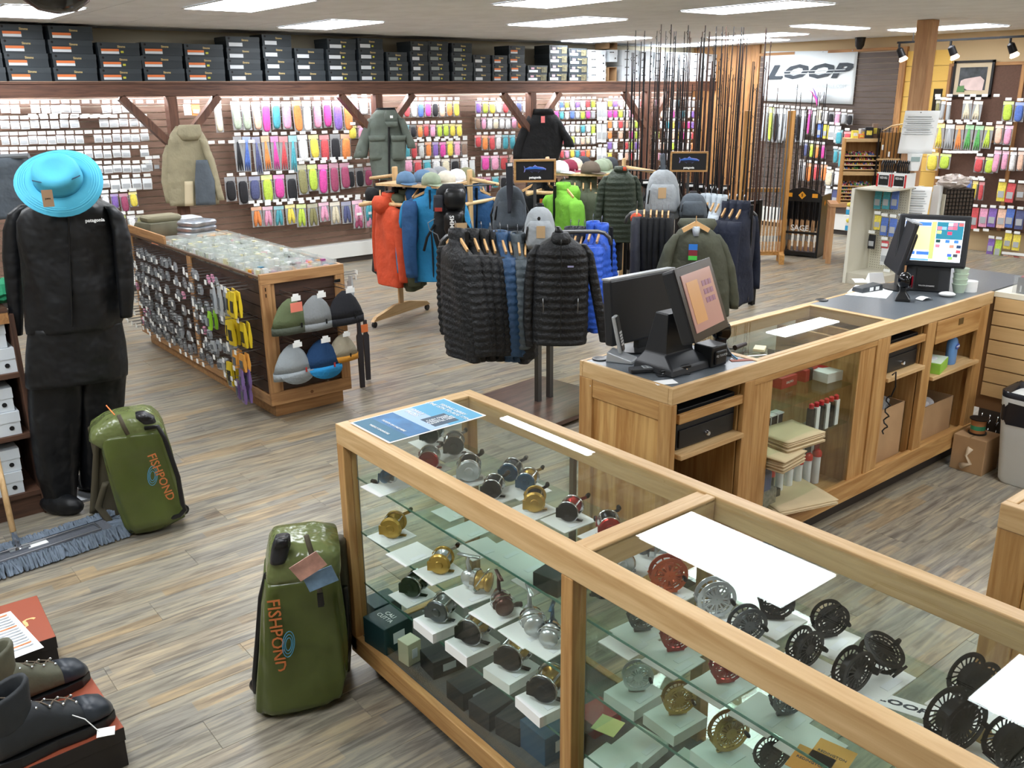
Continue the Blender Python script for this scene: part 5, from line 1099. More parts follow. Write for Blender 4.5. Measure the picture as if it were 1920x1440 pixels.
def fab(name, c, **k): return mat('fabric_'+name, c, .8, noise=.12, nscale=9, bump=.8, bscale=9, bd=.03, **k)
FB = dict(black=fab('black', (13, 15, 18)), puffer=mat('puffer_black', (15, 17, 20), .6, noise=.15, nscale=12, bump=.8, bscale=42, bd=.015), navy=fab('navy', (20, 27, 46)), blue=mat('puffer_blue', (44, 76, 112), .55, bump=.7, bscale=42), royal=mat('puffer_royal', (36, 84, 190), .55, bump=.7, bscale=42),
          greygreen=mat('puffer_greygreen', (72, 82, 88), .55, bump=.7, bscale=42), orange=fab('orange', (192, 72, 40)), olive=fab('olive', (68, 74, 56)), teal=fab('teal', (30, 120, 168)), deep=fab('deep_blue', (30, 72, 116)), lime=fab('lime', (110, 172, 50)),
          green=mat('puffer_green', (46, 56, 42), .55, bump=.7, bscale=42), khaki=fab('khaki', (70, 72, 58)), tan=fab('tan', (150, 142, 116)), sage=fab('sage', (92, 100, 92)), charcoal=fab('charcoal', (52, 54, 62)), light=fab('light', (190, 200, 208)), grey=fab('grey', (158, 164, 168)), slate=fab('slate', (84, 92, 100)))
HGW = mat('hanger_wood', (206, 164, 112), .5)
GAR = {}
def garment(kind, c, w=.46, L=.7, dep=.09, quilt=0, hood=False):
    key = (kind, c, w, L, dep, quilt, hood)
    if key in GAR: return GAR[key]
    m = FB[c]; ch = []; rnd = random.Random(len(GAR)+3); ph = rnd.uniform(0, 6)
    def ringz(z, rx, ry, n=24, cx=0, cy=0, fold=.06):
        q = 1-quilt*.055*(1+math.cos(2*PI*z/.045)) if quilt else 1
        return [(cx+rx*math.cos(t)*(1+.2*fold*math.sin(5*t+ph)), cy+ry*q*math.sin(t)*(1+fold*4*math.sin(4*t+ph+z*8)*min(1, -z*3)), z) for t in [2*PI*j/n for j in range(n)]]
    if kind == 'pants':
        g = G()
        for s in (-1, 1): g.loft([ringz(-z, r, dep*.8, 14, cx=s*x) for z, r, x in ((0, w*.25, w*.25), (.1, w*.27, w*.25), (.35, w*.24, w*.25), (.7, w*.22, w*.24), (L, w*.22, w*.23))])
        ch.append(('legs', g.mesh('legs', m, True))); g = G(); g.loft([ringz(-z, w*.5, dep*.9, 20, fold=0) for z in (-.01, .05)]); ch.append(('waistband', g.mesh('waistband', m, True)))
    else:
        hw = w/2; prof = [(.0, .075), (.03, .085), (.055, hw*.62), (.085, hw*.86), (.12, hw*.98), (.17, hw)]
        z = .17; 
        while z < L-.001: z = min(L, z+.011 if quilt else z+.05); prof.append((z, hw*(1+.06*(z/L))))
        g = G(); g.loft([ringz(-zz, r, dep*(.7 if zz < .06 else 1)*(1+.15*zz/L)) for zz, r in prof]); ch.append(('torso', g.mesh('torso', m, True)))
        if kind == 'jacket':
            for s in (-1, 1):
                g = G(); SL = L*.92; rings = []
                N = int(SL/.011) if quilt else 14
                for i in range(N+1):
                    f = i/N; zz = -.08-(SL-.08)*f; cx = s*(hw*.88+.1*math.sin(min(1, f*1.3)*1.5)); r = .07*(1-f*.3); q = 1-quilt*.07*(1+math.cos(2*PI*zz/.045)) if quilt else 1
                    if f < .08: r *= .7+f*3.7
                    rings.append([(cx+r*q*math.cos(t)*(.75), -.02*f+min(dep*.85, r*1.15)*q*math.sin(t), zz) for t in [2*PI*j/12 for j in range(12)]])
                g.loft(rings); ch.append(('sleeve', g.mesh('sleeve', m, True)))
        g = G(); g.loft([ringz(.0, .078, dep*.72, 20, fold=0), ringz(.035, .07, dep*.75, 20, fold=0), ringz(.055, .062, dep*.7, 20, fold=0), ringz(.05, .054, dep*.6, 20, fold=0), ringz(.0, .054, dep*.6, 20, fold=0)], cap=False)
        if hood: g.loft([[(x*1.05, y+dep*.7, zz) for x, y, _ in ringz(zz, r, r*.8, 16, fold=0)] for zz, r in ((-.14, .05), (-.1, .11), (-.03, .12), (.02, .09))])
        ch.append(('collar', g.mesh('collar', m, True)))
        g = G(); g.b2((-.005, -dep*1.12, -L+.02), (.005, -dep*.8, .03)); ch.append(('zipper', g.mesh('zipper', BLACK)))
    g = G(); g.bar((-w*.36, 0, -.055 if kind != 'pants' else .02), (0, 0, .035), .012, .02); g.bar((w*.36, 0, -.055 if kind != 'pants' else .02), (0, 0, .035), .012, .02); ch.append(('hanger', g.mesh('hanger', HGW)))
    g = G(); g.tube([(0, 0, .03), (0, 0, .09), (.012, 0, .105), (.022, 0, .1), (.026, 0, .085)], .0022, 5); ch.append(('hook', g.mesh('hook', STEEL)))
    GAR[key] = ch; return ch
def hang(px, py, de, ch, rz, label, group, cat='jacket', name='hanging_jacket', sc=1, off=0):
    p = D(px, py, de); t = thing(name, label, cat, (p.x, p.y, p.z), (random.uniform(-.03, .03), random.uniform(-.02, .02), facing(px)+rz), group)
    if sc != 1: t.scale = (sc,)*3
    hg = None
    for n, m in ch:
        if n == 'hook': put(n, m, hg)
        else:
            o = put(n, m, t)
            if n == 'hanger': hg = o
    return t
def tagcard(par, p, rz, m, w=.06, h=.09, txt=None):
    g = G(); g.box((0, 0, -h/2), (w, .003, h)); o = g.obj('hang_tag', m, par, loc=p, rot=rz)
    if txt: text(txt, .014, BLACK, o, FACE_S((0, -.002, -h*.5)))
    return o
KRT = mat('kraft_tag', (190, 160, 120), .7)
SIDE = PI/2
# ---------------------------------------------------------------- front four-way rack with puffers
RB = mat('raw_steel', (92, 92, 92), .35, .7)
def fourway(name, label, c, ztop, arms, zs, basew=.8, rz=0):
    t = thing(name, label, 'clothes rack', (c.x, c.y, 0), rz)
    g = G(); g.box((0, 0, .045), (basew, basew, .03)); g.obj('base_plate', woods('rust_base', (110, 84, 70), (70, 54, 46), rough=.3)[0], t, bevel=.004)
    for sx in (-.06, .06): g = G(); g.box((sx, 0, ztop/2+.03), (.035, .035, ztop)); g.obj('upright', RB, t)
    for i, (a, L, z) in enumerate(arms):
        c_, s_ = math.cos(a), math.sin(a); g = G(); pts = [(.0, 0, z)]+[(c_*L*f, s_*L*f, z) for f in (.3, .8)]+[(c_*(L*.8+.09*math.sin(q)), s_*(L*.8+.09*math.sin(q)), z-.09*(1-math.cos(q))) for q in (.5, 1.0, 1.57)]
        g.tube(pts, .014, 8); g.obj('arm', RB, t, True)
    return t
def ang(px0, py0, px1, py1, z): a, b = PZ(px0, py0, z), PZ(px1, py1, z); return math.atan2(b.y-a.y, b.x-a.x), (b-a).length
F_ = facing(1040)
c1 = D(1020, 560, 6.1); c1.z = 0
r1 = fourway('clothes_rack', 'steel four-way rack on a brown base plate holding black puffer jackets', c1, 1.2, [(F_, .45, 1.22), (F_+PI, .75, 1.22), (F_-PI/2, .6, 1.18), (F_+PI/2, .4, 1.22)], None, .78, F_*0+.12)
def sign(px, py, de, w, h, label, ztop):
    p = D(px, py, de); t = thing('rack_sign', label, 'sign', (p.x, p.y, p.z), facing(px)+.06)
    g = G(); g.box((0, 0, 0), (w, .015, h)); g.obj('sign_board', mat('sign_black', (22, 22, 24), .5), t)
    for a, b in (((-w/2-.012, -.016, h/2), (w/2+.012, .014, h/2+.014)), ((-w/2-.012, -.016, -h/2-.014), (w/2+.012, .014, -h/2)), ((-w/2-.014, -.016, -h/2), (-w/2, .014, h/2)), ((w/2, -.016, -h/2), (w/2+.014, .014, h/2))): g = G(); g.b2(a, b); g.obj('sign_frame', OX, t)
    text('patagonia', h*.17, PAPER, t, FACE_S((0, -.009, -h*.36)), bold=.001)
    fish = [(-.42, .28), (-.34, .1), (-.2, .22), (-.08, .2), (0, .34), (.08, .22), (.3, .17), (.42, .05), (.4, -.03), (.2, -.1), (.12, -.2), (.0, -.12), (-.1, -.2), (-.2, -.1), (-.34, -.05), (-.42, -.2), (-.39, .05)]
    s = w*.7; sy = h*.75
    g = G(); g.prism([(x*s, y*sy) for x, y in fish], .002, M=Matrix.Rotation(PI/2, 3, 'X'), c=(0, -.0085, h*.06)); g.obj('fish_outline', mat('fish_lilac', (150, 150, 220), .5), t)
    g = G(); g.prism([(x*s*.93, y*sy*.82-.002) for x, y in fish], .002, M=Matrix.Rotation(PI/2, 3, 'X'), c=(0, -.0095, h*.055)); g.obj('fish_body', mat('fish_dark', (30, 34, 60), .5), t)
    g = G(); g.prism([(-.36*s, .12*sy), (0, .22*sy), (.38*s, .06*sy), (.38*s, .0), (0, .06*sy), (-.36*s, .02*sy)], .0022, M=Matrix.Rotation(PI/2, 3, 'X'), c=(0, -.0105, h*.06)); g.obj('fish_stripe', mat('fish_blue', (50, 110, 200), .5), t)
    g = G(); g.bar((0, .01, -h/2-.014), (0, .01, -(p.z-ztop)), .02, .02, up=(0, 1, 0)); g.obj('sign_post', RB, t)
sign(1003, 320, 6.15, .26, .125, 'black framed fish sign above the front puffer rack', 1.2)
sign(1292, 303, 7.2, .27, .13, 'black framed fish sign above the grey backpack at right', 1.2)
GP = 'puffer jackets on the front rack'
pf = garment('jacket', 'puffer', .5, .74, .07, 1); pb_ = garment('jacket', 'blue', .5, .74, .07, 1); pg = garment('jacket', 'greygreen', .46, .68, .07, 1); pr = garment('jacket', 'royal', .44, .66, .07, 1); pc = garment('jacket', 'charcoal', .44, .66, .06, 0)
for i, (px, py, de, ch, dr_, lb) in enumerate(((856, 446, 5.55, pf, .25, 'black puffer jacket at the left end of the front rack'), (884, 446, 5.65, pf, .15, 'second black puffer jacket from the left on the front rack'), (903, 447, 5.7, pf, .1, 'third black puffer jacket from the left on the front rack'), (920, 449, 5.75, pf, .05, 'black puffer jacket just left of the blue ones'),
        (938, 449, 5.75, pb_, .1, 'dark blue puffer jacket with bright blue collar on the front rack'), (953, 452, 5.8, pb_, .0, 'second dark blue puffer jacket on the front rack'), (970, 452, 5.75, pg, .0, 'grey-green puffer jacket beside the blue ones'), (985, 455, 5.8, pf, -.1, 'black puffer jacket between the grey-green and the front one'))):
    hang(px, py, de, ch, SIDE+dr_+.1, lb, GP)
for i, (px, py, de, ch, lb) in enumerate(((1070, 440, 6.3, pc, 'grey vest-like jacket behind the front puffer, left'), (1084, 440, 6.3, pc, 'grey jacket behind the front puffer, middle'), (1096, 441, 6.3, pc, 'grey jacket left of the royal blue ones'),
        (1112, 430, 6.2, pr, 'first royal blue puffer jacket behind the front puffer'), (1128, 434, 6.15, pr, 'second royal blue puffer jacket, rightmost on the front rack'))):
    hang(px, py, de, ch, SIDE-.2, lb, GP)
# hero black puffer facing the camera
de = 5.35; b0 = D(1050, 440, de)
t = thing('hanging_jacket', 'black quilted puffer jacket facing forward at the front of the rack', 'jacket', b0, None, GP)
pxpart('torso', [(446, 1030, 1072, .5), (455, 1015, 1085, .8), (466, 1004, 1098), (485, 1000, 1104), (520, 999, 1104), (600, 996, 1103), (642, 996, 1100)], de, .10, FB['puffer'], t, b0, quilt=.09, n=36)
pxpart('sleeve', [(458, 1004, 1018, .5), (475, 990, 1012), (530, 982, 1003), (600, 980, 1000), (648, 985, 1004)], de, .06, FB['puffer'], t, b0, quilt=.14)
pxpart('sleeve', [(458, 1086, 1100, .5), (475, 1094, 1113), (530, 1104, 1124), (600, 1117, 1137), (640, 1124, 1142)], de, .06, FB['puffer'], t, b0, quilt=.14)
pxpart('collar', [(436, 1036, 1066), (444, 1033, 1070), (456, 1030, 1074)], de-.01, .07, FB['puffer'], t, b0)
pxpart('zipper', [(450, 1051.5, 1053.5), (640, 1050, 1052)], de-.107, .006, BLACK, t, b0)
for a, b in ((1018, 1), (1084, -1)): pxpart('pocket_zip', [(560, a-1, a+1), (586, a-1+b, a+1+b)], de-.1, .006, STEEL, t, b0)
M = frame(DB(1070, 500, de-.112, b0)-b0, (math.cos(F_), math.sin(F_), 0), (0, 0, 1)); g = G(); g.b2((-.018, -.005, -.0005), (.018, .005, .001)); g.obj('chest_label', mat('label_lilac', (150, 150, 190), .5), t, mx=M)
pxpart('hanger', [(425, 1042, 1050), (440, 1038, 1060)], de+.0, .02, BLACK, t, b0)
# sling bag and grey backpacks
def backpack(label, px, py, de, wpx, hpx, c, dep=.16, strap=True, cat='backpack'):
    b0 = D(px, py, de); t = thing('backpack', label, cat, b0)
    x0, x1, y0, y1 = px-wpx/2, px+wpx/2, py, py+hpx
    pxpart('body', [(y0, px-wpx*.12, px+wpx*.12, .3), (y0+hpx*.05, px-wpx*.26, px+wpx*.26, .6), (y0+hpx*.15, px-wpx*.37, px+wpx*.37, .85), (y0+hpx*.35, px-wpx*.45, px+wpx*.45), (y0+hpx*.8, x0, x1), (y0+hpx*.95, x0+2, x1-2, .8), (y1, x0+6, x1-6, .5)], de, dep/2, FB[c], t, b0, fold=.03)
    pxpart('front_pocket', [(y0+hpx*.3, px-wpx*.3, px+wpx*.3, .5), (y0+hpx*.4, px-wpx*.38, px+wpx*.38), (y0+hpx*.78, px-wpx*.42, px+wpx*.42), (y0+hpx*.88, px-wpx*.36, px+wpx*.36, .5)], de-dep*.42, dep*.2, FB[c], t, b0)
    pxpart('side_zip', [(y0+hpx*.42, px-wpx*.4, px-wpx*.36), (y0+hpx*.7, px-wpx*.45, px-wpx*.41)], de-dep*.5, .01, BLACK, t, b0)
    pxpart('haul_loop', [(y0-hpx*.08, px-wpx*.1, px+wpx*.1, .5), (y0+hpx*.02, px-wpx*.16, px+wpx*.16)], de+.02, .015, BLACK, t, b0)
    if strap:
        for s in (-1, 1): pxpart('shoulder_strap', [(y0+hpx*.1, px+s*wpx*.3-2, px+s*wpx*.3+2), (y0+hpx*.6, px+s*wpx*.54-2, px+s*wpx*.54+2), (y1, px+s*wpx*.45-2, px+s*wpx*.45+2)], de+dep*.4, .01, BLACK, t, b0)
    return t, b0
t, b0 = backpack('grey daypack with kraft tag hanging on the front rack', 1012, 388, 5.7, 62, 88, 'grey'); tagcard(t, DB(1014, 424, 5.6, b0)-b0, F_, KRT, .055, .075)
g = G(); g.lathe([(.012, 0), (.012, .004)], 12, M=Matrix.Rotation(PI/2, 3, 'X')); o = g.obj('round_logo', BLACK, t); o.location = DB(1010, 410, 5.6, b0)-b0
t, b0 = backpack('grey daypack with kraft tag below the right fish sign', 1243, 318, 6.9, 66, 92, 'grey'); tagcard(t, DB(1242, 352, 6.8, b0)-b0, F_, KRT, .06, .08); g = G(); o = None
pxpart('top_strap', [(288, 1239, 1247), (320, 1238, 1248)], 6.9, .01, FB['slate'], t, b0)
t, b0 = backpack('dark grey daypack behind the olive jacket', 1300, 362, 6.8, 52, 50, 'slate')
t, b0 = backpack('dark grey sling bag hanging left of the front fish sign', 956, 348, 6.4, 66, 92, 'slate', .12, cat='sling bag')
pxpart('sling_strap', [(305, 948, 962), (360, 950, 962), (400, 952, 958)], 6.3, .008, FB['charcoal'], t, b0); g = G(); g.box((0, 0, 0), (.04, .004, .02)); g.obj('strap_label', PAPER, t).location = DB(956, 309, 6.28, b0)-b0
# ---------------------------------------------------------------- left wooden rack
PL_ = woods('birch', (216, 184, 138), (190, 154, 106))
def pole(par, n, a, b, r=.018, m=None): g = G(); g.tube([a, b], r, 10); return g.obj(n, m or PL_[0], par, True)
def woodrack(label, c, rz, zt, zb, L, W_, px):
    t = thing('wooden_rack', label, 'clothes rack', (c.x, c.y, 0), rz)
    g = G(); g.b2((-W_*.5, -L*.35, zt), (W_*.5, L*.35, zt+.02)); g.obj('top_tray', PL_[0], t)
    for s in (-1, 1):
        g = G(); g.b2((-.035, s*L*.42-.012, .1), (.035, s*L*.42+.012, zt+.14)); g.obj('end_board', PL_[2], t, bevel=.01)
        pole(t, 'hang_pole', (s*W_*.5, -L*.5, zb), (s*W_*.5, L*.5, zb)); pole(t, 'hang_pole', (-W_*.7, s*L*.42, zb+.0), (W_*.7, s*L*.42, zb+.0))
        pole(t, 'face_out_pole', (0, s*L*.42, zt+.06), (0, s*(L*.42+.3), zt+.02), .016)
        g = G(); g.loft([[(x, s*L*.42-.02, z) for x, z in ((-.45, .06), (.45, .06), (.4, .1), (.1, .16), (-.1, .16), (-.4, .1))], [(x, s*L*.42+.02, z) for x, z in ((-.45, .06), (.45, .06), (.4, .1), (.1, .16), (-.1, .16), (-.4, .1))]]); g.obj('foot', PL_[0], t)
        for q in (-.42, .42): g = G(); g.lathe([(.028, -.012), (.028, .012)], 14, c=(q, s*L*.42, .0285), M=Matrix.Rotation(PI/2, 3, 'X')); g.obj('caster', BLACK, t)
    return t
cL = D(815, 500, 8.5); woodrack('birch rack on casters with caps on top and orange and blue jackets', cL, .35, 1.32, 1.16, 1.0, .75, 815)
cR = D(1095, 440, 8.7); woodrack('birch rack with caps on top behind the front fish sign', cR, .5, 1.38, 1.22, .9, .75, 1095)
jo = garment('jacket', 'orange', .5, .78, .08, 0, True); jk = garment('jacket', 'black', .5, .8, .07, 0, True); jl = garment('jacket', 'olive', .5, .84, .08, 0, True); jn = garment('jacket', 'navy', .52, .8, .08, 0, True); jt = garment('jacket', 'teal', .54, .78, .09, 0, True); jd = garment('jacket', 'deep', .54, .8, .09, 0, True); jg = garment('jacket', 'slate', .5, .75, .07, 0, True)
GJ = 'rain jackets on the left birch rack'
for px, py, de, ch, dr_, lb in ((728, 372, 8.2, jo, SIDE+.35, 'orange hooded rain jacket at the left end of the birch rack'), (712, 356, 8.7, jk, SIDE, 'black jacket behind the orange one'), (745, 362, 8.3, jk, SIDE, 'black hooded jacket between orange and olive ones'), (760, 366, 8.2, jl, SIDE, 'first olive hooded jacket on the birch rack'), (772, 362, 8.3, jl, SIDE-.1, 'second olive hooded jacket, partly behind the blue one'),
        (792, 354, 8.1, jd, SIDE-.5, 'dark blue jacket with pale chest lettering behind the black pack'), (812, 360, 7.9, jt, -.35, 'bright blue rain jacket behind the black chest pack'), (885, 356, 8.3, jd, .5, 'deep blue jacket right of the black chest pack'), (902, 350, 8.6, jg, SIDE+.2, 'grey-green jacket at the right end of the left birch rack')):
    t = hang(px, py, de, ch, dr_, lb, GJ)
    if 'lettering' in lb: text('SIMMS', .07, PAPER, t, frame((-.15, -.1, -.35), (0, 0, -1), (1, 0, 0)))
# black chest pack
bpy.context.view_layer.update(); racks = [o for o in COL.objects if o.name.startswith('wooden_rack')]
de = 7.4; b0 = D(845, 345, de); t = thing('backpack', 'black fishing pack with grey tag hanging in front of the blue jackets', 'backpack', b0)
pxpart('body', [(345, 830, 868, .6), (356, 818, 874), (400, 814, 872), (440, 812, 866), (470, 820, 858, .6)], de, .09, FB['black'], t, b0, fold=.04)
pxpart('upper_pocket', [(354, 838, 868, .6), (362, 832, 872), (380, 832, 873), (392, 838, 868, .6)], de-.1, .05, BLACK, t, b0)
pxpart('lower_pocket', [(396, 836, 868, .6), (404, 832, 870), (430, 832, 866), (446, 840, 862, .6)], de-.1, .05, BLACK, t, b0)
pxpart('mesh_pocket', [(366, 813, 832), (396, 812, 832)], de-.09, .02, FB['charcoal'], t, b0)
g = G(); g.box((0, 0, 0), (.06, .004, .03)); o = g.obj('red_tag', mat('tag_red', (170, 60, 50), .6), t, rot=F_); o.location = DB(822, 393, de-.12, b0)-b0
text('SIMMS', .05, PAPER, t, frame(DB(848, 420, de-.155, b0)-b0, (0, 0, 1), (-math.cos(F_), -math.sin(F_), 0)), bold=.001)
o = tagcard(t, DB(864, 418, de-.2, b0)-b0, F_+.2, KRT, .1, .1); g = G(); g.tube([DB(x, y, de-.12, b0)-b0 for x, y in ((815, 410), (802, 418), (806, 432), (820, 440), (824, 452))], .004, 6); g.obj('cord', GREY, t, True)
g = G(); g.tube([DB(850, 350, de, b0)-b0, Vector(racks[0].matrix_world @ Vector((0, -.7, 1.34)))-b0], .006, 6); g.obj('hanging_loop', BLACK, t)
for a, b in (((815, 420), (795, 470)), ((868, 400), (880, 430))): g = G(); g.tube([DB(*a, de-.05, b0)-b0, DB((a[0]+b[0])/2-4, (a[1]+b[1])/2, de-.03, b0)-b0, DB(*b, de, b0)-b0], .012, 6); g.obj('waist_strap', FB['black'], t, True)
# second birch rack garments
GK = 'jackets on the rear birch rack'
jli = garment('jacket', 'lime', .5, .72, .09, 0, True); gq = garment('jacket', 'green', .5, .68, .08, 1)
for px, py, de, ch, dr_, lb in ((1012, 346, 8.6, jk, .4, 'black fleece jacket with orange tag behind the fish sign'), (1030, 340, 8.8, jk, SIDE, 'black jacket left of the lime one'), (1056, 354, 8.0, jli, -1.05, 'lime green hooded jacket'), (1078, 340, 8.3, jl, SIDE, 'dark olive jacket with orange collar right of the lime one'), (1094, 340, 8.3, jl, SIDE, 'second dark olive jacket right of the lime one'), (1108, 342, 8.3, jl, SIDE, 'third dark olive jacket beside the green puffer')):
    t = hang(px, py, de, ch, dr_, lb, GK)
    if 'orange tag' in lb: tagcard(t, (-.0, -.12, -.12), 0, ORNG, .1, .1)
    if 'orange collar' in lb or 'second dark' in lb: g = G(); g.tube([(-.05, -.05, .02), (0, -.07, .0), (.05, -.05, .02)], .02, 6); g.obj('collar_lining', FB['orange'], t, True)
de = 7.6; b0 = D(1162, 320, de); t = thing('hanging_jacket', 'dark green quilted jacket facing forward beside the grey backpack', 'jacket', b0, None, GK)
pxpart('torso', [(318, 1150, 1176, .5), (328, 1140, 1186, .8), (340, 1132, 1192), (380, 1130, 1194), (452, 1128, 1194)], de, .1, FB['green'], t, b0, quilt=.09, n=36)
pxpart('sleeve', [(330, 1132, 1142, .5), (345, 1122, 1138), (400, 1113, 1130), (450, 1112, 1128)], de, .06, FB['green'], t, b0, quilt=.14)
pxpart('sleeve', [(330, 1184, 1194, .5), (345, 1190, 1202), (400, 1194, 1208), (420, 1195, 1208)], de, .06, FB['green'], t, b0, quilt=.14)
pxpart('collar', [(312, 1152, 1174), (322, 1150, 1178)], de-.01, .06, FB['green'], t, b0); pxpart('collar_lining', [(313, 1168, 1174), (320, 1168, 1175)], de-.08, .01, FB['orange'], t, b0)
g = G(); g.tube([DB(1163, 318, de, b0)-b0, Vector(racks[1].matrix_world @ Vector((0, -.66, 1.41)))-b0], .005, 6); g.obj('hanger_hook', STEEL, t)
pxpart('trousers', [(452, 1140, 1168), (505, 1142, 1166)], de+.1, .06, FB['black'], t, b0)
# ---------------------------------------------------------------- right four-way rack
c3 = D(1300, 520, 7.3); c3.z = 0
fourway('clothes_rack', 'steel four-way rack with black trousers and olive jacket at right', c3, 1.2, [(F_, .5, 1.2), (F_+PI, .6, 1.2), (F_-PI/2, .5, 1.12), (F_+PI/2, .4, 1.2)], None, .7, .1)
pk = garment('pants', 'black', .4, .88, .05); pgy = garment('pants', 'charcoal', .4, .88, .05)
for i, (px, ch) in enumerate(((1194, pgy), (1208, pk), (1220, pk), (1231, pk), (1242, pk), (1253, pk))):
    hang(px, 404+i*.5, 6.7, ch, SIDE, ('grey trousers at the left end of the right rack' if i == 0 else 'black trousers, %s from the grey pair on the right rack' % od(i-1)), 'trousers on the right rack', 'trousers', 'hanging_trousers')
g = G(); g.ball((0, 0, 0), (.05, .04, .04)); p = D(1193, 409, 6.6); g.obj('orange_garment', FB['orange'], None, True, loc=p, label='bright orange garment top above the grey trousers', cat='garment')
js = garment('jacket', 'light', .42, .66, .05); jnv = garment('jacket', 'navy', .44, .74, .07)
for i, (px, c_) in enumerate(((1322, js), (1333, js), (1344, js), (1354, js), (1366, jnv), (1380, jnv), (1394, jnv))):
    hang(px, 376+i*1.2+(8 if i > 3 else 0), 7.3-.05*i, c_, SIDE-.3, ('pale grey shirt jacket, %s from left on the right rack' % od(i)) if i < 4 else 'navy jacket, %s from the pale shirts on the right rack' % od(i-4), 'jackets on the right rack')
de = 6.3; b0 = D(1300, 415, de); t = thing('hanging_jacket', 'olive rain jacket with blue and green tag facing forward', 'jacket', b0, None, 'jackets on the right rack')
pxpart('torso', [(422, 1288, 1322, .5), (432, 1272, 1336, .8), (446, 1262, 1350), (480, 1255, 1362), (540, 1252, 1368), (588, 1256, 1366)], de, .12, FB['khaki'], t, b0, fold=.09, n=36)
pxpart('sleeve', [(440, 1262, 1276, .5), (460, 1246, 1268), (500, 1232, 1258), (545, 1224, 1252), (560, 1228, 1250)], de-.03, .06, FB['khaki'], t, b0, fold=.05)
pxpart('sleeve', [(440, 1334, 1350, .5), (460, 1342, 1364), (500, 1356, 1378), (560, 1366, 1386), (578, 1368, 1384)], de-.03, .06, FB['khaki'], t, b0, fold=.05)
pxpart('hood', [(410, 1276, 1340, .4), (420, 1270, 1344), (436, 1280, 1334)], de+.08, .07, FB['khaki'], t, b0)
pxpart('lining', [(424, 1297, 1313), (442, 1300, 1311)], de-.09, .03, FB['light'], t, b0)
g = G(); g.bar((-.09, 0, -.03), (0, 0, .02), .02, .03); g.bar((.09, 0, -.03), (0, 0, .02), .02, .03); g.tube([(0, 0, .02), (0, 0, .07)], .003, 6); o = g.obj('hanger', HGW, t, rot=F_); o.location = DB(1305, 424, de-.1, b0)-b0
o = tagcard(t, DB(1300, 458, de-.135, b0)-b0, facing(1300), mat('tag_blue', (40, 110, 190), .5), .06, .04); g = G(); g.b2((-.03, -.002, -.08), (.03, .0015, -.04)); g.obj('tag_middle', mat('tag_dark', (120, 40, 50), .5), o); g = G(); g.b2((-.03, -.002, -.11), (.03, .0015, -.08)); g.obj('tag_green', mat('tag_green', (70, 180, 70), .5), o)
# ---------------------------------------------------------------- display jackets on the posts
def deY(px, py, Y): return DEP(PY(px, py, Y))
de = deY(350, 300, YB-.13); b0 = D(345, 232, de); t = thing('display_jacket', 'tan wading jacket hanging on the first timber post', 'jacket', b0, None, 'jackets displayed on the timber posts')
pxpart('torso', [(236, 330, 366, .5), (248, 322, 378, .8), (262, 316, 386), (300, 312, 396), (345, 316, 404), (384, 322, 410)], de, .1, FB['tan'], t, b0, fold=.09, n=36)
pxpart('sleeve', [(262, 315, 330, .5), (290, 305, 326), (340, 303, 322), (380, 312, 332)], de-.05, .06, FB['tan'], t, b0, fold=.05); pxpart('sleeve', [(262, 374, 386, .5), (300, 386, 402), (340, 398, 412), (375, 408, 421)], de-.02, .05, FB['tan'], t, b0)
pxpart('lining', [(300, 368, 388, .6), (340, 366, 402), (384, 368, 404)], de-.09, .04, FB['slate'], t, b0); pxpart('hood', [(234, 336, 374, .5), (250, 332, 378), (262, 340, 372)], de-.04, .08, FB['tan'], t, b0)
pxpart('cuff_panel', [(340, 346, 362), (386, 347, 363)], de-.12, .015, mat('cream_card', (206, 192, 160), .7), t, b0)
de = deY(720, 260, YB-.13); b0 = D(722, 205, de); t = thing('display_jacket', 'grey-green wading jacket with cap hanging on the second timber post', 'jacket', b0, None, 'jackets displayed on the timber posts')
pxpart('torso', [(206, 706, 740, .5), (216, 696, 748, .8), (232, 688, 762), (260, 690, 762), (300, 694, 760), (336, 700, 758)], de, .11, FB['sage'], t, b0, fold=.08, n=36)
pxpart('sleeve', [(222, 690, 704, .5), (245, 679, 700), (275, 668, 692), (296, 662, 688)], de-.05, .06, FB['sage'], t, b0); pxpart('sleeve', [(222, 744, 758, .5), (245, 752, 768), (268, 762, 778), (278, 764, 780)], de-.05, .06, FB['sage'], t, b0)
for a, b in ((692, 722), (734, 760)): pxpart('chest_pocket', [(256, a, b, .6), (262, a, b), (294, a+1, b), (300, a+3, b-2, .6)], de-.1, .03, FB['sage'], t, b0); pxpart('pocket_flap', [(254, a-1, b+1), (264, a, b)], de-.135, .01, FB['sage'], t, b0)
pxpart('zipper', [(232, 727, 731), (334, 728, 732)], de-.12, .01, BLACK, t, b0); pxpart('hood', [(202, 706, 740, .6), (214, 700, 746), (226, 704, 742)], de+.02, .08, FB['black'], t, b0)
pxpart('cap_crown', [(207, 724, 738, .6), (214, 720, 744), (228, 722, 746)], de-.14, .06, FB['sage'], t, b0); pxpart('cap_brim', [(228, 722, 746), (238, 727, 745, .6)], de-.19, .03, FB['sage'], t, b0); g = G(); g.box((0, 0, 0), (.04, .004, .03)); g.obj('cap_badge', PAPER, t).location = DB(734, 219, de-.205, b0)-b0
de = deY(1015, 260, YB-.13); b0 = D(1015, 205, de); t = thing('display_jacket', 'black jacket with pink tag hanging on the third timber post', 'jacket', b0, None, 'jackets displayed on the timber posts')
pxpart('torso', [(208, 1002, 1030, .5), (216, 990, 1044, .8), (232, 982, 1054), (260, 974, 1056), (285, 966, 1052), (303, 966, 1046)], de, .11, FB['black'], t, b0, fold=.09, n=36)
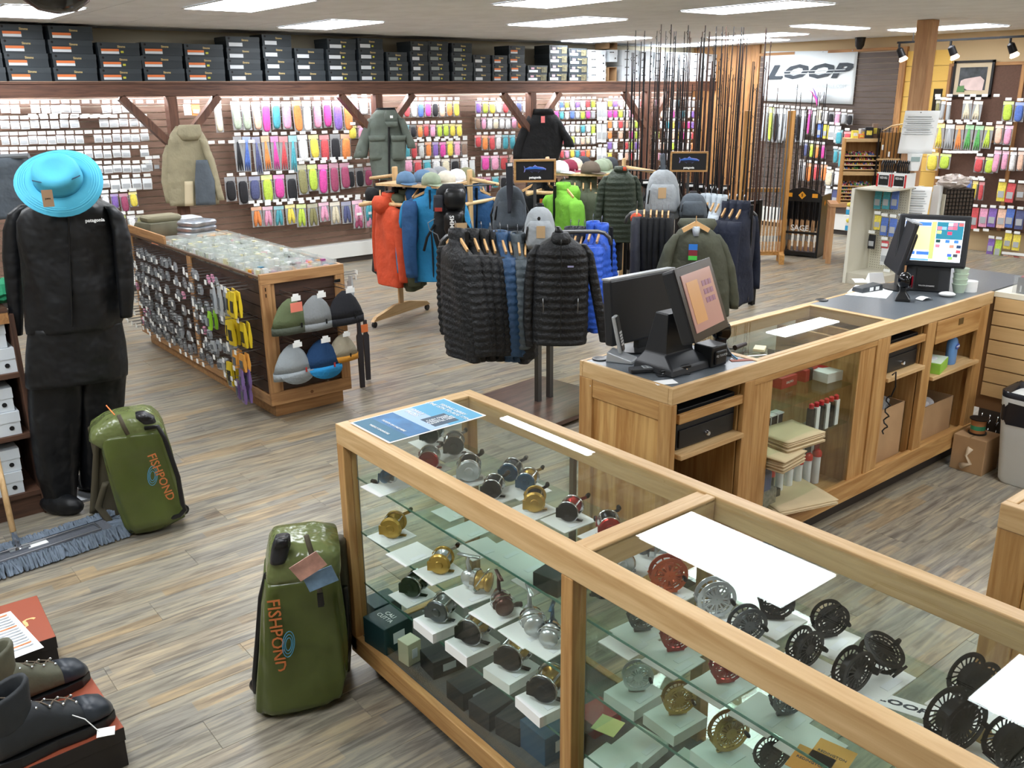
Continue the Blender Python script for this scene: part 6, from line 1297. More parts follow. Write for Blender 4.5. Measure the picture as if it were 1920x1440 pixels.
pxpart('sleeve', [(226, 984, 996, .5), (250, 972, 990), (280, 962, 980), (298, 962, 978)], de-.05, .05, FB['black'], t, b0); pxpart('sleeve', [(226, 1040, 1052, .5), (245, 1048, 1062), (262, 1056, 1074), (276, 1058, 1078)], de-.05, .05, FB['black'], t, b0)
g = G(); g.box((0, 0, 0), (.07, .004, .09)); g.obj('pink_tag', mat('tag_pink', (226, 120, 120), .6), t).location = DB(1018, 224, de-.13, b0)-b0; pxpart('collar', [(204, 1000, 1036), (214, 996, 1040)], de-.02, .07, FB['black'], t, b0)
# caps
CAPC = dict(brown=(96, 84, 72), maroon=(130, 44, 66), sage_cap=(140, 152, 130), dark=(56, 60, 66), cream=(206, 198, 182), blue_cap=(90, 120, 150), white_cap=(220, 220, 222), grey_cap=(140, 142, 146), camo_cap=(120, 120, 90))
capm = {}
def cap(px, py, de, c, rz, label, group, lay=0):
    if c not in capm:
        m = mat('cap_'+c, CAPC[c], .85, noise=.1, nscale=30); g = G()
        g.loft([[(.085*math.cos(t)*s, .095*math.sin(t)*s, z) for t in [2*PI*j/16 for j in range(16)]] for z, s in ((0, 1), (.04, 1), (.075, .86), (.1, .55), (.11, .1))]); a = g.mesh('crown', m, True)
        g = G(); g.loft([[(x*.9, -.07-y, z) for x, y, z in [(.085*math.cos(t), .1*math.sin(t), .008+.012*math.sin(t)*-1+dz) for t in [PI*j/12 for j in range(13)]]] for dz in (0, .004)], cap=True); capm[c] = (a, g.mesh('brim', m, True))
    p = D(px, py, de); t = thing('cap', label, 'cap', p, (lay, 0, facing(px)+rz), group); put('crown', capm[c][0], t); put('brim', capm[c][1], t)
zt1 = 1.342; zt2 = 1.402
def dez(px, z): # depth where the column px meets height z near rack
    return None
def capz(px, py, z, c, rz, label, group):
    p = PZ(px, py, z); cap(px, py, DEP(p), c, rz, label, group)
def capon(rack, lx, ly, c, rz, label, group):
    p = rack.matrix_basis @ Vector((lx, ly, 0)); 
bpy.context.view_layer.update()
racks = [o for o in COL.objects if o.name.startswith('wooden_rack')]
def capr(i, u, v, c, rz, label):
    M = racks[i].matrix_world; z = (1.3405, 1.4005)[i]; p = M @ Vector((u, v, 0)); q = Vector((p.x, p.y, z)); de = DEP(q); v_ = q-Vector((0, 0, H)); px = 960+FPX*v_.dot(CR)/de; py = 720-FPX*v_.dot(CU)/de
    cap(px, py, de, c, rz, label, 'caps on the birch racks')
for i, (u, v, c, rz) in enumerate(((-.28, -.2, 'sage_cap', .5), (-.28, .08, 'blue_cap', .3), (-.08, -.22, 'cream', .2), (-.06, .05, 'blue_cap', .8), (.12, -.2, 'white_cap', -.2), (.1, .1, 'grey_cap', .1), (.3, -.18, 'camo_cap', -.4), (.3, .12, 'grey_cap', 0))):
    capr(0, u, v, c, rz, '%s cap, %s on the left birch rack tray' % (c.replace('_cap', ''), od(i)))
for i, (u, v, c, rz) in enumerate(((-.3, -.15, 'brown', .9), (-.3, .15, 'white_cap', .9), (-.1, -.18, 'sage_cap', .6), (-.12, .12, 'maroon', .6), (.08, -.16, 'sage_cap', .3), (.1, .14, 'cream', .3), (.28, -.16, 'dark', .2), (.3, .12, 'dark', 0))):
    capr(1, u, v, c, rz, '%s cap, %s on the rear birch rack tray' % (c.replace('_cap', ''), od(i)))
# ================================================================ tackle island
IX0, IX1, IY0, IY1 = 2.34, 2.95, 5.5, 8.2
isl = thing('tackle_island', 'wooden tackle island with slatted sides, hats on its end and bins on top', 'display island', (0, 0, 0))
FX, FY, FZ = woods('island_fir', (190, 146, 98), (150, 106, 66), rough=.5)
def ib(n, a, b, m, bev=.003): g = G(); g.b2(a, b); return g.obj(n, m, isl, bevel=bev)
ib('plinth', (IX0+.05, IY0+.06, 0), (IX1-.04, IY1-.05, .1), FX)
for n, a, b, m in (('end_rail', (IX0, IY0, .93), (IX1, IY0+.03, 1.0), FX), ('end_rail', (IX0, IY0, .1), (IX1, IY0+.03, .19), FX), ('end_stile', (IX0, IY0+.001, .19), (IX0+.07, IY0+.03, .93), FZ), ('end_stile', (IX1-.07, IY0+.001, .19), (IX1, IY0+.03, .93), FZ),
                   ('inner_stile', (IX0+.07, IY0+.012, .19), (IX0+.1, IY0+.03, .93), FZ), ('side_rail', (IX0, IY0+.03, .1), (IX0+.03, IY1, .17), FY), ('side_post', (IX0, 6.75, .17), (IX0+.03, 6.83, .96), FZ), ('side_post', (IX0, IY1-.05, .17), (IX0+.03, IY1, .96), FZ), ('top_rail', (IX0, IY0+.03, .965), (IX0+.02, IY1, .985), mat('dark_edge', (96, 72, 54), .5)), ('top_rail', (IX1-.02, IY0+.03, .965), (IX1, IY1, 1.0), FY), ('tray_board', (IX0, 7.3, .985), (IX0+.02, IY1, 1.05), FY), ('top_board', (IX0+.02, IY0+.03, .9), (IX1-.02, IY1, .92), FY), ('far_side', (IX1-.03, IY0+.03, .1), (IX1-.01, IY1, .96), FZ)): ib(n, a, b, m)
for k in range(9):
    ib('slat', (IX0+.1, IY0+.02, .195+k*.082), (IX1-.07, IY0+.034, .195+k*.082+.076), dboard[0], 0)
    ib('slat', (IX0+.012, IY0+.03, .18+k*.086), (IX0+.03, 6.75, .18+k*.086+.08), dboard[1], 0); ib('slat', (IX0+.012, 6.83, .18+k*.086), (IX0+.03, IY1-.05, .18+k*.086+.08), dboard[1], 0)
ib('slat_backing', (IX0+.1, IY0+.034, .19), (IX1-.07, IY0+.04, .93), mat('groove_tan2', (150, 120, 90), .5), 0)
for z, b in ((.245, 0),): g = G(); g.lathe([(.012, 0), (.012, .001)], 10, c=(2.64, IY0-.0005, .145), M=Matrix.Rotation(PI/2, 3, 'X')); g.obj('wood_knot', mat('knot', (120, 80, 46), .6), isl)
for z in (.9, .86): g = G(); g.b2((IX0+.028, IY0-.002, z-.012), (IX0+.034, IY0, z+.012)); g.obj('hinge', BLACKM, isl)
g = G(); g.b2((IX1-.08, IY0-.003, .88), (IX1-.035, IY0, .9)); g.obj('latch', CHROME, isl)
# hooks and little packets on the west side
def longhook(g, p, L, d=(-1, 0, 0)):
    p = Vector(p); d = Vector(d); q = p+d*L; g.tube([p, q], .0028, 4, mi=1); g.tube([p+Vector((0, 0, .02)), q+Vector((0, 0, .022))], .002, 4, mi=1)
    M = Matrix((Vector((0, 0, 1)).cross(d), d, Vector((0, 0, 1)))).transposed(); g.box(q+Vector((0, 0, .008)), (.034, .003, .032), M=M, mi=0)
g = G(); longhook(g, (0, 0, 0), .2); lh = g.mesh('long_hook', [MATS['tag_white'], STEEL])
bun = {}
def bunch(kind):
    if kind in bun: return bun[kind]
    ch = []
    w, h, m, n = {'clear': (.05, .075, mat('bag_clear', (196, 202, 206), .25, alpha=.7), 4), 'grey': (.045, .08, mat('bag_grey', (160, 164, 168), .4), 4), 'yellow': (.075, .17, mat('card_yellow', (224, 196, 40), .5), 3), 'tube': (.035, .2, mat('bag_clear', (196, 202, 206)), 3), 'pink': (.04, .06, mat('fill_pink'), 3), 'green': (.05, .13, mat('lure_green', (150, 210, 50), .5), 2), 'violet': (.07, .13, mat('bag_violet', (120, 96, 150), .4), 4), 'orange': (.07, .12, mat('bag_orange', (226, 160, 70), .4), 4)}[kind]
    rnd = random.Random(len(kind)); g = G(); g.loft([[(-.004, -w/2, -.0), (-.004, w/2, -.0), (.004, w/2, 0), (.004, -w/2, 0)], [(-.012, -w/2, -h*.6), (-.012, w/2, -h*.6), (.012, w/2, -h*.6), (.012, -w/2, -h*.6)], [(-.006, -w/2, -h), (-.006, w/2, -h), (.006, w/2, -h), (.006, -w/2, -h)]]); ch.append(g.mesh('packet', m))
    g = G(); g.b2((-.015, -w*.3, -h*.8), (-.0125, w*.3, -h*.35)); ch.append(g.mesh('print', BLACK if kind == 'yellow' else mat('print_grey', (90, 96, 102), .5))); bun[kind] = (ch, n); return bun[kind]
random.seed(11)
cntp = 0
for r in range(7):
    z = .90-.105*r; row = od(r)
    ys = [5.62+.115*k for k in range(22)]
    for k, y in enumerate(ys):
        if abs(y-6.79) < .05 or random.random() < .06 or (r in (1, 3) and k < 6): continue
        L = random.choice((.14, .18, .2)); p = Vector((IX0+.012, y, z)); h = put('long_hook', lh, isl, p); h.scale = (L/.2, 1, 1)
        if k < 5: kind = {0: 'yellow' if k < 2 else 'tube', 2: 'yellow' if k < 3 else 'green' if k == 4 else 'clear', 4: 'orange' if k < 2 else 'clear', 5: 'yellow' if k == 2 else 'violet' if k == 0 else 'clear', 6: 'violet' if k < 2 else 'clear'}.get(r, 'clear')
        else: kind = random.choices(('clear', 'grey', 'pink'), (7, 6, .7))[0]
        if k >= 5 and random.random() < .12: continue
        (a, b), n = bunch(kind)
        x = IX0-.02-random.uniform(0, .03) if k >= 5 else IX0-L*.7
        t = put('tackle_packet', a, None, (x, y+random.uniform(-.01, .01), z-.012), (0, random.uniform(-.06, .06), random.uniform(-.2, .2)), label='%s tackle packet, %s from the near end, %s hook row of the island' % (kind, od(k), row), cat='packet', group='tackle packets on the side of the island'); put('print', b, t)
        if k < 5 or random.random() < .25:
            t = put('tackle_packet', a, None, (x+.035, y+random.uniform(-.01, .01), z-.012), (0, 0, random.uniform(-.2, .2)), label='%s tackle packet behind the %s from the near end, %s hook row' % (kind, od(k), row), cat='packet', group='tackle packets on the side of the island'); put('print', b, t)
# top contents
tk = G(); rnd = random.Random(2); tcol = [(214, 216, 206), (190, 196, 176), (206, 200, 160), (170, 176, 170), (230, 232, 230), (232, 160, 170), (150, 60, 120), (220, 150, 60), (60, 120, 150), (90, 84, 80)]
tm_ = [mat('tackle_%d' % i, c, .4) for i, c in enumerate(tcol)]
for i in range(44):
    for j in range(13):
        x = IX0+.05+j*.042+rnd.uniform(-.006, .006); y = IY0+.07+i*.042
        if y > 7.4: continue
        near = i < 6; k = rnd.randrange(10) if near else rnd.choices(range(10), (8, 7, 6, 6, 6, 1.2 if j > 6 else .2, .1, .2, .1, .4))[0]
        tk.box((x, y, .955+rnd.uniform(-.02, .03)), (.03, .034, .05+rnd.uniform(0, .02)), rz=rnd.uniform(-.5, .5), mi=k)
tk.obj('small_tackle', tm_, isl, kind='stuff')
dv = mat('clear_divider', (206, 212, 210), .15, alpha=.35)
for k in range(6): g = G(); g.b2((IX0+.04+k*.105, IY0+.04, .92), (IX0+.043+k*.105, 7.4, 1.03)); g.obj('divider', dv, isl)
for k in range(8): g = G(); g.b2((IX0+.03, IY0+.04+k*.27, .92), (IX1-.03, IY0+.043+k*.27, 1.03)); g.obj('divider', dv, isl)
SILV = mat('silver_film', (150, 156, 164), .25, .3, noise=.3, nscale=14); OLV = mat('olive_canvas', (96, 94, 76), .8, noise=.2, nscale=8)
def bundle(n, px, py, z, d, rz, m, lb, cat='packet'):
    p = Vector((px, py, z)); g = G(); W, L_, h = d
    g.loft([[(x*W/2*s, y*L_/2*s, zz) for x, y in ((-1, -.8), (-.8, -1), (.8, -1), (1, -.8), (1, .8), (.8, 1), (-.8, 1), (-1, .8))] for zz, s in ((0, .93), (h*.3, 1), (h*.7, 1), (h, .9))]); return g.obj(n, m, None, 2, loc=(p.x, p.y, z), rot=rz, label=lb, cat=cat)
bundle('folded_garment', 2.55, 8.0, .9215, (.36, .3, .16), .3, OLV, 'folded olive clothing at the far left of the island top', 'clothing')
for k in range(4): bundle('silver_packet', 2.75+.005*k, 7.7, .9215+.046*k, (.26, .24, .044), .2+.05*k, SILV, 'grey film packet, %s up in the stack on the island' % od(k))
for k in range(3): bundle('silver_packet', 2.8, 8.02, .9215+.06*k, (.2, .24, .058), .1, mat('clear_film2', (196, 200, 206), .2), 'clear film packet, %s up beside the grey stack' % od(k))
p = bundle('orange_packet', 2.53, 7.68, .9215, (.34, .14, .03), .25, ORNG, 'orange and white flat packet on the island top'); p = bundle('kraft_box', 2.48, 7.52, .9215, (.2, .12, .05), .2, CARDB, 'brown and grey flat box beside the orange packet', 'box'); bundle('kraft_box', 2.8, 7.48, .9215, (.22, .14, .05), .1, CARDB, 'brown box at the far right of the island top', 'box')
bundle('kraft_box', 2.8, 7.48, .9725, (.22, .14, .03), .1, CARDB, 'upper brown box at the far right of the island top', 'box'); bundle('olive_bag', 2.57, 8.02, 1.083, (.3, .2, .05), .1, mat('khaki_red', (130, 124, 100), .7), 'khaki package with orange edge on the island top', 'package')
# hats on the end
def beanie(px, py, c1_, c2_, lb, brim=False, s=1.22, stripes=None):
    p = PY(px, py, IY0-.1); t = thing('hat', lb, 'hat', (p.x, p.y, p.z), random.uniform(-.1, .1), 'hats hanging on the island end'); t.scale = (s,)*3
    m1 = mat('knit_'+c1_, HATC[c1_], .9, bump=.5, bscale=70); m2 = mat('knit_'+c2_, HATC[c2_], .9, bump=.5, bscale=70)
    def rg(z, r): return [(r*math.cos(a)*(1+.03*math.sin(6*a)), r*.42*math.sin(a), z) for a in [2*PI*j/24 for j in range(24)]]
    g = G(); prof = [(0, .012), (-.02, .045), (-.05, .075), (-.1, .102), (-.145, .118)]
    g.loft([rg(z, r) for z, r in prof]); g.obj('crown', m1, t, True)
    if stripes:
        for z in (-.075, -.1): g = G(); g.loft([rg(z, .095-(z+.1)*1.0+.002), rg(z-.014, .104-(z+.1)*1.0+.002)], cap=False); g.obj('stripe', mat('knit_'+stripes, HATC[stripes], .9), t, True)
    if brim:
        g = G(); g.loft([[(x, y*1.0, z) for x, y, z in [(.1*math.cos(a), -.05-.03*math.sin(a), -.15-.055*math.sin(a)) for a in [PI*j/12 for j in range(13)]]], [(x, y+.008, z) for x, y, z in [(.1*math.cos(a), -.05-.03*math.sin(a), -.15-.055*math.sin(a)) for a in [PI*j/12 for j in range(13)]]]]); g.obj('brim', m2, t, True)
    g = G(); g.loft([rg(-.145, .121), rg(-.185, .122), rg(-.185, .11)]); g.obj('cuff', m2, t, True)
    g = G(); longhook(g, (0, .1, .012), .17, (0, -1, 0)); g.obj('display_hook', [MATS['tag_white'], STEEL], t); g = G(); g.box((0, -.072, .012), (.055, .002, .026)); g.obj('price_tag', MATS['tag_white'], t)
    g = G(); g.box((.03 if not brim else .05, -.058, -.14), (.01, .003, .025)); g.obj('woven_label', REDM if brim else BLACK, t)
    return t
HATC = dict(green=(96, 108, 76), greydk=(76, 82, 70), grey=(132, 136, 138), black=(32, 33, 38), blue=(30, 66, 108), bright=(40, 140, 200), sand=(168, 160, 140), pale=(150, 158, 162), mustard=(200, 140, 50), cream=(170, 176, 160))
t = beanie(542, 560, 'green', 'greydk', 'green striped knit beanie with red tag, top row left', stripes='cream'); g = G(); g.box((0, -.07, -.035), (.07, .003, .05)); g.obj('red_tag', mat('tag_coral', (230, 130, 110), .6), t)
beanie(589, 554, 'grey', 'grey', 'plain grey fleece beanie, top row middle'); beanie(644, 545, 'black', 'black', 'black fleece beanie with orange label, top row right'); 
beanie(545, 646, 'pale', 'pale', 'pale grey brimmed fleece hat, lower row left', True); beanie(600, 637, 'blue', 'bright', 'blue brimmed fleece hat, lower row middle', True); beanie(640, 627, 'sand', 'mustard', 'grey and mustard striped knit beanie, lower row right', s=1.0, stripes='mustard')
for i, (px, y0, y1) in enumerate(((672, 600, 742), (684, 600, 722))):
    a = PY(px, y0, IY0+.25+.1*i); z1_ = PY(px, y1, IY0+.25).z; t = thing('strap', 'long black sheath hanging at the right side of the island, %s' % ('left one' if i == 0 else 'right one'), 'sheath', a)
    g = G(); g.loft([[(x, y, z) for x, y in ((-w, -.008), (w, -.008), (w, .008), (-w, .008))] for z, w in ((0, .012), (-.1, .014), (-.12, .024), (z1_-a.z, .018))]); g.obj('sheath', mat('sheath_grey', (52, 50, 56), .6), t); g = G(); g.tube([(0, 0, 0), (-.06-.05*i, 0, .01)], .004, 5); g.obj('hook', STEEL, t)
    if i: g = G(); g.box((-.02, -.012, -.06), (.07, .004, .06)); g.obj('orange_tag', ORNG, t)
for i, (y, z) in enumerate(((5.6, .9), (5.75, .78), (5.62, .86))):
    g = G(); longhook(g, (IX1-.01, y, z), .16, (1, 0, 0)); g.obj('long_hook', [MATS['tag_white'], STEEL], isl)
    t = put('tackle_packet', bunch('tube')[0][0], None, (IX1+.1, y, z-.012), (0, 0, .2), label='clear tube packet on the far side of the island, %s' % od(i), cat='packet')
# ================================================================ mannequin with hat
de = 4.86; b0 = PZ(118, 945, 0); MB_ = mat('shell_black', (10, 12, 16), .5, noise=.2, nscale=5, bump=.8, bscale=4.5, bd=.06)
t = thing('mannequin', 'headless display figure in black rain jacket and trousers beside the island', 'mannequin', b0)
pxpart('jacket', [(366, 92, 160, .6), (376, 72, 182, .8), (390, 48, 206), (410, 38, 218), (440, 40, 222), (480, 48, 222), (540, 55, 225), (600, 58, 228), (614, 60, 222)], de, .13, MB_, t, b0, fold=.12, n=40)
pxpart('sleeve', [(384, 36, 58, .6), (400, 16, 50), (430, 7, 46), (480, 6, 42), (540, 12, 43), (600, 20, 43), (628, 23, 42)], de, .07, MB_, t, b0, fold=.05); pxpart('sleeve', [(386, 196, 214, .6), (402, 204, 230), (440, 212, 243), (490, 216, 249), (550, 222, 251), (594, 226, 248)], de, .07, MB_, t, b0, fold=.05)
pxpart('trousers', [(606, 62, 222), (650, 58, 230), (690, 57, 234), (712, 58, 234)], de, .12, MB_, t, b0, fold=.04, n=40)
pxpart('trouser_leg', [(700, 57, 152), (760, 58, 150), (820, 62, 147), (880, 70, 144), (930, 84, 141), (945, 86, 142)], de, .1, MB_, t, b0, fold=.14, n=30); pxpart('trouser_leg', [(700, 147, 235), (760, 152, 230), (820, 152, 217), (870, 150, 206), (905, 152, 200)], de+.12, .1, MB_, t, b0, fold=.14, n=30)
for (px, py, q) in ((116, 946, 0), (178, 905, .05)): p = PZ(px, py, .05); g = G(); g.ball((0, 0, 0), (.13, .055, .06), 16, 10, M=Matrix.Rotation(-.9, 3, 'Z')); o = g.obj('boot', MB_, t, True); o.location = p-b0
M = frame(DB(178, 413, de-.135, b0)-b0, (math.cos(facing(178)), math.sin(facing(178)), 0), Z3); text('patagonia', .022, PAPER, t, M, bold=.0006)
pxpart('zipper', [(392, 126, 129), (612, 134, 137)], de-.13, .01, BLACK, t, b0)
g = G(); g.box((.13, .12, .006), (.5, .34, .012), rz=-.1); g.obj('base_plate', mat('plate_steel', (150, 154, 158), .35, .6), t); g = G(); g.tube([(.06, .12, 0), (.06, .12, .9)], .015, 8); g.obj('pole', STEEL, t)
# hat
hc = DB(110, 338, de-.14, b0); t = thing('sun_hat', 'sky blue brimmed sun hat with kraft tag on the display figure', 'hat', hc)
HB = mat('hat_blue', (72, 168, 198), .75, noise=.05, nscale=6, bump=.3, bscale=14)
Mh = Matrix.Rotation(facing(110), 3, 'Z') @ Matrix.Rotation(.95, 3, 'X') @ Matrix.Rotation(-.12, 3, 'Y')
def hr(r, z, wv=0, sx=1.0): return [Mh @ Vector((r*sx*math.cos(a), r*.93*math.sin(a), z+wv*math.sin(2*a+1))) for a in [2*PI*j/40 for j in range(40)]]
g = G(); g.loft([hr(.19, -.015, .014), hr(.17, -.005, .008), hr(.15, .004, .004), hr(.13, .01), hr(.108, .014), hr(.106, .01), hr(.17, -.01, .008), hr(.19, -.019, .014)], cap=False); g.obj('brim', HB, t, True)
g = G(); g.loft([hr(.108, .008), hr(.106, .04), hr(.1, .08), hr(.085, .105), hr(.05, .1), hr(.01, .09)]); g.obj('crown', HB, t, True)
for r in (.175, .165, .155, .145): g = G(); g.tube([v+Mh @ Vector((0, 0, .0035)) for v in hr(r, -.0+(.19-r)*.2-.006, .009)]+[hr(r, -.0+(.19-r)*.2-.006, .009)[0]+Mh @ Vector((0, 0, .0035))], .0011, 4); g.obj('brim_stitching', mat('hat_stitch', (110, 206, 226), .8), t)
g = G(); g.tube([Mh @ Vector((x, -.03-.04*math.cos(x*12), .095)) for x in [-.1+.02*k for k in range(11)]], .0025, 5); g.obj('cord', mat('cord_navy', (30, 60, 90), .6), t)
tagcard(t, DB(87, 356, de-.3, b0)-hc, facing(90), mat('tag_brown', (150, 120, 92), .7), .045, .075, 'patagonia'[:4])
de = 5.2; b0 = D(15, 292, de); t = thing('grey_garment', 'grey garment hanging behind the display figure at the left picture edge', 'garment', b0); pxpart('cloth', [(296, -70, 52, .6), (306, -80, 50), (350, -80, 46), (410, -80, 36)], de, .1, FB['slate'], t, b0, fold=.06); g = G(); g.tube([DB(-80, 298, de, b0)-b0, DB(54, 292, de, b0)-b0], .015, 8); g.obj('pole', GREY, t)
# left shelves with white boxes
SHX = PY(72, 900, 4.97).x; SHD = woods('walnut_board', (96, 66, 50), (62, 42, 32), rough=.55)
t = thing('dark_shelf', 'dark wooden shelves with white shoe boxes at the left picture edge', 'shelf', (0, 0, 0)); zz = [PY(20, y, 4.97).z for y in (575, 700, 818, 930)]
g = G(); g.b2((SHX, 4.96, 0), (SHX+.025, 5.36, 1.08)); g.obj('side_board', SHD[2], t); g = G(); g.b2((SHX-1.2, 5.34, 0), (SHX, 5.36, 1.08)); g.obj('back_board', SHD[0], t); g = G(); g.b2((SHX-1.2, 4.98, 0), (SHX, 5.0, zz[3]-.025)); g.obj('plinth', SHD[0], t)
for z in zz: g = G(); g.b2((SHX-1.2, 4.96, z-.025), (SHX, 5.34, z)); g.obj('shelf_board', SHD[0], t)
g = G(); g.b2((SHX-1.2, 4.96, zz[0]-.08), (SHX, 4.98, zz[0]-.026)); g.obj('front_lip', pw[1], t)
for i, (si, k, xr, pxr, lv_) in enumerate(((1, 1, 0, 21, 'upper'), (1, 0, 0, 31, 'lower'), (2, 1, 0, 34, 'upper'), (2, 0, 0, 39, 'lower'), (3, 1, 0, 47, 'upper'), (3, 0, 0, 44, 'lower'))):
    h = (zz[si-1]-zz[si]-.03)*.42; w = .34; x1 = PY(pxr, (600, 700, 815, 925)[si]-20, 4.99).x; shoebox(x1-w/2, zz[si]+.001+k*(h+.001), w, h, 'white', '%s white shoe box on the %s shelf at the left edge' % (lv_, od(si-1)), 'white shoe boxes at the left edge', y=4.975+.01*k, dep=.3)
p = D(2, 555, 4.75); crumple('green_cloth', (p.x-.02, 5.1, zz[0]+.06), (.12, .1, .06), mat('cloth_green', (30, 130, 90), .8), 'bright green folded cloth on the shelf at the left edge', 'cloth', amp=.08)
# ================================================================ green duffels
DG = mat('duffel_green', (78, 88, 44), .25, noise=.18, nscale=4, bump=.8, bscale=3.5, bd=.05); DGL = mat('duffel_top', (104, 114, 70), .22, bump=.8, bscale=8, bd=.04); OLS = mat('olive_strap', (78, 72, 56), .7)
def duffel(label, de, rows, toprows, side, handle, edge, lg, name='rolling_duffel', ry=.13):
    b0 = D((rows[-1][1]+rows[-1][2])/2, rows[-1][0], de); t = thing(name, label, 'luggage', b0)
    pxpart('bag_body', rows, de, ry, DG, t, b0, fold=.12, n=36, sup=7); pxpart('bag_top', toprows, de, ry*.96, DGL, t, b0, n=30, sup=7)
    for n, rr_, dd, r_, m in side: pxpart(n, rr_, de+dd, r_, m, t, b0)
    pxpart('handle_recess', handle, de-ry*.92, .03, BK2, t, b0); pxpart('handle_grip', [(a[0]+4, a[1]+4, a[2]-4) for a in handle[:-1]], de-ry*.92-.03, .012, BLACK, t, b0)
    g = G(); g.tube([DB(x, y, de-ry*.6, b0)-b0 for x, y in edge], .012, 6); g.obj('piping_frame', BLACK, t, True)
    return t, b0
dA = DEP(PZ(272, 985, 0))
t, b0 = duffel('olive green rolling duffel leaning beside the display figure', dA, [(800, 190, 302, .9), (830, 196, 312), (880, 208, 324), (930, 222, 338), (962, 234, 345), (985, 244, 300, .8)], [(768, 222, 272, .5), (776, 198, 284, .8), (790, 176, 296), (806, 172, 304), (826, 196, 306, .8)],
    [('side_panel', [(800, 166, 204), (860, 178, 212), (930, 172, 226), (975, 180, 240)], .12, .05, OLS), ('backpack_strap', [(830, 176, 186), (900, 172, 184), (960, 168, 182)], .06, .02, OLS), ('backpack_strap', [(905, 192, 204), (950, 178, 192), (980, 200, 214)], .0, .02, OLS)],
    [(773, 254, 272), (782, 256, 288), (792, 268, 292)], [(272, 803), (296, 800), (308, 820), (334, 895), (342, 945), (347, 955), (338, 966), (300, 978)], None)
wx = facing(280); ln = lambda p, de_, s: frame(DB(*p, de_, b0)-b0, Vector((0, 0, -1))+Vector((math.cos(wx), math.sin(wx), 0))*s, (math.cos(wx), math.sin(wx), 0))
text('FISHPOND', .055, mat('duffel_orange', (190, 110, 60), .5), t, ln((302, 895), dA-.16, .25), bold=.0005)
def ell(t, p, de_, rx, rz_, b0): 
    for s in (1, .75, .5): g = G(); c = DB(*p, de_, b0)-b0; u = Vector((math.cos(wx), math.sin(wx), 0)); g.tube([c+u*rx*s*math.cos(a)+Z3*rz_*s*math.sin(a)+u*.12*rz_*s*math.sin(a) for a in [2*PI*j/20 for j in range(21)]], .0016, 4); g.obj('oval_logo', mat('duffel_blue', (70, 140, 170), .5), t)
ell(t, (286, 892), dA-.16, .022, .05, b0)
g = G(); g.tube([DB(x, y, dA-.14, b0)-b0 for x, y in ((222, 778), (232, 800), (240, 815))], .01, 6); g.obj('zipper', OLS, t, True); g = G(); g.tube([DB(215, 778, dA-.1, b0)-b0, DB(199, 760, dA-.08, b0)-b0], .003, 5); g.obj('zip_cord', ORNG, t)
for px, py in ((346, 958), (300, 984)): p = DB(px-4, py-4, dA, b0)-b0; g = G(); g.lathe([(.028, -.02), (.028, .02)], 14, M=Matrix.Rotation(PI/2, 3, 'X'), c=p); g.obj('wheel', BLACK, t, 2)
g = G(); g.box((0, 0, .004), (.2, .03, .008), rz=.6); o = g.obj('loose_strap', OLS, t); o.location = Vector((PZ(225, 990, 0)-b0).xyz)+Vector((0, 0, 0)); g = G(); g.box((0, 0, .003), (.3, .025, .006), rz=.5); o = g.obj('loose_strap', OLS, t); o.location = PZ(150, 980, .0)-b0
dB = DEP(PZ(540, 1300, 0))
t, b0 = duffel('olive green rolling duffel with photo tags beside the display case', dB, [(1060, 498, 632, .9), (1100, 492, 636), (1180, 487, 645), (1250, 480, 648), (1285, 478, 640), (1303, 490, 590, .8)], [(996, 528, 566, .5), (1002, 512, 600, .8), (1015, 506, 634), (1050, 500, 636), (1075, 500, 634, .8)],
    [('side_panel', [(1010, 615, 648), (1100, 625, 656), (1200, 634, 660), (1270, 630, 656)], .14, .05, OLS), ('backpack_strap', [(1100, 640, 652), (1180, 648, 658), (1240, 640, 654)], .08, .02, BLACK)],
    [(1006, 516, 544), (1022, 510, 545), (1052, 506, 536)], [(500, 1070), (510, 1075), (532, 1071), (500, 1078), (490, 1120), (484, 1200), (478, 1270), (480, 1296), (498, 1303), (560, 1300)], None)
wx = facing(545); text('FISHPOND', .06, MATS['duffel_orange'], t, frame(DB(518, 1193, dB-.15, b0)-b0, Vector((0, 0, -1)), (math.cos(wx), math.sin(wx), 0)), bold=.0005); ell(t, (541, 1208), dB-.15, .02, .05, b0)
for p_, c_, r_, n_ in (((578, 1062), (196, 150, 136), .5, 'photo_tag'), ((601, 1085), (110, 140, 170), .3, 'photo_tag')):
    g = G(); g.box((0, 0, 0), (.1, .002, .07)); o = g.obj(n_, mat('photo_%d' % c_[0], c_, .3, noise=.45, nscale=14), t, bevel=.0); o.location = DB(*p_, dB-.22+(.03 if c_[0] < 150 else 0), b0)-b0; o.rotation_euler = (.2, -r_, wx)
g = G(); g.tube([DB(x, y, dB-.15, b0)-b0 for x, y in ((574, 1004), (582, 1030), (590, 1060), (600, 1110), (604, 1134))], .009, 6); g.obj('zipper', OLS, t, True); g = G(); g.box((0, 0, 0), (.02, .006, .05)); g.obj('zip_pull', BLACK, t, rot=wx).location = DB(601, 1125, dB-.16, b0)-b0
for px, py in ((481, 1292), (600, 1300)): p = DB(px+4, py-6, dB-.02, b0)-b0; g = G(); g.lathe([(.028, -.02), (.028, .02)], 14, M=Matrix.Rotation(PI/2, 3, 'X'), c=p); g.obj('wheel', BLACK, t, 2)
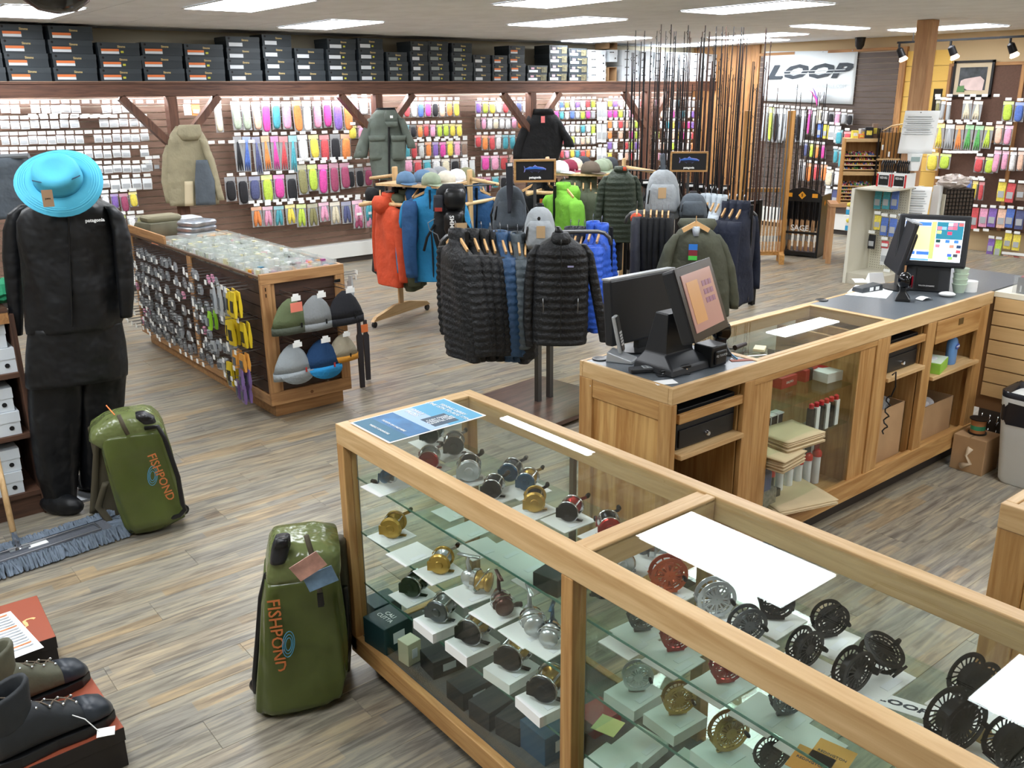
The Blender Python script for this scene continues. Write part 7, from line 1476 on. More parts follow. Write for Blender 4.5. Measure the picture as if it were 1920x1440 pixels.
# ================================================================ dust mop
MG = mat('mop_yarn', (104, 116, 130), .95, noise=.25, nscale=30); a, b = PZ(-20, 1058, .03), PZ(205, 985, .03); t = thing('dust_mop', 'wide grey dust mop with wooden handle on the floor', 'mop', (a+b)/2)
ux = (b-a).normalized(); vy = Vector((-ux.y, ux.x, 0)); L_ = (b-a).length; M = Matrix.Rotation(math.atan2(ux.y, ux.x), 3, 'Z')
g = G(); g.box((0, 0, .0), (L_, .16, .02), M=M); g.obj('mop_pad', mat('mop_pad', (92, 96, 104), .9, bump=.5, bscale=60), t); rnd = random.Random(4); g = G()
for s in (-1, 1):
    for k in range(230):
        u = (k/229-.5)*(L_+.1)+rnd.uniform(-.01, .01); w = rnd.uniform(.05, .085); p0 = ux*u+vy*s*.07; g.tube([p0+Vector((0, 0, .012)), p0+vy*s*w*.5+Vector((0, 0, .02+rnd.uniform(0, .014)))+ux*rnd.uniform(-.01, .01), p0+vy*s*w+ux*rnd.uniform(-.02, .02)+Vector((0, 0, -.022))], .006, 4)
for k in range(60): p0 = ux*(L_/2+rnd.uniform(-.03, .03)); g.tube([p0+vy*rnd.uniform(-.08, .08), p0+ux*rnd.uniform(.05, .1)+vy*rnd.uniform(-.1, .1)+Vector((0, 0, -.01))], .007, 4)
g.obj('mop_fringe', MG, t, kind='stuff')
g = G()
for c0, c1_ in (((-.3, -.05), (.22, -.05)), ((.22, -.05), (.22, .04)), ((.22, .04), (-.3, .04)), ((-.3, .04), (-.3, -.05))): g.tube([ux*c0[0]+vy*c0[1]+Vector((0, 0, .02)), ux*c1_[0]+vy*c1_[1]+Vector((0, 0, .02))], .004, 6)
g.obj('wire_frame', STEEL, t); p0 = PZ(36, 1030, .04)-(a+b)/2; g = G(); g.box(p0, (.09, .05, .02), M=M); g.tube([p0, p0+Vector((-.01, 0, .1))], .014, 8); g.obj('swivel', CHROME, t)
p1 = D(-8, 850, 4.35)-(a+b)/2; q0 = p0+Vector((-.01, 0, .09)); g = G(); g.tube([q0, q0+(p1-q0)*1.6], .014, 8); g.obj('handle', PL_[2], t, True); g = G(); g.box(p0+ux*.08+Vector((0, 0, .0)), (.09, .06, .006), M=M); g.obj('white_label', PAPER, t)
# ================================================================ boots and boxes in the near left corner
OT = mat('box_orange', (152, 76, 52), .6); BS = mat('box_black_side', (30, 26, 26), .5)
def bootbox(pA, pB, label, z=.15, W_=.4, h=.15):
    A, B = PZ(*pA, z), PZ(*pB, z); uy = (A-B).normalized(); ux = Vector((uy.y, -uy.x, 0)); L_ = (A-B).length
    t = thing('boot_box', label, 'box', (B.x, B.y, 0)); M = Matrix((ux, uy, Vector((0, 0, 1)))).transposed().to_4x4()
    g = G(); g.T = M; g.b2((-W_, 0, .0), (0, L_, z-.012)); g.obj('box_body', BS, t, bevel=.002); g = G(); g.T = M; g.b2((-W_-.003, -.003, z-.05), (.003, L_+.003, z-.0015)); g.obj('lid_sides', BS, t, bevel=.001)
    g = G(); g.T = M; g.b2((-W_-.002, -.002, z-.0015), (.002, L_+.002, z)); g.obj('lid_top', OT, t); return t, M, L_
t, M, L1 = bootbox((68, 1117), (103, 1193), 'boot box with orange lid and curled white script behind the boots', L1 if 0 else .15)
text('S', .11, mat('script_cream', (240, 190, 130), .5), t, M @ Matrix.Translation((-.09, L1*.45, .1505)) @ Matrix.Rotation(-.3, 4, 'Z'), shear=.4)
bxA = t
t2, M2, L2 = bootbox((158, 1252), (230, 1363), 'boot box with orange lid under the black boots'); B2v = t2.location.copy()
# price list
g = G(); g.grid(lambda u, v: Vector(((u-.5)*.2, (v-.5)*.36, .0015+.004*math.sin(u*3))), 6, 6); p = PZ(14, 1195, .152); t = g.obj('price_list', PAPER, None, solid=.0005, loc=(p.x-.03, p.y, .1535), rot=.12, label='white printed price list lying on the orange boot box', cat='paper')
for k in range(14): g = G(); g.b2((-.08, .15-k*.022, .0065), (.08, .158-k*.022, .007)); g.obj('printed_line', ORNG if k in (0, 5, 12) else mat('print_pale', (170, 176, 182), .6), t)
def boot(loc, rz, c, c2, label, s=1.0, tagon=False):
    t = thing('wading_boot', label, 'boot', loc, rz); t.scale = (s,)*3; m = mat('boot_'+c, {'black': (38, 42, 46), 'olive': (92, 92, 76)}[c], .6, noise=.15, nscale=20, bump=.2, bscale=40); m2 = mat('boot_toe', (44, 50, 58), .4)
    def rg(x, w, zt, zb=.03): return [(x, w*math.cos(a)*(1 if math.sin(a) < 0 else .92), zb+(zt-zb)*(.5+.5*math.copysign(abs(math.sin(a))**.7, math.sin(a)))) for a in [2*PI*j/20 for j in range(20)]]
    g = G(); g.loft([rg(-.15, .028, .1), rg(-.14, .04, .15), rg(-.1, .046, .17), rg(-.04, .047, .17), rg(.0, .048, .145), rg(.04, .05, .12), rg(.08, .053, .105), rg(.12, .054, .092), rg(.15, .046, .078), rg(.17, .02, .05)]); g.obj('upper', m, t, True)
    g = G(); g.loft([rg(.085, .056, .108, .028), rg(.125, .057, .096, .028), rg(.155, .049, .082, .028), rg(.176, .022, .052, .028)]); g.obj('toe_cap', m2, t, True)
    g = G(); g.loft([[(-.1+r*1.25*math.cos(a)*1.0-.0, r*math.sin(a)*.85, z+.02*math.cos(a)) for a in [2*PI*j/20 for j in range(20)]] for z, r in ((.13, .05), (.18, .052), (.23, .055), (.245, .05), (.235, .042), (.18, .04))], cap=False); g.obj('ankle_collar', m, t, True)
    sole = [(x, w*sg, 0) for sg, xs in ((1, 1), (-1, -1)) for x, w in ([(-.155, .03), (-.1, .044), (0, .042), (.08, .054), (.14, .05), (.18, .02)][::xs])]
    g = G(); g.prism([(x, y) for x, y, _ in sole], .034); g.obj('sole', BLACK, t, bevel=.004)
    for k in range(5):
        x = .075-.036*k; z = .112+.013*k if k < 4 else .19
        for sg in (-1, 1): g = G(); g.ball((x, sg*.022, z+.004), .0055, 8, 6); g.obj('lace_hook', CHROME, t, True)
        g = G(); g.tube([(x, -.022, z+.006), (x-.018, 0, z+.018), (x-.036, .022, z+.018)], .0022, 5); g.tube([(x, .022, z+.006), (x-.018, 0, z+.016), (x-.036, -.022, z+.018)], .0022, 5); g.obj('lace', mat('lace_brown', (110, 98, 84), .8), t, True)
    if tagon: g = G(); g.tube([(.05, -.05, .1), (.075, -.075, .085), (.1, -.1, .04)], .0015, 4); g.obj('tag_string', PAPER, t); g = G(); g.box((.115, -.11, .036), (.05, .03, .002), rz=-.5, M=Matrix.Rotation(-.5, 3, 'Z') @ Matrix.Rotation(.3, 3, 'X')); g.obj('price_tag', PAPER, t)
    return t
pa, pb_ = PZ(100, 1390, .16), PZ(70, 1318, .16)
boot((pa.x-.0, pa.y, .1515), .12, 'black', 'b', 'black wading boot with white price tag, nearer one on the box', 1.06, True); boot((pb_.x-.0, pb_.y+.03, .1515), .15, 'olive', 'b', 'olive wading boot with chrome lace hooks, farther one on the box', 1.0)
# dome mirror on the ceiling
p = PZ(104, -8, ZC-.06); g = G(); g.lathe([(.02, -.17), (.12, -.15), (.2, -.09), (.235, 0)], 28); t = g.obj('dome_mirror', mat('dome_dark', (52, 50, 48), .12, .3), None, 2, loc=(p.x, p.y, ZC-.001), label='dark dome on the ceiling at the top left', cat='dome'); g = G(); g.lathe([(.235, -.01), (.25, -.008), (.25, -.001), (.235, -.001)], 28); g.obj('dome_rim', WHITE, t, 2)
# ================================================================ rods
RODM = [mat('rod_black', (26, 24, 26), .35), mat('rod_brown', (64, 42, 34), .35), mat('rod_grey', (120, 124, 128), .3, .4)]; CORK = mat('cork', (186, 148, 108), .85, noise=.15, nscale=60)
rodc = {}
def rod_parts(L, ci, handle):
    k = (round(L, 1), ci, handle)
    if k in rodc: return rodc[k]
    L = k[0]; ch = []; g = G(); g.tube([(0, 0, .0 if not handle else .3), (0, 0, L*.5), (0, 0, L)], [.011, .009, .004], 6); ch.append(('blank', g.mesh('blank', RODM[ci])))
    g = G()
    for q in range(6): z = L*(.3+.7*(q/5.2)**.9); g.tube([(.004, 0, z-.02), (.018, 0, z), (.004, 0, z+.015)], .0022, 4)
    ch.append(('line_guides', g.mesh('line_guides', RODM[0])))
    g = G(); g.tube([(0, 0, 0), (0, 0, .02), (0, 0, .12), (0, 0, .125)], [.013, .014, .014, .01], 8, mi=0); g.tube([(0, 0, .125), (0, 0, .2)], .009, 8, mi=1); g.tube([(0, 0, .2), (0, 0, .22), (0, 0, .38), (0, 0, .42)], [.013, .014, .013, .008], 8, mi=0)
    ch.append(('handle', g.mesh('handle', [CORK if handle == 2 else RODM[0], STEEL]))); rodc[k] = ch; return ch
def rod(p, z0, L, ci, hd, label, group, lean=(0, 0), cat='fishing rod'):
    t = thing('fishing_rod', label, cat, (p.x, p.y, z0), (lean[1], lean[0], random.uniform(0, 6)), group)
    for n, m in rod_parts(L, ci, hd): put(n, m, t)
random.seed(21)
t = thing('rod_ceiling_rack', 'black slotted rails near the ceiling holding the fishing rods', 'rod rack', (0, 0, 0))
def railat(a, b, z, n='rack_rail'): g = G(); g.bar(a, b, .04, .03); return g.obj(n, BLACKM, t)
PA, PB = D(1172, 340, 9.0), D(1360, 350, 9.5); PA.z = PB.z = 0
PC, PE = D(1236, 340, 8.3), D(1425, 350, 8.9); PC.z = PE.z = 0
for A, B in ((PA, PB), (PC, PE)):
    for z in (.14, 1.05): railat((A.x, A.y, z), (B.x, B.y, z), z)
    for q in (A, B): g = G(); g.box((q.x, q.y, .54), (.05, .05, 1.06)); g.obj('rack_foot', BLACKM, t)
N1 = 46
for k in range(N1):
    f = k/(N1-1); p = PA+(PB-PA)*f+Vector((random.uniform(-.03, .03), random.uniform(-.03, .03), 0)); L = random.choice((2.1, 2.3, 2.4, 2.5))
    rod(p, .16, min(L+.0, 2.5), 0 if f < .6 else random.choice((0, 1, 1)), 1, 'dark fishing rod standing tall in the rear row, %s from left' % od(k), 'tall fishing rods in the rear row', (random.uniform(-.012, .012), random.uniform(-.012, .012)))
N2 = 38
for k in range(N2):
    f = k/(N2-1); p = PC+(PE-PC)*f+Vector((random.uniform(-.03, .03), random.uniform(-.03, .03), 0)); L = random.choice((2.0, 2.2, 2.4, 2.5))
    rod(p, .16, L, random.choice((0, 0, 1)), 1, 'dark fishing rod standing tall in the front row, %s from left' % od(k), 'tall fishing rods in the front row', (random.uniform(-.012, .012), random.uniform(-.012, .012)))
# short black rods with white tags against the white plinth
for k in range(9):
    p = D(1190+21*k, 345+1.5*k, 8.9); t = thing('rod_bracket', 'black bracket with white tag holding short rods, %s from left' % od(k), 'bracket', (p.x, p.y, p.z), facing(1200)+.2, 'brackets with white tags below the tall rods')
    g = G(); g.loft([[(-.05, 0, 0), (.05, 0, 0), (.05, .02, 0), (-.05, .02, 0)], [(-.05, 0, .05), (.05, 0, .05), (.05, .02, .05), (-.05, .02, .05)]]); g.bar((-.05, 0, .03), (.06, .1, -.05), .02, .05); g.obj('bracket_body', BLACK, t); g = G(); g.b2((-.03, -.003, .012), (.03, 0, .034)); g.obj('white_tag', PAPER, t)
    for j in range(3): g = G(); g.tube([(-.05+.04*j, .06, .0), (-.05+.04*j, .06, -(p.z-.1))], .008, 6); g.obj('short_rod', RODM[(k+j) % 3 if j else 0], t)
# wooden rod stand
t = thing('wooden_rod_stand', 'tall pine rod stand with cork handled rods beside the black rod rack', 'rod rack', (0, 0, 0))
HP = woods('honey_pine', (208, 158, 92), (172, 122, 62), rough=.5)
a, b = D(1382, 470, 9.0), D(1463, 480, 9.25); a = PZ(1385, 488, 0); b = PZ(1462, 488, 0)
zA = 2.1-.0; 
for q, px, py in ((a, 1383, 206), (b, 1460, 206)):
    z = D(px, py, DEP(q)).z; g = G(); g.box((q.x, q.y, z/2), (.1, .06, z), rz=.2); g.obj('post', HP[2], t, bevel=.003)
d_ = (b-a); 
for z, w in ((D(1420, 352, DEP((a+b)/2)).z, .05), (.1, .12)): g = G(); g.bar((a.x, a.y, z), (b.x+d_.x*.05, b.y+d_.y*.05, z), w, .05); g.obj('cross_bar', HP[0], t, bevel=.003)
g = G(); g.bar((b.x, b.y-.0, .06), (b.x-.25, b.y-.2, .06), .06, .12); g.obj('foot_board', HP[0], t)
for k in range(12):
    f = (k+.6)/12.4; p = a+d_*f+Vector((-.05, -.05, 0)); rod(p, .13, random.choice((1.6, 1.8, 2.0)), random.choice((0, 2, 2, 1)), 2, 'cork handled rod in the pine stand, %s from left' % od(k), 'cork handled rods in the pine stand')
# black rod rack
a, b = PZ(1462, 478, 0), PZ(1530, 484, 0); ux = (b-a).normalized(); L_ = (b-a).length; rzz = math.atan2(ux.y, ux.x); hz = D(1500, 345, DEP(a)).z
t = thing('black_rod_rack', 'low black rod rack with yellow diamond signs', 'rod rack', a, rzz)
for x in (0, L_): g = G(); g.b2((x-.015, -.02, 0), (x+.015, .4, hz-.1)); g.obj('side_board', BLACK, t, bevel=.002)
g = G(); g.b2((.015, -.02, .02), (L_-.015, .4, .07)); g.obj('bottom_board', BLACK, t); g = G(); g.loft([[(x, y, z) for x, z in ((0, hz-.18), (L_, hz-.18), (L_, hz-.08), (L_*.75, hz-.02), (L_*.5, hz), (L_*.25, hz-.02), (0, hz-.08))] for y in (-.03, -.01)]); g.obj('header_board', BLACK, t)
g = G(); g.b2((.015, .3, .35), (L_-.015, .32, hz-.15)); g.obj('back_rail', BLACK, t); g = G(); g.b2((.015, -.01, .3), (L_-.015, .01, .33)); g.obj('front_rail', BLACK, t)
YD = mat('diamond_yellow', (230, 160, 40), .5)
for x, s, y in ((L_*.5, .05, -.0315), (L_*.16, .035, -.0315), (L_*.84, .035, -.0315)):
    g = G(); (g.prism([(-s, 0), (0, -s), (s, 0), (0, s)], .002, M=Matrix.Rotation(PI/2, 3, 'X'), c=(x, y, hz-.1)) if s > .04 else g.b2((x-s, y-.001, hz-.125), (x+s, y+.0, hz-.075))); g.obj('yellow_sign', YD, t)
g = G(); g.prism([(-.03, 0), (0, -.04), (.03, 0), (0, .04)], .002, M=frame((0, 0, 0), (0, 1, 0), (0, 0, 1)).to_3x3(), c=(L_+.0152, .12, hz-.2)); g.obj('yellow_sign', YD, t)
text('S', .05, BLACK, t, FACE_S((L_*.5, -.034, hz-.1)), bold=.002); text('SAGE', .1, PAPER, t, FACE_S((L_*.5, -.03, .38)), bold=.001)
for k in range(12):
    p = t.matrix_basis @ Vector((.04+(L_-.08)*k/11, .04+.05*(k % 2), 0)); rod(p, .075, random.choice((1.8, 2.0, 2.1)), 0, 2, 'cork handled rod in the black rack, %s from left' % od(k), 'cork handled rods in the black rack')
# banner
ys = (PX(1433, 97, XE-.03).y, PX(1608, 103, XE-.03).y); zs = (1.92, 2.66)
t = thing('banner', 'white shop banner with slanted dark four letter logo on the dark wall', 'banner', (XE-.03, sum(ys)/2, sum(zs)/2)); wB, hB = abs(ys[0]-ys[1]), zs[1]-zs[0]
g = G(); g.grid(lambda u, v: Vector((.006*math.sin(u*9)*v, (.5-u)*wB, (v-.5)*hB+(u-.5)*-.05)), 24, 6); g.obj('banner_cloth', mat('banner_white', (224, 232, 236), .6), t, True, solid=.002)
o = text('LOOP', .27, INK, t, FACE_W((-.012, .02, .07)), shear=.3, bold=.012, sx=1.95, extrude=.001)
for z in (.05, .09): g = G(); g.b2((-.0185, -wB*.40, z-.005), (-.0165, wB*.26, z+.004)); g.obj('logo_stripe', MATS['banner_white'], t)
text('STAY IN THE LOOP - LOOPTACKLE.COM', .075, mat('faint_ink', (196, 206, 212), .6), t, FACE_W((-.012, -.0, -.14)), extrude=.0005)
for y in (-.45, -.15, .15, .45): g = G(); g.lathe([(.008, 0), (.008, .003)], 8, c=(-.008, y*wB, hB/2-.02-y*.05*-1*0), M=Matrix.Rotation(-PI/2, 3, 'Y')); g.obj('eyelet', STEEL, t)
# feather tuft
p = PX(1535, 186, XE-.1); t = thing('feather_tuft', 'purple and white feathers sticking up under the banner', 'feathers', p)
for k, (a_, m) in enumerate(((-.5, pmat('magenta')), (-.3, pmat('purple')), (.2, pmat('white')), (.4, pmat('silver')), (.6, pmat('white')))): g = G(); g.loft([[Vector((-.02+.004*math.cos(q), -math.sin(a_*f)*.3*f*1.2+w*math.cos(q), f*.3*math.cos(a_*f)-.12)) for q in [2*PI*j/6 for j in range(6)]] for f, w in ((0, .006), (.4, .02), (.8, .015), (1, .003))]); g.obj('feather', m, t, True)
# thread cabinet on a table
de = 11.2; rzc = facing(1608)+.15; c = D(1607, 382, de); zt = c.z
t = thing('thread_cabinet', 'pine cabinet with slanted trays of coloured thread spools', 'cabinet', (c.x, c.y, zt), rzc); CWd, CH = .40, D(1607, 258, de).z-zt
for a_, b_, m in (((-CWd/2-.015, 0, 0), (-CWd/2, .3, CH), HP[2]), ((CWd/2, 0, 0), (CWd/2+.015, .3, CH), HP[2]), ((-CWd/2, 0, CH-.04), (CWd/2, .3, CH), LX), ((-CWd/2, .28, 0), (CWd/2, .3, CH), HP[2]), ((-CWd/2, 0, 0), (CWd/2, .3, .02), LX), ((-CWd/2, -.005, CH*.44), (CWd/2, .02, CH*.5), LX)): g = G(); g.b2(a_, b_); g.obj('case_board', m, t)
sp_m = [pmat(c_) for c_ in ('red', 'pink', 'yellow', 'orange', 'green', 'blue', 'white', 'wine', 'black')]; rnd = random.Random(8)
for i in range(9):
    z = .04+i*.042 if i < 5 else CH*.52+(i-5)*.055; g = G(); g.b2((-CWd/2, -.012, z), (CWd/2, .005, z+.014)); g.obj('tray_lip', LX, t)
    g = G(); g.loft([[(-CWd/2, 0, z), (CWd/2, 0, z), (CWd/2, 0, z+.004), (-CWd/2, 0, z+.004)], [(-CWd/2, .26, z+.035), (CWd/2, .26, z+.035), (CWd/2, .26, z+.039), (-CWd/2, .26, z+.039)]]); g.obj('tray', LX, t)
    g = G()
    for k in range(14):
        for j in range(3): g.tube([(-CWd/2+.014+k*.0245, .02+j*.07, z+.018+j*.01), (-CWd/2+.014+k*.0245, .06+j*.07, z+.024+j*.01)], .009, 6, mi=rnd.randrange(9))
    g.obj('thread_spools', sp_m, t, kind='stuff')
tb = thing('pine_table', 'rough pine table under the thread cabinet', 'table', (c.x, c.y, 0), rzc)
g = G(); g.b2((-CWd/2-.12, -.06, zt-.04), (CWd/2+.1, .36, zt-.001)); g.obj('tabletop', fir[0], tb)
for x, y in ((-CWd/2-.08, -.02), (CWd/2+.06, -.02), (-CWd/2-.08, .32), (CWd/2+.06, .32)): g = G(); g.b2((x-.03, y-.03, 0), (x+.03, y+.03, zt-.04)); g.obj('leg', fir[2], tb)
# clutter on top
for i, (x, y, s, c_, lb) in enumerate(((-.1, .1, (.07, .06, .09), 'yellow', 'yellow and white box on the thread cabinet'), (-.02, .1, (.06, .06, .05), 'orange', 'orange box on the thread cabinet'), (.06, .08, (.09, .08, .13), 'black', 'black and yellow box on the thread cabinet'), (.13, .12, (.06, .06, .17), 'brown', 'brown and yellow box at the top of the thread cabinet'), (.02, .18, (.12, .08, .11), 'silver', 'silver grey box at the back of the thread cabinet'))):
    q = t.matrix_basis @ Vector((x, y, CH+.0008)); g = G(); g.b2((-s[0]/2, -s[1]/2, 0), (s[0]/2, s[1]/2, s[2])); o = g.obj('small_box', pmat(c_), None, loc=q, rot=rzc+rnd.uniform(-.3, .3), label=lb, cat='box'); g = G(); g.b2((-s[0]*.35, -s[1]/2-.001, s[2]*.3), (s[0]*.35, -s[1]/2, s[2]*.7)); g.obj('print', pmat('yellow') if c_ != 'yellow' else pmat('white'), o)
# rod holder box right of it
de = 11.0; c2_ = D(1662, 330, de); t = thing('pine_rod_holder', 'pine holder with short black rods and white tags right of the thread cabinet', 'rod rack', (c2_.x, c2_.y, 0), rzc)
z1_ = D(1662, 248, de).z; g = G(); g.b2((-.14, .1, .3), (.14, .12, z1_)); g.obj('back_board', HP[2], t)
for x in (-.14, .13): g = G(); g.b2((x, -.02, .3), (x+.015, .12, z1_+.05)); g.obj('black_post', BLACKM, t)
for z in (z1_-.32, .5): g = G(); g.b2((-.14, -.02, z), (.14, .1, z+.02)); g.obj('shelf', LX, t)
for k in range(6): g = G(); g.tube([(-.1+.04*k, .03, .5), (-.1+.04*k, .03, z1_+.06)], .005, 6); g.obj('short_rod', RODM[k % 2], t)
for k in range(3): g = G(); g.b2((-.09+.08*k, .0, z1_-.2-.08*k), (-.07+.08*k, .003, z1_-.14-.08*k)); g.obj('white_tag', PAPER, t)
g = G(); g.tube([(-.1, 0, z1_+.02), (0, 0, z1_+.08), (.12, 0, z1_+.1), (.15, .0, z1_+.02)], .01, 6); g.obj('bent_wood_net', PL_[0], t, True)
# gondola shelf
GP_ = mat('putty_steel', (196, 192, 176), .5); PLF = PZ(1741, 37, ZC).dot(FH); gq = DF(1643, 350, PLF+.12); gx, gy, gzt = gq.x, gq.y, gq.z
t = thing('pegboard_gondola', 'putty coloured pegboard shop shelf behind the checkout counter', 'shelf', (0, 0, 0)); gx0 = PY(1603, 355, gy).x; gyr = PX(1704, 380, gx).y
g = G(); g.b2((gx0, gy, 0), (gx, gy+.02, gzt)); g.obj('side_panel', GP_, t); g = G(); g.b2((gx0-.012, gy-.004, 0), (gx0, gy+.03, gzt+.01)); g.obj('upright', mat('putty_light', (222, 220, 206), .5), t)
g = G(); g.b2((gx, gyr, 0), (gx+.03, gy+.02, gzt)); g.obj('peg_panel', mat('peg_putty', (206, 202, 184), .6), t); g = G(); g.b2((gx0+.01, gyr, 0), (gx, gy, .12)); g.obj('base_deck', GP_, t)
hol = G()
for i in range(int((gy-gyr)/.028)-1):
    for j in range(34): hol.box((gx-.0006, gy-.03-.028*i, gzt-.04-.028*j), (.001, .007, .007))
hol.obj('peg_holes', mat('hole_dark', (90, 86, 74), .8), t, kind='stuff')
g = G(); g.b2((gx0+.02, gyr, gzt), (gx+.3, gy+.02, gzt+.015)); g.obj('top_shelf', GP_, t)
for k, (px, py, c_, h, lb) in enumerate(((1648, 358, 'teal', 34, 'blue and white'), (1664, 358, 'teal', 36, 'blue scissors'), (1680, 358, 'blue', 36, 'dark blue'), (1647, 404, 'yellow', 30, 'yellow'), (1660, 408, 'blue', 32, 'blue and white tool'), (1676, 410, 'blue', 32, 'second blue and white tool'), (1636, 440, 'black', 28, 'black and red clip'), (1660, 452, 'red', 14, 'red'), (1660, 464, 'silver', 34, 'grey and maroon'), (1664, 512, 'red', 18, 'low red'))):
    p = PX(px, py, gx-.09); q = PX(px, py+h, gx-.09); me, ch = packet_mesh(.08, p.z-q.z, c_, 'flat'); o = put('blister_pack', me, None, p, (0, 0, -PI/2), label=lb+' blister pack on the putty pegboard', cat='packet', group='blister packs on the putty pegboard')
    for n, m in ch: put(n, m, o)
    g = G(); hookmesh(g, (gx-.09, p.y, p.z+.025), 'E'); g.obj('peg_hook', [MATS['tag_white'], STEEL], t)
for k, (px, py) in enumerate(((1594, 380), (1592, 410), (1590, 480), (1588, 510), (1580, 538))):
    p = PY(px, py, gy+.08); o = thing('blue_yellow_pack', 'yellow and blue pack hanging at the left edge of the gondola, %s from top' % od(k), 'packet', p, None, 'yellow and blue packs beside the gondola')
    g = G(); g.ball((0, 0, -.02), (.04, .03, .025), 12, 8); g.obj('yellow_top', pmat('yellow'), o, True); g = G(); g.b2((-.032, -.02, -.075), (.032, .02, -.045)); g.obj('white_band', WHITE, o); g = G(); g.b2((-.035, -.022, -.13), (.035, .022, -.075)); g.obj('blue_base', mat('pack_blue', (60, 170, 220), .5), o, bevel=.006); g = G(); g.tube([(0, 0, 0), (0, -.07, .0)], .003, 4); g.obj('hook', STEEL, o)
RW = mat('carton_red', (190, 40, 40), .5)
for i, y in enumerate((PX(1657, 335, gx-.1).y, PX(1686, 335, gx-.1).y)):
    o = thing('tool_carton', 'black, red and white carton of pliers on the gondola, %s' % ('left' if i == 0 else 'right'), 'box', (gx-.0, y, gzt+.0158)); o.scale = (1, .9*abs(PX(1657, 335, gx).y-PX(1686, 335, gx).y)/.2, 1.4)
    g = G(); g.b2((-.1, -.1, 0), (.1, .1, .11)); g.obj('carton', WHITE, o); g = G(); g.b2((-.102, -.07, .012), (-.1, .07, .09)); g.obj('front_print', BLACK, o)
    for s in (-1, 1): g = G(); g.b2((-.1025, s*.09-.012, .0), (-.1, s*.09+.012, .1)); g.obj('red_stripe', RW, o)
    text('REDI-RIG', .026, PAPER, o, FACE_W((-.1025, 0, .07)))
    for k in range(6): g = G(); y_ = -.075+.03*k; g.tube([(-.05, y_, .11), (-.06, y_, .17), (-.03, y_, .2), (0, y_, .17), (-.02, y_, .11)], .009, 6); g.obj('plier_handle', BLACK, o, True)
# wire basket block and plastic wrap at right of the pillar
c = DF(1778, 430, PLF+.4); t = thing('bin_rack', 'dark wire grid rack with cream pegboard side beside the pillar', 'display rack', (c.x, c.y, 0), facing(1775)+.5)
zt_ = DF(1778, 352, PLF+.4).z
g = G(); g.b2((-.16, -.16, 0), (.16, .16, zt_)); g.obj('rack_core', mat('rack_core', (84, 72, 62), .7), t); g = G(); g.b2((-.175, -.165, 0), (-.16, .165, zt_-.06)); g.obj('cream_side', MATS['peg_putty'], t)
g = G()
for i in range(9): g.b2((-.165+.04*i, -.17, .1), (-.158+.04*i, -.162, zt_))
for j in range(20): g.b2((-.165, -.172, zt_-.005-.045*j), (.16, -.162, zt_-.012-.045*j))
g.obj('wire_grid', BLACKM, t)
crumple('bubble_wrap', (c.x-.02, c.y, zt_+.075), (.22, .17, .075), mat('bubble_wrap', (206, 196, 190), .2, alpha=.75, noise=.3, nscale=18), 'pile of clear plastic wrap on the wire grid rack', 'plastic', amp=.2)
g = G(); c4 = DF(1753, 400, PLF+.3); z4 = DF(1753, 348, PLF+.3).z; g.b2((c4.x-.04, c4.y-.04, 0), (c4.x+.04, c4.y+.04, z4)); g.obj('white_column', WHITE, None, label='narrow white column between pillar and wire rack', cat='column')
# pillar with notices and sensor
P0 = PZ(1741, 37, ZC); dp = DEP(P0)
t = thing('timber_pillar', 'square timber pillar with two white notices', 'pillar', (P0.x, P0.y, 0), .12); pwid = .19
g = G(); g.box((0, 0, (ZC-.002)/2), (pwid*.9, pwid*.9, ZC-.002)); g.obj('pillar_post', fir[2], t, bevel=.006)
def notice(x0, y0, x1, y1, de, label, red=False):
    a_, b_ = DF(x0, y0, de), DF(x1, y1, de); w, h = (DF(x1, y0, de)-a_).length, a_.z-b_.z; c_ = (a_+b_)/2; o = thing('notice', label, 'notice', c_, facing((x0+x1)/2))
    g = G(); g.grid(lambda u, v: Vector(((u-.5)*w+(.5-v)*-.03, .012*math.sin(v*2)+(.01 if not red else 0)*(1-v), (v-.5)*h)), 4, 8); g.obj('sheet', PAPER, o, True, solid=.001)
    for k in range(9 if not red else 10): wl = w*(.36+.1*((k*7) % 3)/2); z = h*(.36-.05*k) if not red else h*(.4-.055*k); g = G(); g.b2((-wl, -.006, z-h*.006), (wl*.9, -.003, z+h*.006)); g.obj('printed_line', mat('print_grey', (90, 96, 102), .5) if k % 3 == 0 else mat('print_pale', (170, 176, 182), .6), o)
    if red: g = G(); g.b2((-w*.45, -.008, -h*.32), (w*.45, -.005, -h*.17)); g.obj('red_band', mat('warning_red', (176, 70, 60), .6), o); text('WARNING', h*.11, BLACK, o, FACE_S((0, -.0095, -h*.25)), bold=.002)
    g = G(); g.ball((0, -.008, h*.46), .006); g.obj('pin', BLACK, o); return o
notice(1692, 208, 1752, 288, PLF-.155, 'upper white notice pinned to the timber pillar'); notice(1685, 350, 1738, 432, PLF-.155, 'lower white notice with red warning band below the sensor', True)
p = DF(1716, 292, PLF-.18); t = thing('motion_sensor', 'white motion sensor on the timber pillar under the upper notice', 'sensor', p, facing(1710)+.2)
g = G(); g.loft([[(x*w, y*.04-.0, z) for x, y in ((-1, 1), (1, 1), (1, -.3), (.6, -1), (-.6, -1), (-1, -.3))] for z, w in ((-.16, .05), (-.1, .06), (.02, .075))]); g.obj('sensor_body', WHITE, t, bevel=.004); g = G(); g.b2((-.045, -.045, -.06), (.045, -.038, -.01)); g.obj('sensor_lens', mat('lens_grey', (150, 170, 170), .3), t); g = G(); g.b2((-.02, .03, -.1), (.02, .16, .0)); g.obj('mount', WHITE, t)
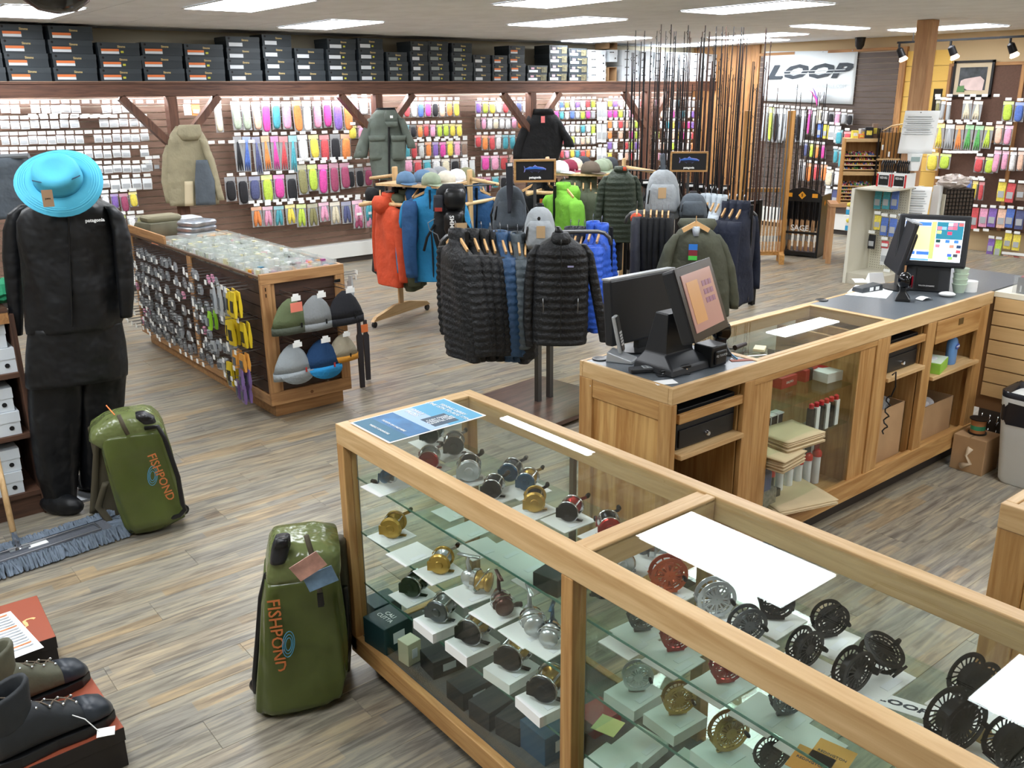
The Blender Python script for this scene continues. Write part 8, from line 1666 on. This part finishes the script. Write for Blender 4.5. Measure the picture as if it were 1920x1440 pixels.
# track lights
xT = 11.6; a_, b_ = PX(1683, 82, xT), PX(1990, 84, xT); t = thing('track_rail', 'black lighting track with three spot lamps in front of the pegboard', 'lighting track', (0, 0, 0)); zT = a_.z
g = G(); g.b2((xT-.015, b_.y, zT), (xT+.015, a_.y, zT+.025)); g.obj('rail', BLACKM, t)
for y in (a_.y-.2, b_.y+.3): g = G(); g.tube([(xT, y, zT+.02), (xT, y, ZC)], .006, 6); g.obj('drop_rod', BLACKM, t)
for i, px in enumerate((1686, 1782, 1893)):
    p = PX(px, 88, xT); o = thing('spot_lamp', 'black track spot lamp with lit reflector bulb, %s from left' % od(i), 'spot lamp', (xT, p.y, zT-.001), (0, 0, 0), 'track spot lamps')
    g = G(); g.tube([(0, 0, 0), (0, 0, -.05)], .014, 8); g.obj('stem', BLACKM, o); dv_ = Vector((.35, -.35, -1)).normalized(); c_ = Vector((0, 0, -.05)); g = G(); g.tube([c_, c_+dv_*.02, c_+dv_*.12], [.02, .042, .046], 14); g.obj('lamp_head', BLACKM, o, 2)
    g = G(); g.tube([c_+dv_*.12, c_+dv_*.16, c_+dv_*.175], [.036, .055, .045], 14); g.obj('bulb', mat('bulb_warm', (255, 226, 190), .3, emit=5), o, True)
# framed picture
ya, yb = PX(1794, 115, XE).y, PX(1870, 115, XE).y; za, zb = PX(1830, 113, XE-.04).z, PX(1830, 182, XE-.04).z
t = thing('framed_picture', 'black framed photograph of a pale fish above the pegboard', 'picture', (XE-.045, (ya+yb)/2, (za+zb)/2), (0, -.0, 0)); w, h = ya-yb, za-zb
for a_, b_ in (((-.02, -w/2, h/2-.03), (.01, w/2, h/2)), ((-.02, -w/2, -h/2), (.01, w/2, -h/2+.03)), ((-.02, -w/2, -h/2), (.01, -w/2+.03, h/2)), ((-.02, w/2-.03, -h/2), (.01, w/2, h/2))): g = G(); g.b2(a_, b_); g.obj('frame_bar', BLACK, t)
g = G(); g.b2((-.005, -w/2+.02, -h/2+.02), (.008, w/2-.02, h/2-.02)); g.obj('mat_board', mat('mat_board', (196, 180, 152), .7), t)
g = G(); g.b2((-.008, -w/2+.085, -h/2+.085), (-.005, w/2-.085, h/2-.085)); g.obj('print', mat('print_dark', (62, 66, 70), .5, noise=.6, nscale=9), t)
g = G(); g.prism([(-w*.3, -.08), (-.05, -.14), (w*.28, -.15), (w*.3, -.02), (.1, .03), (-.1, .0), (-w*.28, -.02)], .002, M=FACE_W((0, 0, 0)).to_3x3(), c=(-.0085, 0, 0)); g.obj('fish', mat('fish_pale', (206, 184, 180), .5, noise=.1, nscale=12), t)
g = G(); g.prism([(-w*.36, -h*.36), (-w*.16, -h*.36), (-w*.18, -h*.18), (-w*.34, -h*.2)], .002, M=FACE_W((0, 0, 0)).to_3x3(), c=(-.0095, 0, 0)); g.obj('green_patch', mat('print_green', (90, 130, 80), .5), t)
# camera dome by the banner, wood shelf end at right
p = PX(1611, 94, XE-.25); g = G(); g.lathe([(.03, -.1), (.06, -.07), (.075, 0)], 16); g.obj('security_camera', BLACK, None, 2, loc=(p.x, p.y, ZC-.001), label='small black camera dome on the ceiling beside the banner', cat='camera').scale = (1, 1, 1.6)
p = PZ(1545, 388, .5)
# white boards behind the rods (low cabinet fronts) and tubes
for i, (px, py, w, h) in enumerate(((1340, 365, .35, .9), (1372, 330, .25, .8))):
    p = PY(px, py, YS-.16) if 0 else D(px, py, 9.9); g = G(); g.b2((-w/2, -.02, -h/2), (w/2, .02, h/2)); g.obj('white_board', mat('white_painted', (226, 228, 224)), None, loc=(p.x, p.y, h/2+.001), rot=facing(px)+.3, label='white board standing behind the rods, %s' % ('left' if i == 0 else 'right'), cat='board')
